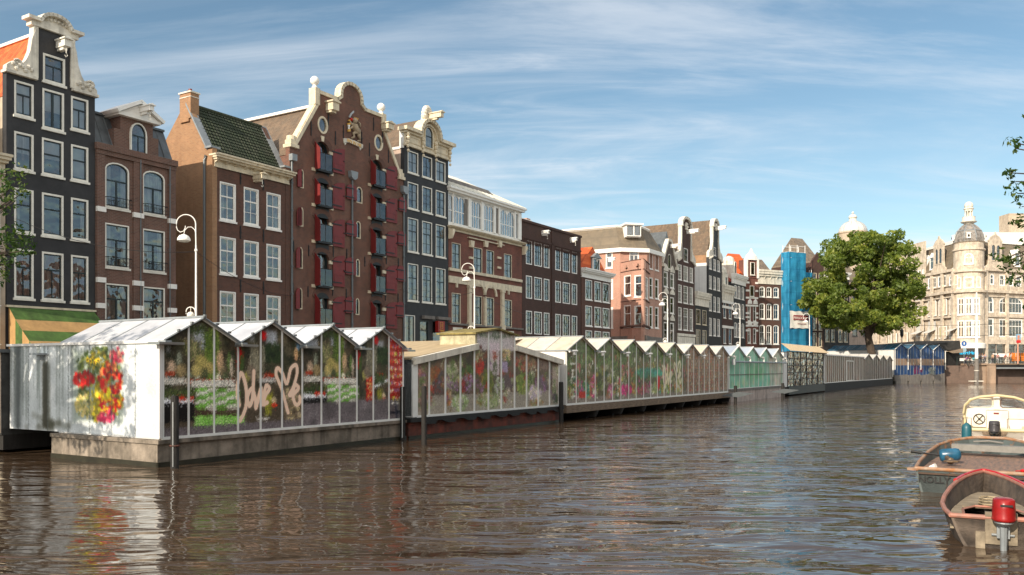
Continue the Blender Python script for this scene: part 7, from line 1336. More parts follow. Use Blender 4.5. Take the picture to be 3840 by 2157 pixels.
a = A5(440, 980); art.rect(a[0], a[1], A5(535, 0)[0], a[1]+.35, (.72, .12, .08)); a = A5(1545, 800); art.ell(a[0], a[1]+.15, .28, .5, (.75, .08, .10))
for k in range(7): z = 1.1+k*.32; art.rect(A5(335, 0)[0], z, A5(400, 0)[0], z+.05, (.80, .80, .76))
u = A5(1930, 0)[0]; art.rect(u, .9, WC_, 3.9, (.46, .33, .27), .6)
for k in range(14):
    z = 1.0+k*.21
    for j in range(int((WC_-u)/.14)): art.ell(u+j*.14+rg.uniform(-.03, .03), z+.07, .06, .09, [(.70, .22, .18), (.80, .62, .52), (.60, .30, .24), (.82, .78, .70), (.66, .5, .3), (.3, .26, .22)][rg.integers(6)], .85)
    art.rect(u, z-.03, WC_, z, (.62, .52, .44), .6)
art.grain(1.2, .12)
g0_, g1_ = A5(1600, 870), A5(1860, 500); graffiti(art, lambda x, y: (g0_[0]+(g1_[0]-g0_[0])*(x*1.05+.03), g0_[1]+(g1_[1]-g0_[1])*y), .085, (.84, .79, .66))
panes(art, 24)
roofC = [pbr('cream_roof_panel', (.70, .60, .47), .6, .12, 1.3, streak=.15), pbr('pale_roof_panel', (.68, .63, .56), .6, .12, 1.3, streak=.15)]
t3, WC2, gC = stall('flower_stall', 'long flower stall with eight gabled cream roofs and plant print, raised on a deck', 2122, 2729, FL, .80, 3.40, 4.06, 8, 7.2, art, roofC, mull=3)
q = MB()
for i in range(8): x = gC*i; q.tube([(x-.05, -.22, 3.33), (x+.75, -.22, 3.36)], .055, 8); q.lathe([(.02, 0), (.09, .04), (.06, .16)], (x+.42, -.22, 3.13), 8)
q.build('gutter_spout', [M['purewhite']], t3); q = MB()
for i in range(8): q.add([(gC*(i+.45), 3.2, 4.02), (gC*(i+.45), 6.0, 4.02), (gC*(i+.05), 6.0, 3.86), (gC*(i+.05), 3.2, 3.86)], [(0, 1, 2, 3)]); q.box(gC*(i+.05), gC*(i+.08), 3.2, 6, 3.55, 3.86)
q.build('open_vent', roofC[:1], t3)
q = MB(); q.box(-.15, WC2+.1, -.12, 7.3, .38, .74); q.build('deck', [M['wood']], t3); q = MB()
for i in range(9): x = WC2*i/8; q.prismx([(-.18, .38), (-.02, .05), (.6, .05), (.6, .38)], x-.12, x+.12) if i else None; q.box(x, x+.25, .5, 7, -1, .38)
q.build('pile', [M['darkwood']], t3)
# ------------------------------------------------------------------ fourth stall: milky green glass
U6, U7 = FL.at(2734), FL.at(2934); WD = U7-U6; art = Art(WD, .8, 4.3, .06, (.46, .68, .58)); rg = art.rng
art.clump(0, .8, WD, 4.2, 200, .3, .9, [(.50, .72, .62), (.38, .62, .50), (.55, .74, .66)], al=.5, soft=1); art.clump(WD*.3, 1.6, WD*.6, 2.6, 60, .3, .7, [(.34, .60, .42), (.45, .68, .5)], al=.5, soft=1); art.clump(WD*.05, 1.1, WD*.7, 1.5, 60, .2, .5, [(.30, .66, .58), (.66, .70, .52)], al=.45, soft=1); art.clump(WD*.72, .9, WD, 4, 120, .3, .7, [(.68, .62, .58), (.74, .66, .60)], al=.55, soft=1)
roofD = [pbr('blue_roof_glass', (.42, .48, .56), .12, .12, 1, spec=.8), pbr('blue_roof_glass_light', (.50, .56, .64), .15, .12, 1, spec=.8)]
t4, WD2, gD = stall('flower_stall', 'milky green glass stall with four glazed gables and a grey pipe along its front', 2734, 2934, FL, .98, 3.42, 4.15, 4, 7.5, art, roofD, mull=3, gain=1.2)
q = MB(); q.tube([(.2, -.32, 2.98), (WD2, -.32, 2.98)], .07, 8); q.box(.0, .25, -.45, -.2, 2.75, 3.2); q.build('drain_pipe', [M['lead']], t4); q = MB()
for i in range(5): x = min(gD*i+.3, WD2); q.tube([(x, -.2, 3.35), (x+.15, -.3, 3.3), (x+.15, -.32, 3.0)], .08, 6); q.box(x-.15, x+.35, -.35, .0, 3.36, 3.42)
for i in range(4): q.bar((gD*i, -.13, 3.46), (gD*(i+.5), -.13, 4.2), .09)
q.build('gutter_spout', [M['purewhite']], t4); q = MB(); q.box(-.1, WD2+.1, -.15, 7.6, -.6, .80); q.build('hull', [pbr('pink_white_hull', (.55, .45, .40), .8, .2, 2, streak=.4)], t4); q = MB(); q.box(-.1, WD2+.1, -.2, 7.6, .8, .97); q.box(0, WD2, -.05, -.01, 2.0, 2.05); q.build('deck_edge', [M['grey']], t4)
# ------------------------------------------------------------------ fifth stall: dark mirrored grid with corrugated tan roof
U8, U9 = FL.at(2952), FL.at(3086); WE = U9-U8; p = FL.pos(U8); t5 = thing('market_stall', 'stall faced with dark mirror squares under a tan corrugated roof', 'market stall', (p.x, p.y, 0), FL.ang)
m, nt_, pp, o_ = mat('mirror_pane'); pp.inputs['Base Color'].default_value = (.42, .38, .34, 1); pp.inputs['Metallic'].default_value = 1; pp.inputs['Roughness'].default_value = .06
tcn = N(nt_, 'ShaderNodeTexCoord'); mpn = N(nt_, 'ShaderNodeMapping'); mpn.inputs['Scale'].default_value = (1.2, 1, .8); L(nt_, tcn.outputs['Object'], mpn.inputs[0]); nn = N(nt_, 'ShaderNodeTexNoise'); nn.inputs['Scale'].default_value = 1.3; nn.inputs['Detail'].default_value = 2; nn.inputs['Distortion'].default_value = .8; L(nt_, mpn.outputs[0], nn.inputs[0]); bn = N(nt_, 'ShaderNodeBump'); bn.inputs['Strength'].default_value = .9; bn.inputs['Distance'].default_value = .3; L(nt_, nn.outputs[0], bn.inputs['Height']); L(nt_, bn.outputs[0], pp.inputs['Normal']); mir = m
for i in range(6):
    for j in range(5): q = MB(); q.box(WE*i/6+.04, WE*(i+1)/6-.04, .0, .03, .85+3.2*j/5, .85+3.2*(j+1)/5-.06); q.build('mirror_pane', [mir], t5)
q = MB()
for i in range(7): q.box(WE*i/6-.05, WE*i/6+.05, -.05, .05, .8, 4.05)
for j in range(6): q.box(0, WE, -.045, .045, .80+3.2*j/5, .86+3.2*j/5)
q.box(0, WE, .06, 7, .8, 4.0); q.box(-.2, WE+.1, -.2, 7, .1, .8); q.build('dark_frame', [M['black']], t5)
q = MB(); n = 60; V = []
for k in range(n+1): x = -.7+(WE+1.6)*k/n; V += [(x, -.5, 4.05+.06*(k % 2)), (x+4.6, 1.5, 4.85+.06*(k % 2))]
q.add(V, [(2*k, 2*k+2, 2*k+3, 2*k+1) for k in range(n)]); q.build('corrugated_roof', [pbr('tan_corrugated', (.55, .43, .27), .7, .15, 2)], t5); q = MB(); q.box(-1.3, 0, .0, 5, .8, 3.9); q.build('end_wall', [M['whitewall']], t5)
# ------------------------------------------------------------------ sixth: weathered glass row with four small gables
UF0, UFm, UF1 = FL.at(3090), FL.at(3239), FL.at(3345); art = Art(UF1-UFm, .8, 4.4, .09, (.34, .30, .25)); pal = [(.42, .36, .29), (.26, .25, .22), (.48, .36, .28), (.30, .32, .24), (.36, .26, .22)]
art.clump(0, .8, art.W, 4.4, 900, .15, .5, pal, .9, .7); artF = Art(UFm-UF0, .8, 4.0, .09, (.38, .32, .26)); artF.clump(0, .8, artF.W, 4, 900, .15, .5, [(.46, .36, .28), (.30, .26, .22), (.52, .34, .28), (.36, .34, .28), (.5, .42, .34)], 1.8, .7)
t6, WF, gF = stall('flower_stall', 'far weathered glass stall with four small white gables', 3239, 3345, FL, .9, 3.65, 4.35, 4, 7, art, [roofC[1]], mull=4, barw=.05, gain=.75)
q = MB(); q.box(-.1, WF+.1, -.1, 7, -.5, .85); q.build('hull', [M['darkwood']], t6)
p = FL.pos(UF0); t7 = thing('flower_stall', 'flat-roofed weathered glass stall with a sliding door', 'flower stall', (p.x, p.y, 0), FL.ang); WG = UFm-UF0
print_mesh('front_print', artF, WG, lambda x: 3.86, .9, t7, gain=.85); q = MB()
for k in range(23): x = WG*k/22; q.box(x-.03, x+.03, -.04, 0, .9, 3.86)
q.box(-.05, .25, -.08, .1, .8, 3.9); q.box(0, WG, -.06, 0, .85, .95); q.ring([(WG*.5, .95), (WG*.68, .95), (WG*.68, 3.4), (WG*.5, 3.4)], [(WG*.5+.12, 1.05), (WG*.68-.12, 1.05), (WG*.68-.12, 3.3), (WG*.5+.12, 3.3)], -.1, -.04); q.build('glazing_bar', [M['galv']], t7)
q = MB(); q.box(0, WG, .02, 7, .9, 3.8); q.build('body', [M['grey']], t7); q = MB(); q.box(-.1, WG+.1, -.15, 7, 3.86, 3.98); q.build('flat_roof', [M['whitewall']], t7); q = MB(); q.box(-.1, WG+.1, -.1, 7, -.5, .88); q.build('hull', [M['darkwood']], t7)
# ------------------------------------------------------------------ seventh: tall blue glass stall
G0 = Vector(((3352-1920)/3200*137, 137)); G1 = Vector(((3541-1920)/3200*145, 145)); FG = Frame(G0, G1-G0); WG_ = (G1-G0).length; art = Art(WG_, .5, 6.6, .09, (.13, .27, .46))
art.clump(0, .5, WG_, 6.6, 260, .4, 1.2, [(.14, .29, .50), (.12, .24, .42), (.18, .32, .50)], al=.5, soft=1); art.rect(0, 2.85, WG_, 3.95, (.60, .50, .42)); art.clump(WG_*.38, 1.4, WG_*.55, 2.6, 26, .1, .3, [(.45, .12, .28)], 2); art.clump(WG_*.68, 1.3, WG_*.8, 2.5, 50, .15, .4, [(.62, .64, .60)])
blue = [pbr('teal_blue_roof_panel', (.035, .13, .22), .25, .15, 1), pbr('teal_blue_roof_panel_light', (.06, .17, .27), .25, .15, 1)]
t8, _, gG = stall('flower_stall', 'tall blue glass stall with four gables and a tan band across', 3352, 3541, FG, 1.1, 5.45, 6.35, 4, 12.5, art, blue, mull=4, barw=.05, gain=.9, mullm=M['lead'])
q = MB()
for k in range(4): q.prism([(gG*k+.25, -.4), (gG*(k+1)-.25, -.4), (gG*(k+1)-.25, 1.45+.05*k), (gG*k+.25, 1.3)], -.25, -.1); q.box(gG*k-.12, gG*k+.12, -.3, 0, .4, 1.35)
q.build('hull', [M['grey']], t8); q = MB(); q.box(0, WG_, -.08, 8, -.5, 1.1); q.build('hull_core', [M['darkwood']], t8)
for k in range(5): pass
q = MB()
for k in range(5): q.bar((gG*k if k < 4 else WG_, -.2, 5.5), (gG*(min(k, 3)+.5), -.2, 6.42), .08) if k < 4 else None; q.tube([(gG*k, -.2, 5.4), (gG*k, -.2, 2.2)], .06, 6)
q.build('downpipe', [M['purewhite']], t8)
# dark shed and quay wall at the end
q = MB(); pS = G1+Vector((.4, 1.0)); shd = thing('shed', 'dark timber shed with sagging black roof beside the blue stall', 'shed', (pS.x, pS.y, 0), FG.ang*.6); q.box(0, 3.6, 0, 9, 1.6, 5.3); q.build('wall', [M['darkwood']], shd)
q = MB(); q.add([(-8, 1, 5.9), (3.1, -.5, 7.2), (3.4, 9, 7.4), (-8, 9, 6.5), (-8, 1, 5.7), (2.9, -1.0, 5.5), (2.9, 9, 5.5), (-8, 9, 5.7)], [(0, 1, 2, 3), (0, 4, 5, 1), (1, 5, 6, 2)]); q.build('canopy', [pbr('black_canopy', (.03, .028, .025), .8, .4, 2)], shd); q = MB(); q.add([(.3, -1.6, 5.0), (2.6, -1.6, 5.1), (3.3, -1.0, 5.9), (.6, .2, 5.5)], [(0, 1, 2, 3)]); q.build('lean_to_roof', [M['wood']], shd)
# ================================================================== bridge, people, bicycles
YB = 144.
def wx(px, Y): return (px-1920)/3200*Y
qw = MB(); qx0, qx1 = wx(3541, 146), wx(3660, 144)
brk = brick('quay_brick', (.16, .10, .075), (.11, .075, .06), (.15, .12, .10), dirt=.4); lit = brick('abutment_stone', (.40, .27, .18), (.32, .21, .14), (.34, .28, .22), dirt=.2)
qw.prismz([(qx0, 146.2), (qx1, 144.2), (qx1, 150), (qx0, 152)], -2, 2.9); tag(qw.build('quay_wall', [brk]), 'dark brick quay wall between the shed and the bridge', 'quay wall')
br = thing('bridge', 'stone and steel bridge with railing at the far end of the canal', 'bridge', (wx(3660, 144), 144, 0), .10)
mb = MB(); mb.box(0, 3.4, 0, 12, -2, 3.0); mb.box(1.8, 3.4, -.25, .1, -2, 3.0); mb.box(-.1, 3.5, -.35, 12, 3.0, 3.25); mb.build('abutment', [lit], br)
mb = MB(); mb.box(3.4, 40, 1.6, 12, -2, 2.6); mb.build('inner_wall', [brk], br)
mb = MB(); mb.box(3.4, 40, -.35, 12, 2.75, 3.05, 0); mb.box(3.4, 40, -.42, -.30, 2.35, 2.62, 1); mb.box(3.4, 40, -.30, 0, 2.62, 2.75, 0); mb.box(3.3, 40, -.5, .2, 3.05, 3.25, 2); mb.build('deck_girder', [M['black'], M['steel'], M['wood']], br)
mb = MB(); x = -3.5
while x < 34: mb.tube([(x, -.15, 2.9), (x, -.15, 4.35)], .05, 5); x += 1.9
for z_ in (3.65, 4.0, 4.33): mb.tube([(-3.5, -.15, z_), (34, -.15, z_)], .035, 5)
mb.lathe([(.14, 0), (.12, 1.3), (.16, 1.4), (.1, 1.5), (.02, 1.75)], (3.3, -.15, 3.2), 8); mb.build('railing', [pbr('green_black_rail', (.025, .04, .035), .5, .1)], br)
def bpos(px, dy=1.0): Y = YB+dy+.1*(wx(px, YB)-wx(3660, 144)); return Vector((wx(px, Y), Y, 3.25 if px > 3655 else 2.9))
SK = pbr('skin', (.48, .27, .19), .6, .1)
def skinmesh(name, joints, edges, m, parent):
    me = bpy.data.meshes.new(name); me.from_pydata([j[0] for j in joints], edges, []); o = bpy.data.objects.new(name, me); C.objects.link(o); o.parent = parent
    md = o.modifiers.new('Skin', 'SKIN'); sv = me.skin_vertices[0].data if len(me.skin_vertices) else None
    if sv is None: return o
    for i, j in enumerate(joints): r = j[1]; sv[i].radius = (r, r) if not isinstance(r, tuple) else r
    for i in range(len(joints)): sv[i].use_root = (i == 0)
    s_ = o.modifiers.new('Sub', 'SUBSURF'); s_.levels = 1; s_.render_levels = 1; me.materials.append(m)
    dg = bpy.context.evaluated_depsgraph_get(); dg.update(); m2 = bpy.data.meshes.new_from_object(o.evaluated_get(dg)); o.modifiers.clear(); o.data = m2; m2.name = name; bpy.data.meshes.remove(me)
    m2.materials.clear(); m2.materials.append(m); m2.polygons.foreach_set('use_smooth', [True]*len(m2.polygons)); return o
def person(px, label, shirt, legs, hair, pose='stand', rz=0, dy=1.0, h=1.75, group='people on the bridge'):
    p = bpos(px, dy); t = thing('person', label, 'person', p, rz, group); s = h/1.75; lean = .28 if pose in ('lean', 'cycle') else 0
    def J(x, y, z, r): return ((x*s, y*s, z*s), r*s if not isinstance(r, tuple) else tuple(q*s for q in r))
    hipz = .92; shz = 1.42-.06*(lean > 0); yy = -lean
    hands = {'stand': [(.26, -.05, .82), (-.26, -.05, .82)], 'lean': [(.2, -.6, 1.10), (-.2, -.6, 1.10)], 'photo': [(.10, -.30, 1.60), (-.10, -.30, 1.60)], 'wave': [(.26, -.05, .82), (-.35, -.25, 1.72)], 'cycle': [(.24, -.58, 1.05), (-.24, -.58, 1.05)]}[pose]
    elb = {'stand': [(.27, .03, 1.12), (-.27, .03, 1.12)], 'lean': [(.30, -.35, 1.12), (-.30, -.35, 1.12)], 'photo': [(.30, -.22, 1.36), (-.30, -.22, 1.36)], 'wave': [(.27, .03, 1.12), (-.38, -.05, 1.45)], 'cycle': [(.30, -.32, 1.15), (-.30, -.32, 1.15)]}[pose]
    ft = [(.11, -.02), (-.11, .12)] if pose != 'cycle' else [(.12, -.15), (-.12, .10)]
    jt = [J(0, 0, hipz, .13), J(0, yy*.5, 1.18, .125), J(0, yy, shz, .13), J(0, yy-.01, 1.50, .055), J(0, yy-.03, 1.60, .085), J(0, yy-.04, 1.69, .075), J(.19, yy, shz-.02, .06), J(*elb[0], .042), J(*hands[0], .032), J(-.19, yy, shz-.02, .06), J(*elb[1], .042), J(*hands[1], .032), J(.10, 0, .84, .09), J(.11, -.03, .48, .06), J(ft[0][0], ft[0][1]+.02, .08, .042), J(ft[0][0], ft[0][1]-.14, .03, .035), J(-.10, 0, .84, .09), J(-.11, .02, .48, .06), J(ft[1][0], ft[1][1]+.02, .08, .042), J(ft[1][0], ft[1][1]-.14, .03, .035)]
    ed = [(0, 1), (1, 2), (2, 3), (3, 4), (4, 5), (2, 6), (6, 7), (7, 8), (2, 9), (9, 10), (10, 11), (0, 12), (12, 13), (13, 14), (14, 15), (0, 16), (16, 17), (17, 18), (18, 19)]
    b = skinmesh('body', jt, ed, SK, t)
    js = [(a, r*1.16) for a, r in [jt[i] for i in (0, 1, 2, 6, 7, 9, 10)]]; skinmesh('shirt', js, [(0, 1), (1, 2), (2, 3), (3, 4), (2, 5), (5, 6)], pbr('cloth_'+label[:12], shirt, .85, .15, 5), t)
    js = [(a, r*1.16) for a, r in [jt[i] for i in (0, 12, 13, 14, 16, 17, 18)]]; skinmesh('trousers', js, [(0, 1), (1, 2), (2, 3), (0, 4), (4, 5), (5, 6)], pbr('trouser_'+label[:12], legs, .85, .15, 5), t)
    q = MB(); q.lathe([(.001, .115), (.07, .10), (.10, .04), (.098, -.04), (.08, -.08)], (0, (yy-.01)*s, 1.67*s), 10, 0); q.build('hair', [pbr('hair_'+label[:12], hair, .7, .2, 8)], t, True); return t
person(3621, 'person in purple shirt leaning on the railing left of the tall white pole', (.45, .14, .50), (.02, .025, .05), (.02, .015, .012), 'lean', R(20), .9)
person(3637, 'person in black standing in the shop entrance', (.02, .02, .022), (.02, .02, .02), (.015, .012, .01), 'stand', R(180), 6)
person(3674, 'balding person in grey shirt right beside the tall pole', (.25, .27, .27), (.06, .08, .14), (.35, .18, .12), 'stand', R(-20), .7)
person(3683, 'person in white top with a raised arm', (.75, .74, .72), (.45, .42, .38), (.35, .22, .12), 'wave', R(10), .7)
person(3692, 'person in lilac shirt seated behind a bicycle', (.38, .40, .62), (.04, .05, .10), (.08, .04, .03), 'cycle', R(-30), .9)
person(3724, 'person in white headscarf and tan top at the railing post', (.62, .42, .26), (.05, .05, .08), (.75, .72, .7), 'stand', R(0), .8)
person(3741, 'person in dusty red jacket next to the white headscarf', (.36, .14, .16), (.6, .6, .62), (.05, .03, .02), 'stand', R(-30), .9)
person(3765, 'person in grey cap and red scarf on a bicycle', (.50, .06, .04), (.35, .33, .30), (.45, .45, .45), 'cycle', R(40), .7)
person(3789, 'person in pale grey top holding both hands to the face', (.52, .50, .48), (.40, .42, .42), (.10, .05, .03), 'photo', R(60), .7)
def bicycle(label):
    t = thing('bicycle', label, 'bicycle', (0, 0, 0), 0, 'bicycles against the bridge railing'); blk = pbr('bike_frame', (.03, .035, .04), .4, .1) if 'bike_frame' not in bpy.data.materials else bpy.data.materials['bike_frame']
    for x in (-.53, .53):
        q = MB(); q.tube([(x+.33*math.cos(k*math.pi/12), 0, .34+.33*math.sin(k*math.pi/12)) for k in range(25)], .022, 5, 0)
        for k in range(10): q.tube([(x, 0, .34), (x+.32*math.cos(k*.628), 0, .34+.32*math.sin(k*.628))], .005, 3)
        q.build('wheel', [M['galv'] if x > 0 else M['steel']], t)
    q = MB()
    for a, b in (((-.53, 0, .34), (-.1, 0, .3)), ((-.1, 0, .3), (.38, 0, .82)), ((-.1, 0, .3), (-.28, 0, .92)), ((-.28, 0, .80), (.36, 0, .88)), ((-.53, 0, .34), (-.25, 0, .8)), ((.53, 0, .34), (.36, 0, 1.05))): q.tube([a, b], .02, 5)
    q.build('frame', [blk], t); q = MB(); q.prismz([(-.42, -.08), (-.42, .08), (-.2, .03), (-.2, -.03)], .92, .98); q.build('saddle', [M['black']], t); q = MB(); q.tube([(.26, -.28, 1.05), (.38, -.24, 1.08), (.36, 0, 1.05), (.38, .24, 1.08), (.26, .28, 1.05)], .016, 5); q.build('handlebar', [M['black']], t); return t
b0 = bicycle('bicycle with pale wheels leaning left of the tall pole'); labs = ['bicycle with pale wheels leaning left of the tall pole', 'bicycle half behind the tall pole on its left', 'bicycle just right of the tall pole', 'bicycle with one bright round wheel facing the canal', 'bicycle right of the railing post', 'bicycle under the person in the grey cap', 'bicycle near the person holding hands to the face']
for i, (px, a, dy) in enumerate(((3643, 14, .35), (3654, 30, .5), (3676, 50, .35), (3700, 6, .3), (3738, 20, .35), (3762, -10, .45), (3782, 35, .35))):
    o = b0 if i == 0 else copy_tree(b0); o.location = bpos(px, dy-.1); o.rotation_euler = (0, 0, R(a)); o['label'] = labs[i]
# rack of orange cloths at the right edge and a pale banner on the railing
om = pbr('orange_cloth', (.80, .22, .02), .8, .2, 3)
pp_ = bpos(3812, 2.2); t = thing('clothing_rack', 'rack hung with orange and yellow cloths at the right end of the bridge', 'rack', pp_, .1); q = MB(); q.tube([(-1.6, 0, 0), (-1.6, 0, 1.9), (2.2, 0, 1.9), (2.2, 0, 0)], .04, 6); q.build('rail', [M['steel']], t); q = MB()
for k in range(9): x = -1.4+k*.42; q.prism([(x, .3+.3*random.random()), (x+.3, .3+.2*random.random()), (x+.3, 1.7), (x+.15, 1.88), (x, 1.7)], -.12-.1*(k % 2), -.06); 
q.build('cloth', [om], t)
pp_ = bpos(3770, 3.0); q = MB(); q.box(-2.2, 2.3, 0, .08, 1.15, 1.75); o = q.build('banner_board', [M['purewhite']]); o.location = pp_; o.rotation_euler = (0, 0, .1); tag(o, 'long white board behind the people on the bridge', 'board')
pp_ = bpos(3652, 1.1); q = MB(); q.lathe([(.18, .9), (.28, 1.3), (.29, 1.34), (.001, 1.34)], (0, 0, 0), 12); o = q.build('flower_bucket', [pbr('cyan_bucket', (.15, .55, .65), .5, .1)]); o.location = pp_; tag(o, 'pale cyan bucket held up beside the railing left of the pole', 'bucket')
Yp = 153; pp_ = Vector((wx(3615, Yp), Yp, 2.9)); t = thing('traffic_sign', 'round blue sign over a smaller white and blue sign on a thin post', 'sign', pp_, 0); q = MB(); q.tube([(0, 0, 0), (0, 0, 4.4)], .04, 6); q.build('post', [M['steel']], t); q = MB(); q.tube([(0, -.06, 3.95), (0, -.02, 3.95)], .48, 20); q.build('blue_disc', [pbr('sign_blue', (.02, .12, .38), .4, .05)], t); q = MB(); q.tube([(0, -.06, 2.8), (0, -.02, 2.8)], .42, 20); q.build('white_disc', [pbr('sign_pale_blue', (.30, .42, .48), .4, .05)], t)
q = MB(); q.prism([(-.06, 3.7), (.06, 3.7), (.06, 4.0), (.18, 4.0), (0, 4.22), (-.18, 4.0), (-.06, 4.0)], -.08, -.061); q.build('arrow', [M['purewhite']], t)
# tall white pole standing in the water in front of the bridge
Y_ = 141; X_ = wx(3662, Y_); t = thing('lamp_mast', 'tall white mast with grey lower half rising from the water before the bridge', 'mast', (X_, Y_, 0)); zt_ = CAMZ+(1379-1097)/3200*Y_; q = MB(); q.tube([(0, 0, 4.0), (0, 0, zt_*.65), (0, 0, zt_)], .26, 12, 0, .12); q.build('pole', [M['purewhite']], t); q = MB(); q.tube([(0, 0, -1), (0, 0, 4.05)], .34, 12); q.build('pole_base', [M['grey']], t); q = MB(); q.lathe([(.36, 0), (.40, .05), (.36, .12)], (0, 0, 2.0), 12); q.box(-1.2, 1.0, -.3, .3, .25, .4); q.build('collar', [M['weathered']], t)
Y_ = 143.6; X_ = wx(3817, Y_); t = thing('poster_pole', 'salmon pole carrying a small red and blue poster on the bridge', 'poster pole', (X_, Y_, 3.2)); q = MB(); q.tube([(0, 0, 0), (0, 0, 4.2)], .12, 8); q.build('pole', [pbr('salmon_pole', (.62, .32, .22), .6, .1)], t)
q = MB(); q.box(-.38, .38, -.20, -.13, 3.5, 5.0); po = q.build('poster', [pbr('poster_blue', (.22, .38, .52), .6, .1)], t); q = MB(); q.box(-.38, .38, -.21, -.201, 3.5, 3.95); q.build('poster_red', [M['red']], po); q = MB(); q.lathe([(.001, -.3), (.15, -.2), (.19, 0), (.16, .22), (.001, .34)], (0, -.205, 4.5), 12, sy=.1); q.prism([(-.3, 3.95), (.3, 3.95), (.15, 4.2), (-.15, 4.2)], -.215, -.205); q.build('poster_figure', [pbr('poster_skin', (.60, .22, .14), .6, .1)], po)
# ================================================================== street lamps
def lamp_proto():
    t = thing('street_lamp', 'x', 'street lamp', (0, 0, 0), 0, 'white scroll street lamps along the quay'); H = 7.4; wm_ = M['purewhite']
    q = MB(); q.tube([(0, 0, 0), (0, 0, 3.2)], .065, 10, 0, .05); q.tube([(0, 0, 3.2), (0, 0, H-1.2)], .042, 10, 0, .032); q.lathe([(.07, 0), (.085, .04), (.07, .1)], (0, 0, 3.15), 10); q.lathe([(.05, 0), (.06, .04), (.05, .1)], (0, 0, H-1.45), 10); q.build('pole', [wm_], t)
    m_ = lambda x, d: (x*.6, 0, H-d*.6)
    q = MB(); pts = [m_(0, 2.25), m_(-.02, 1.0)]+[m_(-.62+.60*math.cos(a), .62-.60*math.sin(a)) for a in [R(d) for d in range(0, 181, 15)]]+[m_(-1.22, .85), m_(-1.15, 1.05), m_(-.98, 1.17), m_(-.78, 1.10), m_(-.68, .92), m_(-.66, .75)]
    q.tube(pts, .025, 8, 0, .014); q.tube([m_(0, 1.25), m_(-.08, 1.0), m_(-.28, .82), m_(-.52, .84), m_(-.70, 1.05), m_(-.76, 1.30)], .017, 8, 0, .012); q.build('scroll_arm', [wm_], t)
    q = MB(); q.lathe([(.02, .24), (.06, .23), (.17, .18), (.235, .09), (.255, .0), (.24, -.02)], (-.456, 0, H-1.02), 20); s = q.build('lamp_shade', [wm_], t, True); q = MB(); q.lathe([(.22, 0), (.18, -.05), (.001, -.07)], (-.456, 0, H-1.03), 16); q.build('lamp_glass', [M['weathered']], s, True)
    q = MB(); q.tube([(0, 0, 3.0), (-.02, 0, 3.5)]+[(-.20+.17*math.cos(a), 0, 3.6+.17*math.sin(a)) for a in [R(d) for d in range(0, 181, 20)]]+[(-.37, 0, 3.5)], .02, 8, 0, .018); q.build('lower_arm', [wm_], t); q = MB(); q.ball((-.20, 0, 3.45), .145, 14); q.tube([(-.20, 0, 3.58), (-.20, 0, 3.77)], .015, 5); q.build('lower_globe', [M['weathered']], t, True); return t
lp = lamp_proto(); ll = ['white scroll street lamp before the sunlit side wall, nearest and largest', 'white scroll street lamp in front of the red brick house with glazed gallery', 'white scroll street lamp in front of the grey brown gabled house', 'white scroll street lamp in front of the black house with arched windows', 'white scroll street lamp in front of the blue netted scaffold']
for i, (px, Y) in enumerate(((735, 33.5), (1779, 50), (2503.5, 68), (2775, 81), (3036, 95))):
    o = lp if i == 0 else copy_tree(lp); top = [800, 984, 1094.6, 1136, 1173][i]; zt_ = CAMZ+(1379-top)/3200*Y; k = (zt_-STREET)/7.4; o.location = (wx(px, Y), Y, STREET-.05); o.scale = (k, k, k); o.rotation_euler = (0, 0, R(8)); o['label'] = ll[i]
q = MB(); q.tube([(0, 0, 0), (0, 0, 3.2)], .06, 6); q.lathe([(.1, 0), (.3, .3), (.3, .8), (.1, 1.0)], (0, 0, 3.2), 10); o = q.build('lantern_post', [M['black']]); Y = 150; o.location = (wx(3382, Y), Y, 2.7); o.scale = (1, 1, 1.6); tag(o, 'small black lantern post under the right side of the big tree', 'street lamp')
# overhead wires
q = MB()
def wire(a, b, sag, r=.012): q.tube([(a[0]+(b[0]-a[0])*t, a[1]+(b[1]-a[1])*t, a[2]+(b[2]-a[2])*t-sag*4*t*(1-t)) for t in [k/12 for k in range(13)]], r, 4)
a_ = F1.pos(F1.at(60)); wire((a_.x, a_.y, 9.6), (wx(735, 33.5), 33.5, 7.1), .5); wire((wx(735, 33.5), 33.5, 7.1), (*F1.pos(F1.at(1090)), 7.2), .4); wire((wx(1779, 50), 50, 7.0), (*F1.pos(F1.at(1500)), 8.5), .5); wire((wx(1779, 50), 50, 7.0), (*F1.pos(F1.at(2100)), 7.5), .5)
tag(q.build('overhead_wire', [M['black']]), 'thin black wires slung between lamps and house fronts', 'wire')
q = MB(); wire((wx(3420, 150), 150, 10.0), (wx(3900, 146), 146, 10.6), .3, .03); wire((wx(3420, 150), 150, 8.2), (wx(3900, 146), 146, 8.6), .3, .03); tag(q.build('tram_wire', [M['black']]), 'pair of tram wires strung in front of the sandstone corner building', 'wire')
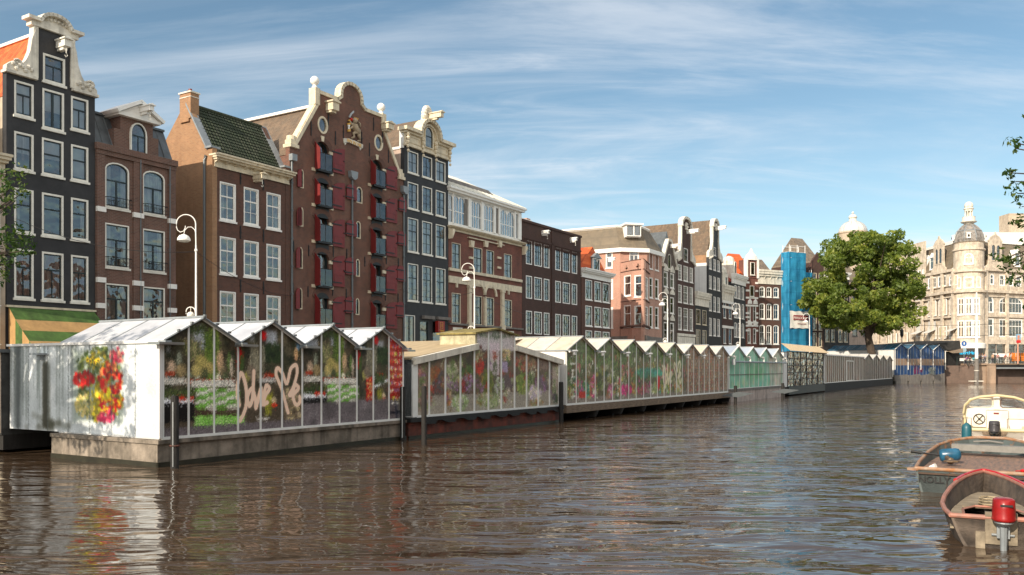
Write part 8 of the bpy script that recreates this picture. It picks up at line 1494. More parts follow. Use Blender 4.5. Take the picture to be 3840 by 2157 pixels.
# ================================================================== mooring piles
def pile(px, pt, pw, wpx_, label, m=None, fin=False):
    Y = CAMZ*3200/(pw-1379.5); x = wx(px, Y); zt_ = CAMZ-(pt-1379.5)/3200*Y; r = wpx_/2/3200*Y; t = thing('mooring_pile', label, 'mooring pile', (x, Y, 0), 0, 'mooring piles along the stalls'); q = MB(); q.tube([(0, 0, -1.5), (0, 0, zt_-.03)], r, 12); q.tube([(0, 0, zt_-.03), (0, 0, zt_)], r*.9, 12); q.build('post', [m or M['darkwood']], t)
    if fin: q = MB(); q.prism([(-1.1, .55), (.1, .42), (1.3, .72), (.1, .82)], -r-.12, -r); q.build('crosspiece', [M['pipe']], t)
    return t
t = pile(655, 1485, 1757, 30, 'thick black pile with a shiny strip in front of the cactus print, nearest of all'); q = MB(); q.box(-.012, .012, -.118, -.10, .05, 1.68); q.build('metal_strip', [M['steel']], t); q = MB(); q.lathe([(.115, 0), (.13, .02), (.115, .05)], (0, 0, .55), 12); q.build('rusty_ring', [M['hullred']], t)
t = pile(1510, 1451, 1652, 20, 'black pile at the right end of the cactus stall'); q = MB(); q.box(-.012, .012, -.112, -.09, .1, 1.9); q.build('metal_strip', [M['steel']], t)
pile(1590, 1449, 1668, 20, 'black pile in front of the left end of the red hull'); pile(2104, 1433, 1585, 17, 'black pile at the right end of the red hull'); pile(2758, 1447, 1513, 13, 'pale-topped pile with slanting crosspiece before the green glass stall', fin=True); pile(2935, 1437, 1496, 11, 'pile with crosspiece at the right end of the green glass stall', fin=True)
# ================================================================== trees
def leafmat(name, c1, c2, c3):
    m, nt, p, o = mat(name); tc = N(nt, 'ShaderNodeTexCoord'); gi = N(nt, 'ShaderNodeAttribute'); gi.attribute_name = 'tone'; mr = N(nt, 'ShaderNodeValToRGB'); e = mr.color_ramp.elements; e[0].color = (*c1, 1); e[1].color = (*c3, 1); e.new(.5).color = (*c2, 1); L(nt, gi.outputs['Fac'], mr.inputs[0]); L(nt, mr.outputs[0], p.inputs['Base Color']); p.inputs['Roughness'].default_value = .55
    tl = N(nt, 'ShaderNodeBsdfTranslucent'); mxc = N(nt, 'ShaderNodeMix', data_type='RGBA', blend_type='MULTIPLY'); mxc.inputs[0].default_value = 1; mxc.inputs[7].default_value = (1.6, 1.8, .6, 1); L(nt, mr.outputs[0], mxc.inputs[6]); L(nt, mxc.outputs[2], tl.inputs[0]); ms = N(nt, 'ShaderNodeMixShader'); ms.inputs[0].default_value = .30; L(nt, p.outputs[0], ms.inputs[1]); L(nt, tl.outputs[0], ms.inputs[2]); L(nt, ms.outputs[0], o.inputs[0]); return m
LM = leafmat('elm_leaves', (.06, .10, .015), (.14, .19, .03), (.30, .31, .05)); LM2 = leafmat('near_leaves', (.018, .05, .010), (.045, .095, .014), (.15, .17, .03))
def leaves(centers, radii, per, size, seed, m, name, parent, flat=.75):
    g = np.random.default_rng(seed); Pn = []; S_ = []
    for c, r, n in zip(centers, radii, per):
        d = g.normal(size=(n, 3)); d /= np.linalg.norm(d, axis=1)[:, None]; rr_ = r*(.55+.5*g.random(n)**.6); Pn.append(np.array(c)+d*rr_[:, None]*np.array([1, 1, flat])); S_.append(np.full(n, g.random()))
    P_ = np.concatenate(Pn); n = len(P_); tone = np.clip(.5*np.concatenate(S_)+.5*g.random(n)**1.5, 0, 1)
    a = g.normal(size=(n, 3)); a /= np.linalg.norm(a, axis=1)[:, None]; b = np.cross(a, g.normal(size=(n, 3))); b /= np.linalg.norm(b, axis=1)[:, None]; s_ = size*(.6+.8*g.random(n))[:, None]
    V = np.stack([P_-a*s_, P_+b*s_*.45, P_+a*s_, P_-b*s_*.45], 1).reshape(-1, 3); me = bpy.data.meshes.new(name); me.from_pydata(V.tolist(), [], [(4*i, 4*i+1, 4*i+2, 4*i+3) for i in range(n)])
    at = me.attributes.new('tone', 'FLOAT', 'POINT'); at.data.foreach_set('value', np.repeat(tone, 4).astype(np.float32)); me.materials.append(m); o = bpy.data.objects.new(name, me); C.objects.link(o); o.parent = parent; return o
bark = pbr('tree_bark', (.075, .055, .04), .9, .3, 4, bump=.8)
# the big tree: crown masses placed in metres around its trunk
Yt = 137; tx = wx(3272, Yt); tr = thing('tree', 'large round-crowned elm standing on the quay before the sandstone building', 'tree', (tx, Yt, STREET)); g = np.random.default_rng(3)
s_ = Yt/3200; cen = []; rad = []; per = []
mass = [(3235, 925, 62), (3170, 935, 60), (3300, 950, 60), (3110, 975, 55), (3350, 930, 40), (3365, 990, 62), (3080, 1040, 55), (3180, 1020, 75), (3260, 1030, 80), (3340, 1060, 70), (3405, 1060, 45), (3065, 1110, 52), (3130, 1110, 65), (3210, 1120, 70), (3300, 1130, 70), (3380, 1130, 60), (3430, 1160, 34), (3075, 1165, 38), (3140, 1180, 48), (3220, 1190, 45), (3310, 1195, 55), (3390, 1195, 48), (3180, 1215, 30), (3030, 1130, 24), (3345, 1225, 35), (3415, 1110, 40), (3370, 900, 22), (3400, 950, 28), (3265, 885, 34), (3200, 885, 30)]
for (mx_, my_, mr_) in mass:
    for k in range(15 if mr_ > 35 else 7):
        dx, dz, dy = [float(np.clip(g.normal(), -1.7, 1.7)) for _ in range(3)]; dx *= .45*mr_; dz *= .45*mr_; dy *= 3.6; X = (3240+(mx_-3240)*(.80 if mx_ > 3240 else .92)+dx-3272)*s_; Z = (1379-(my_+dz))*s_+CAMZ-STREET; cen.append((X, dy, Z)); r = g.uniform(.65, 1.35)*(.75 if mr_ < 35 else 1); rad.append(r); per.append(int(112*r*r))
leaves(cen, rad, per, .30, 4, LM, 'crown', tr); mb = MB(); mb.tube([(0.3, 0, -.2), (.1, 0, 2.5), (-.6, .1, 6), (-1.0, 0, 9.5), (-1.4, .2, 13)], .72, 10, 0, [.85, .66, .55, .42, .25])
for k in range(14):
    c = cen[int(g.integers(len(cen)))]; z0_ = 4.5+g.random()*5; mb.tube([(-.5, 0, z0_), ((c[0]-.5)*.5, c[1]*.5, (z0_+c[2])*.5+.6), c], .22, 6, 0, .05)
mb.build('trunk', [bark], tr)
def branchtree(name_label, tufts, per_, size, trunkpts, seed, m=LM2, base=(0, 0, 0), extra=()):
    t = thing('tree', name_label, 'tree', base); g = np.random.default_rng(seed); cen = []; rad = []; pr_ = []
    for (x, y, z, r) in tufts:
        k = max(5, int(9*r)); 
        for _ in range(k): d = g.normal(size=3); cen.append((x+d[0]*r*.5-base[0], y+d[1]*r*.5-base[1], z+d[2]*r*.38-base[2])); rr_ = r*g.uniform(.25, .5); rad.append(rr_); pr_.append(max(6, int(per_*rr_*rr_)))
    leaves(cen, rad, pr_, size, seed, m, 'crown', t, .6); q = MB(); tp = [(p[0]-base[0], p[1]-base[1], p[2]-base[2]) for p in trunkpts]; q.tube(tp, .3, 8, 0, .12)
    for (x, y, z, r) in tufts: e = (x-base[0], y-base[1], z-base[2]); s0 = tp[-1] if z > trunkpts[-1][2]-2 else tp[-2]; mid = ((s0[0]+e[0])/2, (s0[1]+e[1])/2, (s0[2]+e[2])/2+.4); q.tube([s0, mid, e], .09, 5, 0, .015)
    q.build('trunk', [bark], t); return t
# near-bank tree: twigs reach in at the right edge
def at(px, py, Y): return (wx(px, Y), Y, CAMZ+(1379.5-py)/3200*Y)
tf = []
for (px, py, r) in ((3838, 455, .28), (3835, 530, .34), (3800, 560, .12), (3790, 650, .16), (3812, 680, .26), (3835, 720, .42), (3838, 770, .35), (3850, 840, .3), (3775, 980, .30), (3800, 1000, .42), (3835, 1010, .5), (3745, 975, .16), (3800, 1050, .32), (3838, 1075, .34), (3838, 1140, .2), (3825, 830, .14), (3900, 700, .9), (3930, 950, 1.1), (3960, 500, 1.0)): p_ = at(px, py, 24); tf.append((p_[0], p_[1]+random.uniform(-.3, .3), p_[2], r))
g = np.random.default_rng(8)
for k in range(26): y_ = 24.5+g.normal()*1.6; tf.append((y_*.66+1.2+abs(g.normal())*2, y_, 8.5+g.normal()*2.6, 1.2))
branchtree('tree on the near bank whose leafy twigs reach in at the right edge', [t_ for t_ in tf if t_[3] < 1.15 or wx(3900, t_[1]) < t_[0]-1.0], 230, .075, [(20.5, 24.5, 1.2), (20.3, 24.4, 4), (20, 24.4, 7)], 11, base=(20.5, 24.5, 1.25))
tf = []
for (px, py, r) in ((5, 700, .5), (40, 715, .45), (78, 728, .30), (20, 760, .5), (0, 790, .4), (70, 760, .3), (15, 930, .45), (45, 945, .35), (85, 945, .22), (110, 945, .12), (10, 985, .4), (45, 992, .25), (-60, 850, 1.2), (-90, 700, 1.2), (-100, 1000, 1.2)): p_ = at(px, py, 31); tf.append((p_[0], p_[1]+random.uniform(-.3, .3), p_[2], r))
bx = wx(-300, 31); branchtree('tree on the street whose dark twigs reach in at the left edge', tf+[(bx+g.normal()*1.4, 31+g.normal()*1.5, 7+g.normal()*1.3, 1.2) for k in range(10)], 190, .085, [(bx, 31, 1.2), (bx, 31, 3.5), (bx, 31, 5.5)], 12, base=(bx, 31, STREET))
# tree beyond the left edge of the view that dapples the white end wall
v_ = P0+B*3.4; dd_ = 9.5; c_ = Vector((v_.x+SUN.x*dd_, v_.y+SUN.y*dd_)); zc_ = 2.2+dd_*math.tan(ELEV); tf = []
side_ = Vector((-SUN.y, SUN.x))
for k in range(150):
    o_ = g.uniform(-.95, 4.2) if k < 125 else g.uniform(-2.1, -.9); h_ = g.uniform(-1.6, 1.9); dpt = g.uniform(-1.5, 1.5)
    x_, y_ = c_.x+side_.x*o_*-1+SUN.x*dpt, c_.y+side_.y*o_*-1+SUN.y*dpt; tf.append((x_, y_, zc_+h_+dpt*.5, .42))
bt_ = (c_.x-side_.x*3.2, c_.y-side_.y*3.2); branchtree('tree left of the view casting dappled shade on the white stall wall', tf, 420, .09, [(bt_[0], bt_[1], 0), (bt_[0], bt_[1], 3), (bt_[0], bt_[1], 5.2)], 13, base=(bt_[0], bt_[1], 0))
# ================================================================== boats
def hull(mb, secs, nr=8, t=.035, mo=0, mi_=0, rimr=.05, mr=2, closed_stern=True, deck=None):
    """secs: list of (x, halfbeam_top, z_top, halfbeam_bottom, z_bottom); the skin, its inside and the rim"""
    def prof(s, ins=0):
        x, b, zt, bb, zb = s; b -= ins; bb = max(bb-ins, .02); zb += ins; return [(x, sy*(bb+(b-bb)*(k/nr)**.7), zb+(zt-zb)*(k/nr)**1.15) for sy in (-1,) for k in range(nr, -1, -1)]+[(x, bb+(b-bb)*(k/nr)**.7, zb+(zt-zb)*(k/nr)**1.15) for k in range(0, nr+1)]
    for ins, mm in ((0, mo), (t, mi_)):
        V = []; m = 2*(nr+1)
        for s in secs: V += prof(s, ins)
        F = [(i*m+k, i*m+k+1, (i+1)*m+k+1, (i+1)*m+k) for i in range(len(secs)-1) for k in range(m-1)]; F.append(tuple(range(m))); F.append(tuple((len(secs)-1)*m+k for k in range(m)))
        mb.add(V, F, mm)
    for sy in (-1, 1): mb.tube([(s[0], sy*(s[1]-t*.3), s[2]) for s in secs], rimr, 8, mr)
    mb.tube([(secs[0][0], -secs[0][1], secs[0][2]), (secs[0][0], secs[0][1], secs[0][2])], rimr, 8, mr); mb.tube([(secs[-1][0], -secs[-1][1], secs[-1][2]), (secs[-1][0], secs[-1][1], secs[-1][2])], rimr, 8, mr)
def interp(secs, x):
    for a, b in zip(secs[:-1], secs[1:]):
        if a[0] <= x <= b[0]: t = (x-a[0])/(b[0]-a[0]); return tuple(p+(q-p)*t for p, q in zip(a, b))
    return secs[-1]
def deckplate(mb, secs, xs, z, inset, mi, holes=None, t=.03, y0=None, y1=None):
    P_ = []
    for x in xs: s = interp(secs, x); f = ((z-s[4])/(s[2]-s[4])); b = s[3]+(s[1]-s[3])*max(0, f)**.6-inset; P_.append((x, b))
    pts = [(x, -b if y0 is None else y0) for x, b in P_]+[(x, b if y1 is None else y1) for x, b in P_[::-1]]; mb.prismz(pts, z-t, z, mi)
# ---- front boat: red-rimmed open boat with red outboard
def place(x, y, ang): return (x, y, 0), ang
bt = thing('rowing_boat', 'weathered open boat with red rim and bright red outboard motor, nearest to the viewer', 'boat', (6.93, 12.05, 0), R(64))
og = pbr('weathered_dark_hull', (.17, .13, .10), .75, .35, 2.5, streak=.35, bump=.5, col2=(.05, .042, .038)); ig = pbr('dirty_brown_inside', (.15, .11, .08), .85, .45, 3, bump=.5, col2=(.36, .29, .20), lo=.5, hi=.62); rimp = pbr('faded_salmon_rim', (.46, .19, .13), .6, .35, 5, col2=(.26, .14, .11)); floorw = pbr('sun_bleached_planks', (.34, .28, .20), .85, .35, 3, stretch=(6, 1, 1), bump=.6)
secs = [(0, .66, .42, .38, -.12), (.5, .73, .42, .45, -.2), (1.08, .76, .43, .48, -.22), (1.7, .72, .46, .46, -.22), (2.5, .62, .50, .36, -.22), (3.2, .50, .53, .26, -.2), (3.8, .36, .55, .15, -.15), (4.3, .18, .57, .06, -.05), (4.58, .03, .58, .01, .05)]
mb = MB(); hull(mb, secs, rimr=.036); mb.build('hull', [og, ig, rimp], bt)
mb = MB(); mb.tube([(s[0], (s[1]+.012), s[2]+.02) for s in secs[5:]]+[(s[0], -s[1]-.012, s[2]+.02) for s in secs[3:][::-1]], .036, 8); mb.build('red_rim', [M['red']], bt)
mb = MB(); deckplate(mb, secs, [2.3, 2.8, 3.3, 3.8, 4.2], .24, .06, 0); deckplate(mb, secs, [.6, 1.2, 1.8, 2.31], .24, .05, 0, y0=.44); mb.prismz([(.6, -.66), (1.8, -.64), (2.3, -.55), (2.3, -.30), (1.8, -.44), (.6, -.44)], .21, .24, 0); mb.build('side_bench', [floorw], bt)
mb = MB(); mb.bar((.6, .44, .24), (1.9, .44, .24), .03); mb.bar((1.9, .44, .24), (2.3, .25, .24), .03); mb.bar((2.3, .25, .24), (2.3, -.25, .24), .03); mb.bar((2.3, -.25, .24), (1.9, -.44, .24), .03); mb.bar((1.9, -.44, .24), (.6, -.44, .24), .03); mb.build('coaming', [rimp], bt)
mb = MB()
for k in range(7): mb.box(.12+.02*(k % 2), 2.0, -.50+k*.14, -.38+k*.14, -.10, -.07)
for k in range(3): mb.box(.12+.16*k, .26+.16*k, .36, .66, .21, .24)
mb.build('floor_planks', [floorw], bt)
mb = MB(); [mb.box(3.0+.03*k, 3.3+.03*k, -.3+.16*k, -.2+.16*k, .24, .26) for k in range(3)]; mb.build('loose_boards', [M['darkwood']], bt, split=1)
mb = MB(); mb.tube([(2.5+.25*math.cos(k*.8), .18*math.sin(k*.8), .26+.006*k) for k in range(22)], .016, 5); o = mb.build('rope', [pbr('old_rope', (.42, .34, .22), .9, .3, 8)]); o.location = (bt.location.x, bt.location.y, 0); o.rotation_euler = bt.rotation_euler; tag(o, 'coiled grey brown rope on the fore bench of the red-rimmed boat', 'rope')
mb = MB(); mb.box(-.03, .05, -.18, .22, .05, .50); mb.box(-.05, .0, .22, .34, -.02, .22); mb.build('transom_pad', [floorw], bt)
def outboard(parent, x, y, z, m, s=1.0, shaft=M['lead']):
    q = MB(); 
    prof = [(.001, .36), (.15, .355), (.19, .33), (.20, .20), (.205, .06), (.215, .03), (.205, .0), (.001, -.01)]
    q.lathe([(r*s, zz_*s) for r, zz_ in prof], (x-.17*s, y, z), 20, 0, 1.05, .82); c = q.build('motor_cowl', [m], parent, True)
    q = MB(); q.box(x-.30*s, x-.05*s, y-.025, y+.08, z+.25*s, z+.29*s) if False else q.box(x-.385*s, x-.36*s, y-.11*s, y+.06*s, z+.245*s, z+.275*s); q.build('cowl_slot', [M['black']], c)
    q = MB(); q.lathe([(.17*s, .0), (.18*s, -.03*s), (.10*s, -.08*s)], (x-.17*s, y, z), 16, 0, 1.1, .8); q.tube([(x-.17*s, y, z-.05), (x-.16*s, y, z-.55*s)], .06*s, 8, 0, .045*s); q.tube([(x-.16*s, y, z-.45*s), (x-.16*s, y, z-.95*s)], .045*s, 8); q.box(x-.10*s, x+.10, y-.09*s, y+.09*s, z-.30*s, z-.10*s); q.prismz([(x-.24*s, y-.02), (x-.24*s, y+.02), (x-.08*s, y+.05), (x-.08*s, y-.05)], z-.62*s, z-.5*s); q.tube([(x-.02, y-.16*s, z-.26*s), (x-.02, y+.16*s, z-.26*s)], .02*s, 6); q.build('motor_leg', [shaft], parent)
    return c
outboard(bt, -.03, 0, .42, pbr('aged_red_cowl', (.36, .012, .012), .3, .25, 4), .88)
mb = MB(); mb.lathe([(.045, 0), (.05, .05), (.05, .26), (.02, .34), (.02, .42)], (0, 0, 0), 12); o = mb.build('bottle', [pbr('white_bottle', (.75, .75, .76), .3, .1)]); R_b = Vector((bt.location.x, bt.location.y, 0)); 
def inboat(b, x, y, z): a = b.rotation_euler.z; k = b.scale.x; x *= k; y *= k; z = z*k+b.location.z; return (b.location.x+x*math.cos(a)-y*math.sin(a), b.location.y+x*math.sin(a)+y*math.cos(a), z)
o.location = inboat(bt, .75, .22, .05); o.rotation_euler = (R(100), 0, R(60)); o.scale = (1.2, 1.2, 1.2); tag(o, 'white plastic bottle lying in the bottom of the red-rimmed boat', 'bottle')
mb = MB(); mb.lathe([(.04, 0), (.04, .18), (.015, .24), (.015, .30)], (0, 0, 0), 10); o = mb.build('bottle', [pbr('green_glass_bottle', (.02, .16, .03), .15, .1)]); o.location = inboat(bt, .35, .42, .0); o.rotation_euler = (R(95), 0, R(-20)); o.scale = (1.3, 1.3, 1.3); tag(o, 'green glass bottle lying near the stern of the red-rimmed boat', 'bottle')
mb = MB(); 
for k in range(7): mb.tube([(.05+.05*k, 0, .02), (.2+.1*math.sin(k), .12*math.cos(k*1.3), .22), (.05*k, .1*math.sin(k*2), .35)], .012, 5)
o = mb.build('rope', [pbr('straw_rope', (.50, .38, .18), .9, .2, 8)]); o.location = inboat(bt, .5, -.62, .32); tag(o, 'tangled straw coloured rope beside the red outboard', 'rope')
# ---- second boat: flat-decked steel boat with lettering and a blue outboard lying on deck
b2 = thing('workboat', 'flat-decked steel workboat with rusty grey hull and blue outboard lying on deck', 'boat', (9.20, 16.95, -.16), R(58)); b2.scale = (1.08,)*3
steel = pbr('rusty_teal_hull', (.10, .125, .125), .65, .3, 2.2, streak=.3, col2=(.40, .17, .07), lo=.30, hi=.42); deckm = pbr('worn_deck_planks', (.34, .20, .14), .8, .4, 2.4, stretch=(1, 7, 1), bump=.6, streak=.2, col2=(.16, .12, .10)); rustrim = pbr('rusty_deck_edge', (.36, .30, .24), .75, .35, 6, col2=(.34, .14, .05))
secs2 = [(0, 1.0, .60, .82, -.05), (.2, 1.02, .60, .85, -.15), (1.2, 1.08, .61, .90, -.2), (3.0, 1.10, .66, .90, -.2), (4.2, 1.02, .72, .75, -.15), (4.9, .80, .78, .5, -.05), (5.3, .50, .82, .25, .05), (5.42, .30, .84, .12, .15)]
mb = MB(); hull(mb, secs2, rimr=.035); mb.build('hull', [steel, pbr('dark_inside_steel', (.055, .045, .04), .8, .3, 3), rustrim], b2)
mb = MB(); deckplate(mb, secs2, [1.55, 2.5, 3.5, 4.2, 4.8, 5.1], .48, .04, 0); mb.prismz([(.05, .52), (.05, .97), (1.56, 1.0), (1.56, .52)], .45, .48, 0); mb.prismz([(.05, -.97), (.05, -.78), (1.56, -.85), (1.56, -1.0)], .45, .48, 0); mb.box(.05, .22, -.78, .52, .45, .48, 0); mb.box(1.52, 1.56, -.85, .52, .12, .45, 0); mb.box(.22, 1.55, .50, .54, .12, .45, 0); mb.build('deck', [deckm], b2)
mb = MB(); mb.box(.2, 1.55, -.8, .5, -.08, -.05); mb.build('cockpit_floor', [M['darkwood']], b2); mb = MB(); mb.prismz([(-.02, .95), (-.08, 1.02), (-.04, 1.14), (.10, 1.14), (.25, 1.0)], .56, .60); mb.build('corner_step', [rustrim], b2)
mb = MB(); mb.tube([(-.02, .42, .55), (-.03, .50, .14), (-.03, -.1, .08)], .010, 5); mb.tube([(-.02, .22, .52), (-.03, -.1, .2)], .009, 5); mb.box(-.05, -.0, -.9, .95, .50, .53); mb.build('stern_brackets', [pbr('dark_rust', (.10, .06, .04), .8, .3, 5)], b2)
text('NOLLY', .17, pbr('faded_black_paint', (.02, .02, .02), .7, .1), b2, (-.03, .68, .40), (R(90), 0, R(-90)), .004, bold=.004)
mb = MB(); mb.tube([(4.2, -.3, .82), (4.4, 0, .84), (4.3, .3, .82)], .02, 5); mb.prismz([(4.3, -.9), (4.5, -.9), (4.75, .0), (4.55, .75), (4.35, .75)], .60, .74); mb.build('foredeck_ledge', [pbr('grey_deck_paint', (.26, .25, .23), .7, .2, 3)], b2)
lb = pbr('metallic_blue_cowl', (.02, .12, .22), .28, .25, 5)
ob = thing('outboard_motor', 'blue outboard motor lying on its side on the deck of the workboat', 'outboard motor', inboat(b2, 2.35, .62, .49), R(58)-R(75)); mb = MB(); mb.lathe([(.001, -.02), (.14, 0), (.17, .05), (.17, .42), (.15, .50), (.08, .54), (.001, .55)], (0, 0, 0), 18, 0, 1, .85); c = mb.build('motor_cowl', [lb], ob, True); c.scale = (.85, .9, .8); c.rotation_euler = (0, R(84), 0); c.location = (-.20, 0, .17)
mb = MB(); mb.tube([(-.2, -.02, .18), (-.75, .02, .24)], .022, 6); mb.tube([(-.58, .01, .22), (-.80, .03, .25)], .035, 8); mb.build('tiller', [M['black']], ob); mb = MB(); mb.tube([(-.08, -.05, .15), (-.06, -.5, .10)], .055, 8, 0, .04); mb.lathe([(.02, -.03), (.16, -.01), (.16, .02), (.02, .04)], (-.06, -.56, .10), 8, 0, 1, .6); mb.ball((-.06, -.45, .1), .08, 8); mb.build('motor_leg', [pbr('oily_brown_metal', (.22, .15, .09), .5, .3, 5, metal=.4)], ob)
mb = MB(); mb.lathe([(.04, 0), (.06, .12), (.063, .13), (.001, .13)], (0, 0, 0), 12); o = mb.build('paper_cup', [M['purewhite']]); o.location = inboat(b2, .85, .84, .53); o.rotation_euler = (R(70), 0, R(40)); tag(o, 'crushed white cup lying on the left side deck of the workboat', 'cup')
mb = MB(); mb.ball((0, 0, .03), .035, 8); mb.ball((.06, .0, .03), .03, 8); o = mb.build('crumpled_paper', [M['purewhite']]); o.location = inboat(b2, .55, .70, .48); tag(o, 'scrap of white paper on the side deck below the cup', 'paper')
mb = MB(); mb.ball((0, 0, .05), .05, 10, 0, .8); mb.ball((.09, 0, .05), .035, 8); mb.tube([(-.14, 0, .05), (.2, 0, .05)], .012, 5); o = mb.build('oarlock', [M['red']]); o.location = inboat(b2, .10, -.75, .60); tag(o, 'small red fitting on the stern edge of the workboat', 'fitting')
# ---- third boat: white cabin cruiser seen from astern
b3 = thing('cabin_boat', 'white cabin boat with cream trim and rust-stained stern, moored behind the workboat', 'boat', (wx(3737, 27.3), 27.3, 0), R(60))
wh = pbr('white_gelcoat', (.76, .74, .70), .35, .08, 3, col2=(.68, .62, .52)); crm = pbr('cream_gelcoat', (.66, .56, .33), .45, .12, 3); secs3 = [(0, .80, .55, .70, -.1), (.3, .90, .55, .74, -.2), (1.5, 1.02, .58, .80, -.25), (3.0, 1.02, .66, .78, -.25), (4.4, .80, .78, .45, -.2), (5.3, .40, .88, .12, 0), (5.6, .05, .92, .02, .1)]
m, nt_, pp, o_ = mat('rust_stained_white'); tcn = N(nt_, 'ShaderNodeTexCoord'); spn = N(nt_, 'ShaderNodeSeparateXYZ'); L(nt_, tcn.outputs['Object'], spn.inputs[0]); nn = N(nt_, 'ShaderNodeTexNoise'); nn.inputs['Scale'].default_value = 4; nn.inputs['Detail'].default_value = 5; L(nt_, tcn.outputs['Object'], nn.inputs[0])
mrn = N(nt_, 'ShaderNodeMapRange'); mrn.inputs[1].default_value = .42; mrn.inputs[2].default_value = .18; L(nt_, MA(nt_, 'ADD', MA(nt_, 'MULTIPLY', spn.outputs[2], 1.2), MA(nt_, 'MULTIPLY', nn.outputs[0], .35)), mrn.inputs[0]); mxn = N(nt_, 'ShaderNodeMix', data_type='RGBA'); mxn.inputs[6].default_value = (.72, .66, .58, 1); mxn.inputs[7].default_value = (.45, .20, .045, 1); L(nt_, mrn.outputs[0], mxn.inputs[0]); L(nt_, mxn.outputs[2], pp.inputs['Base Color']); pp.inputs['Roughness'].default_value = .5
mb = MB(); hull(mb, secs3, rimr=.06); mb.build('hull', [m, crm, crm], b3)
mb = MB(); deckplate(mb, secs3, [.1, .5, 1.2, 1.6], .50, .05, 0); mb.box(.35, 1.6, -.95, -.72, .50, .60); mb.box(.35, 1.6, .72, .95, .5, .6); mb.build('aft_deck', [crm], b3)
mb = MB(); cz = lambda y: 1.24-.10*(y/.95)**2
mb.prismx([(y, .5) for y in (-.93, .93)]+[(y, cz(y)) for y in [.93-.93*2*k/10 for k in range(11)]], 1.6, 1.66, 0); mb.build('bulkhead', [wh], b3)
mb = MB()
for k in range(10): y0, y1 = -.93+.186*k, -.93+.186*(k+1); mb.add([(1.6, y0, cz(y0)), (1.6, y1, cz(y1)), (4.2, y1*.75, cz(y1)-.05), (4.2, y0*.75, cz(y0)-.05)], [(0, 1, 2, 3)])
for sy in (-1, 1): mb.add([(1.6, sy*.93, .5), (4.2, sy*.72, .6), (4.2, sy*.70, cz(.93)-.05), (1.6, sy*.93, cz(.93))], [(0, 1, 2, 3)])
mb.add([(4.2, -.72, .6), (4.2, .72, .6), (4.2, .70, cz(.93)-.05), (4.2, -.7, cz(.93)-.05)], [(0, 1, 2, 3)]); mb.build('cabin', [wh], b3)
mb = MB(); mb.ring([(1, 0)]*0 or [(0, 0), (1, 0), (1, 1), (0, 1)], [(.1, .1), (.9, .1), (.9, .9), (.1, .9)], 0, .01) if False else None
mb.box(1.585, 1.60, -.33, .33-.02, .55, 1.10); mb.build('cabin_door', [wh], b3); mb = MB(); mb.box(1.575, 1.588, -.06, .10, .98, 1.04); mb.build('door_vent', [M['shutter']], b3); mb = MB(); mb.tube([(1.58, .32, .55), (1.58, .32, 1.09), (1.58, .28, 1.12), (1.58, -.30, 1.12), (1.58, -.34, 1.09), (1.58, -.34, .55)], .008, 4); mb.build('door_seam', [M['lead']], b3)
# windscreen arch with two rounded panes
def rr(x0, x1, z0, z1, r, n=4):
    P_ = []
    for cx__, cz__, a0 in ((x1-r, z0+r, -90), (x1-r, z1-r, 0), (x0+r, z1-r, 90), (x0+r, z0+r, 180)):
        for k in range(n+1): a = R(a0+90*k/n); P_.append((cx__+r*math.cos(a), cz__+r*math.sin(a)))
    return P_
mb = MB(); arcp = [(1.50, .95, .62), (1.52, .97, 1.0), (1.55, .93, 1.28), (1.58, .78, 1.46), (1.6, .5, 1.56), (1.6, 0, 1.62), (1.6, -.5, 1.56), (1.58, -.78, 1.46), (1.55, -.93, 1.28), (1.52, -.97, 1.0), (1.5, -.95, .62)]; mb.tube(arcp, .045, 8); mb.tube([(1.35, p[1]*1.02, p[2]+.0) for p in arcp[1:-1]], .03, 8); mb.build('windscreen_arch', [crm], b3)
mb = MB(); mb.box(1.58, 1.62, -.08, .10, 1.15, 1.60); mb.prismx([(.93, 1.0), (.78, 1.46), (.60, 1.50), (.74, 1.14)], 1.58, 1.62) if False else None; mb.build('windscreen_post', [wh], b3)
for y0, y1 in ((.12, .84), (-.84, -.10)): mb = MB(); po = rr(y0, y1, 1.20, 1.52, .08); pi_ = rr(y0+.025, y1-.025, 1.225, 1.495, .06); n = len(po); mb.add([(1.59, a, b) for a, b in po]+[(1.59, a, b) for a, b in pi_]+[(1.62, a, b) for a, b in po]+[(1.62, a, b) for a, b in pi_], [(i, (i+1) % n, n+(i+1) % n, n+i) for i in range(n)]+[(2*n+i, 3*n+i, 3*n+(i+1) % n, 2*n+(i+1) % n) for i in range(n)]); w_ = mb.build('windscreen_frame', [M['cream'] if y0 > 0 else pbr('brown_seal', (.12, .06, .03), .6, .1)], b3); q = MB(); q.prismx(pi_, 1.60, 1.605); q.build('pane', [M['glassdark']], w_)
mb = MB(); cw = Vector((1.42, .52, .82)); mb.tube([(cw.x, cw.y+.17*math.cos(k*.524), cw.z+.17*math.sin(k*.524)) for k in range(13)], .016, 6); [mb.tube([(cw.x, cw.y, cw.z), (cw.x, cw.y+.16*math.cos(a), cw.z+.16*math.sin(a))], .014, 5) for a in (.9, 2.3, 3.9, 5.4)]; mb.ball(tuple(cw), .035, 8); mb.build('steering_wheel', [M['black']], b3)
mb = MB(); mb.box(1.45, 1.6, .32, .86, .55, .98); mb.build('helm_console', [wh], b3)
for sy in (.95, .0-.35):
    mb = MB(); y0, y1 = (.72, .98) if sy > 0 else (-.80, -.30); mb.tube([(.3, y0, .55), (.3, y0, .90), (.3, y1, .90), (.3, y1, .55)], .012, 5); mb.tube([(.3, y1, .9), (1.1, y1, .86), (1.1, y1, .55)], .012, 5); mb.build('guard_rail', [pbr('rusty_rail', (.22, .13, .09), .5, .3, 6, metal=.3) if 'rusty_rail' not in bpy.data.materials else bpy.data.materials['rusty_rail']], b3)
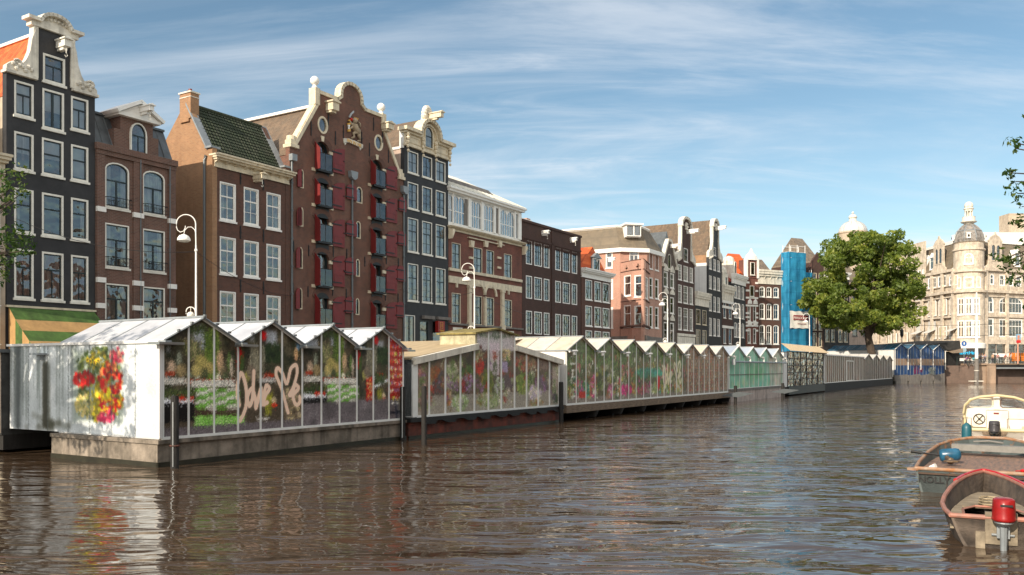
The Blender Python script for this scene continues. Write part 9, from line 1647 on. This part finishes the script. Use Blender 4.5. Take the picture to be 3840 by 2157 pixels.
outboard(b3, -.02, .06, .50, pbr('grey_black_cowl', (.07, .065, .07), .25, .1), 1.0, M['darkframe'])
mb = MB(); mb.prismx([(-.25, .38), (.38, .38), (.45, .57), (-.35, .57)], -.04, .03); mb.build('transom_cutout', [M['wood']], b3)
mb = MB(); mb.lathe([(.02, -.42), (.05, -.38), (.06, -.32), (.13, -.22), (.145, -.05), (.145, .20), (.12, .30), (.05, .36), (.02, .38)], (0, 0, 0), 16); fe = thing('fender', 'teal blue boat fender hanging at the left corner of the white cabin boat', 'fender', (wx(3625, 26.9), 26.9, .44)); mb.build('fender_body', [pbr('teal_fender', (.02, .12, .16), .4, .1)], fe, True); mb = MB(); mb.tube([(0, 0, .37), (.12, .2, .55)], .01, 5); mb.build('rope', [M['black']], fe)
# ================================================================== houses on the near bank (seen only as reflections in glass and water)
nb = [('sunlit orange brick house on the near bank', M['orange'], 12), ('sunlit pink brick house on the near bank', M['pink'], 14), ('sunlit pale plaster house on the near bank', M['plaster'], 11), ('tall orange brick house on the near bank', M['orange'], 15), ('red brick house on the near bank', M['pink'], 13), ('low orange brick house on the near bank', M['orange'], 10), ('pale house at the end of the near bank', M['plaster'], 12)]
u_ = -22
for i, (lab, mm, hh) in enumerate(nb):
    w_ = 11; a = Nb(u_+w_, 36+1.5); bq = Nb(u_, 36+1.5); fr = Frame(a, Vector(bq)-Vector(a)); t = thing('canal_house', lab, 'house', (a[0], a[1], 1.25), fr.ang)
    mb = MB(); mb.box(.05, w_-.05, 0, 9, 0, hh); mb.build('wall', [mm], t); mb = MB(); mb.prism([(.05, hh), (w_-.05, hh), (w_/2, hh+3)], 0, 9); mb.build('roof', [M['t_brown']], t)
    for r_ in range(int(hh/3.2)):
        for c_ in range(4): q = MB(); q.box(.9+c_*2.6, 2.1+c_*2.6, -.06, .0, 1.2+r_*3.2, 3.0+r_*3.2, 0); q.box(1.0+c_*2.6, 2.0+c_*2.6, -.08, -.05, 1.3+r_*3.2, 2.9+r_*3.2, 1); q.build('window', [M['white'], M['darkframe']], t)
    u_ += w_
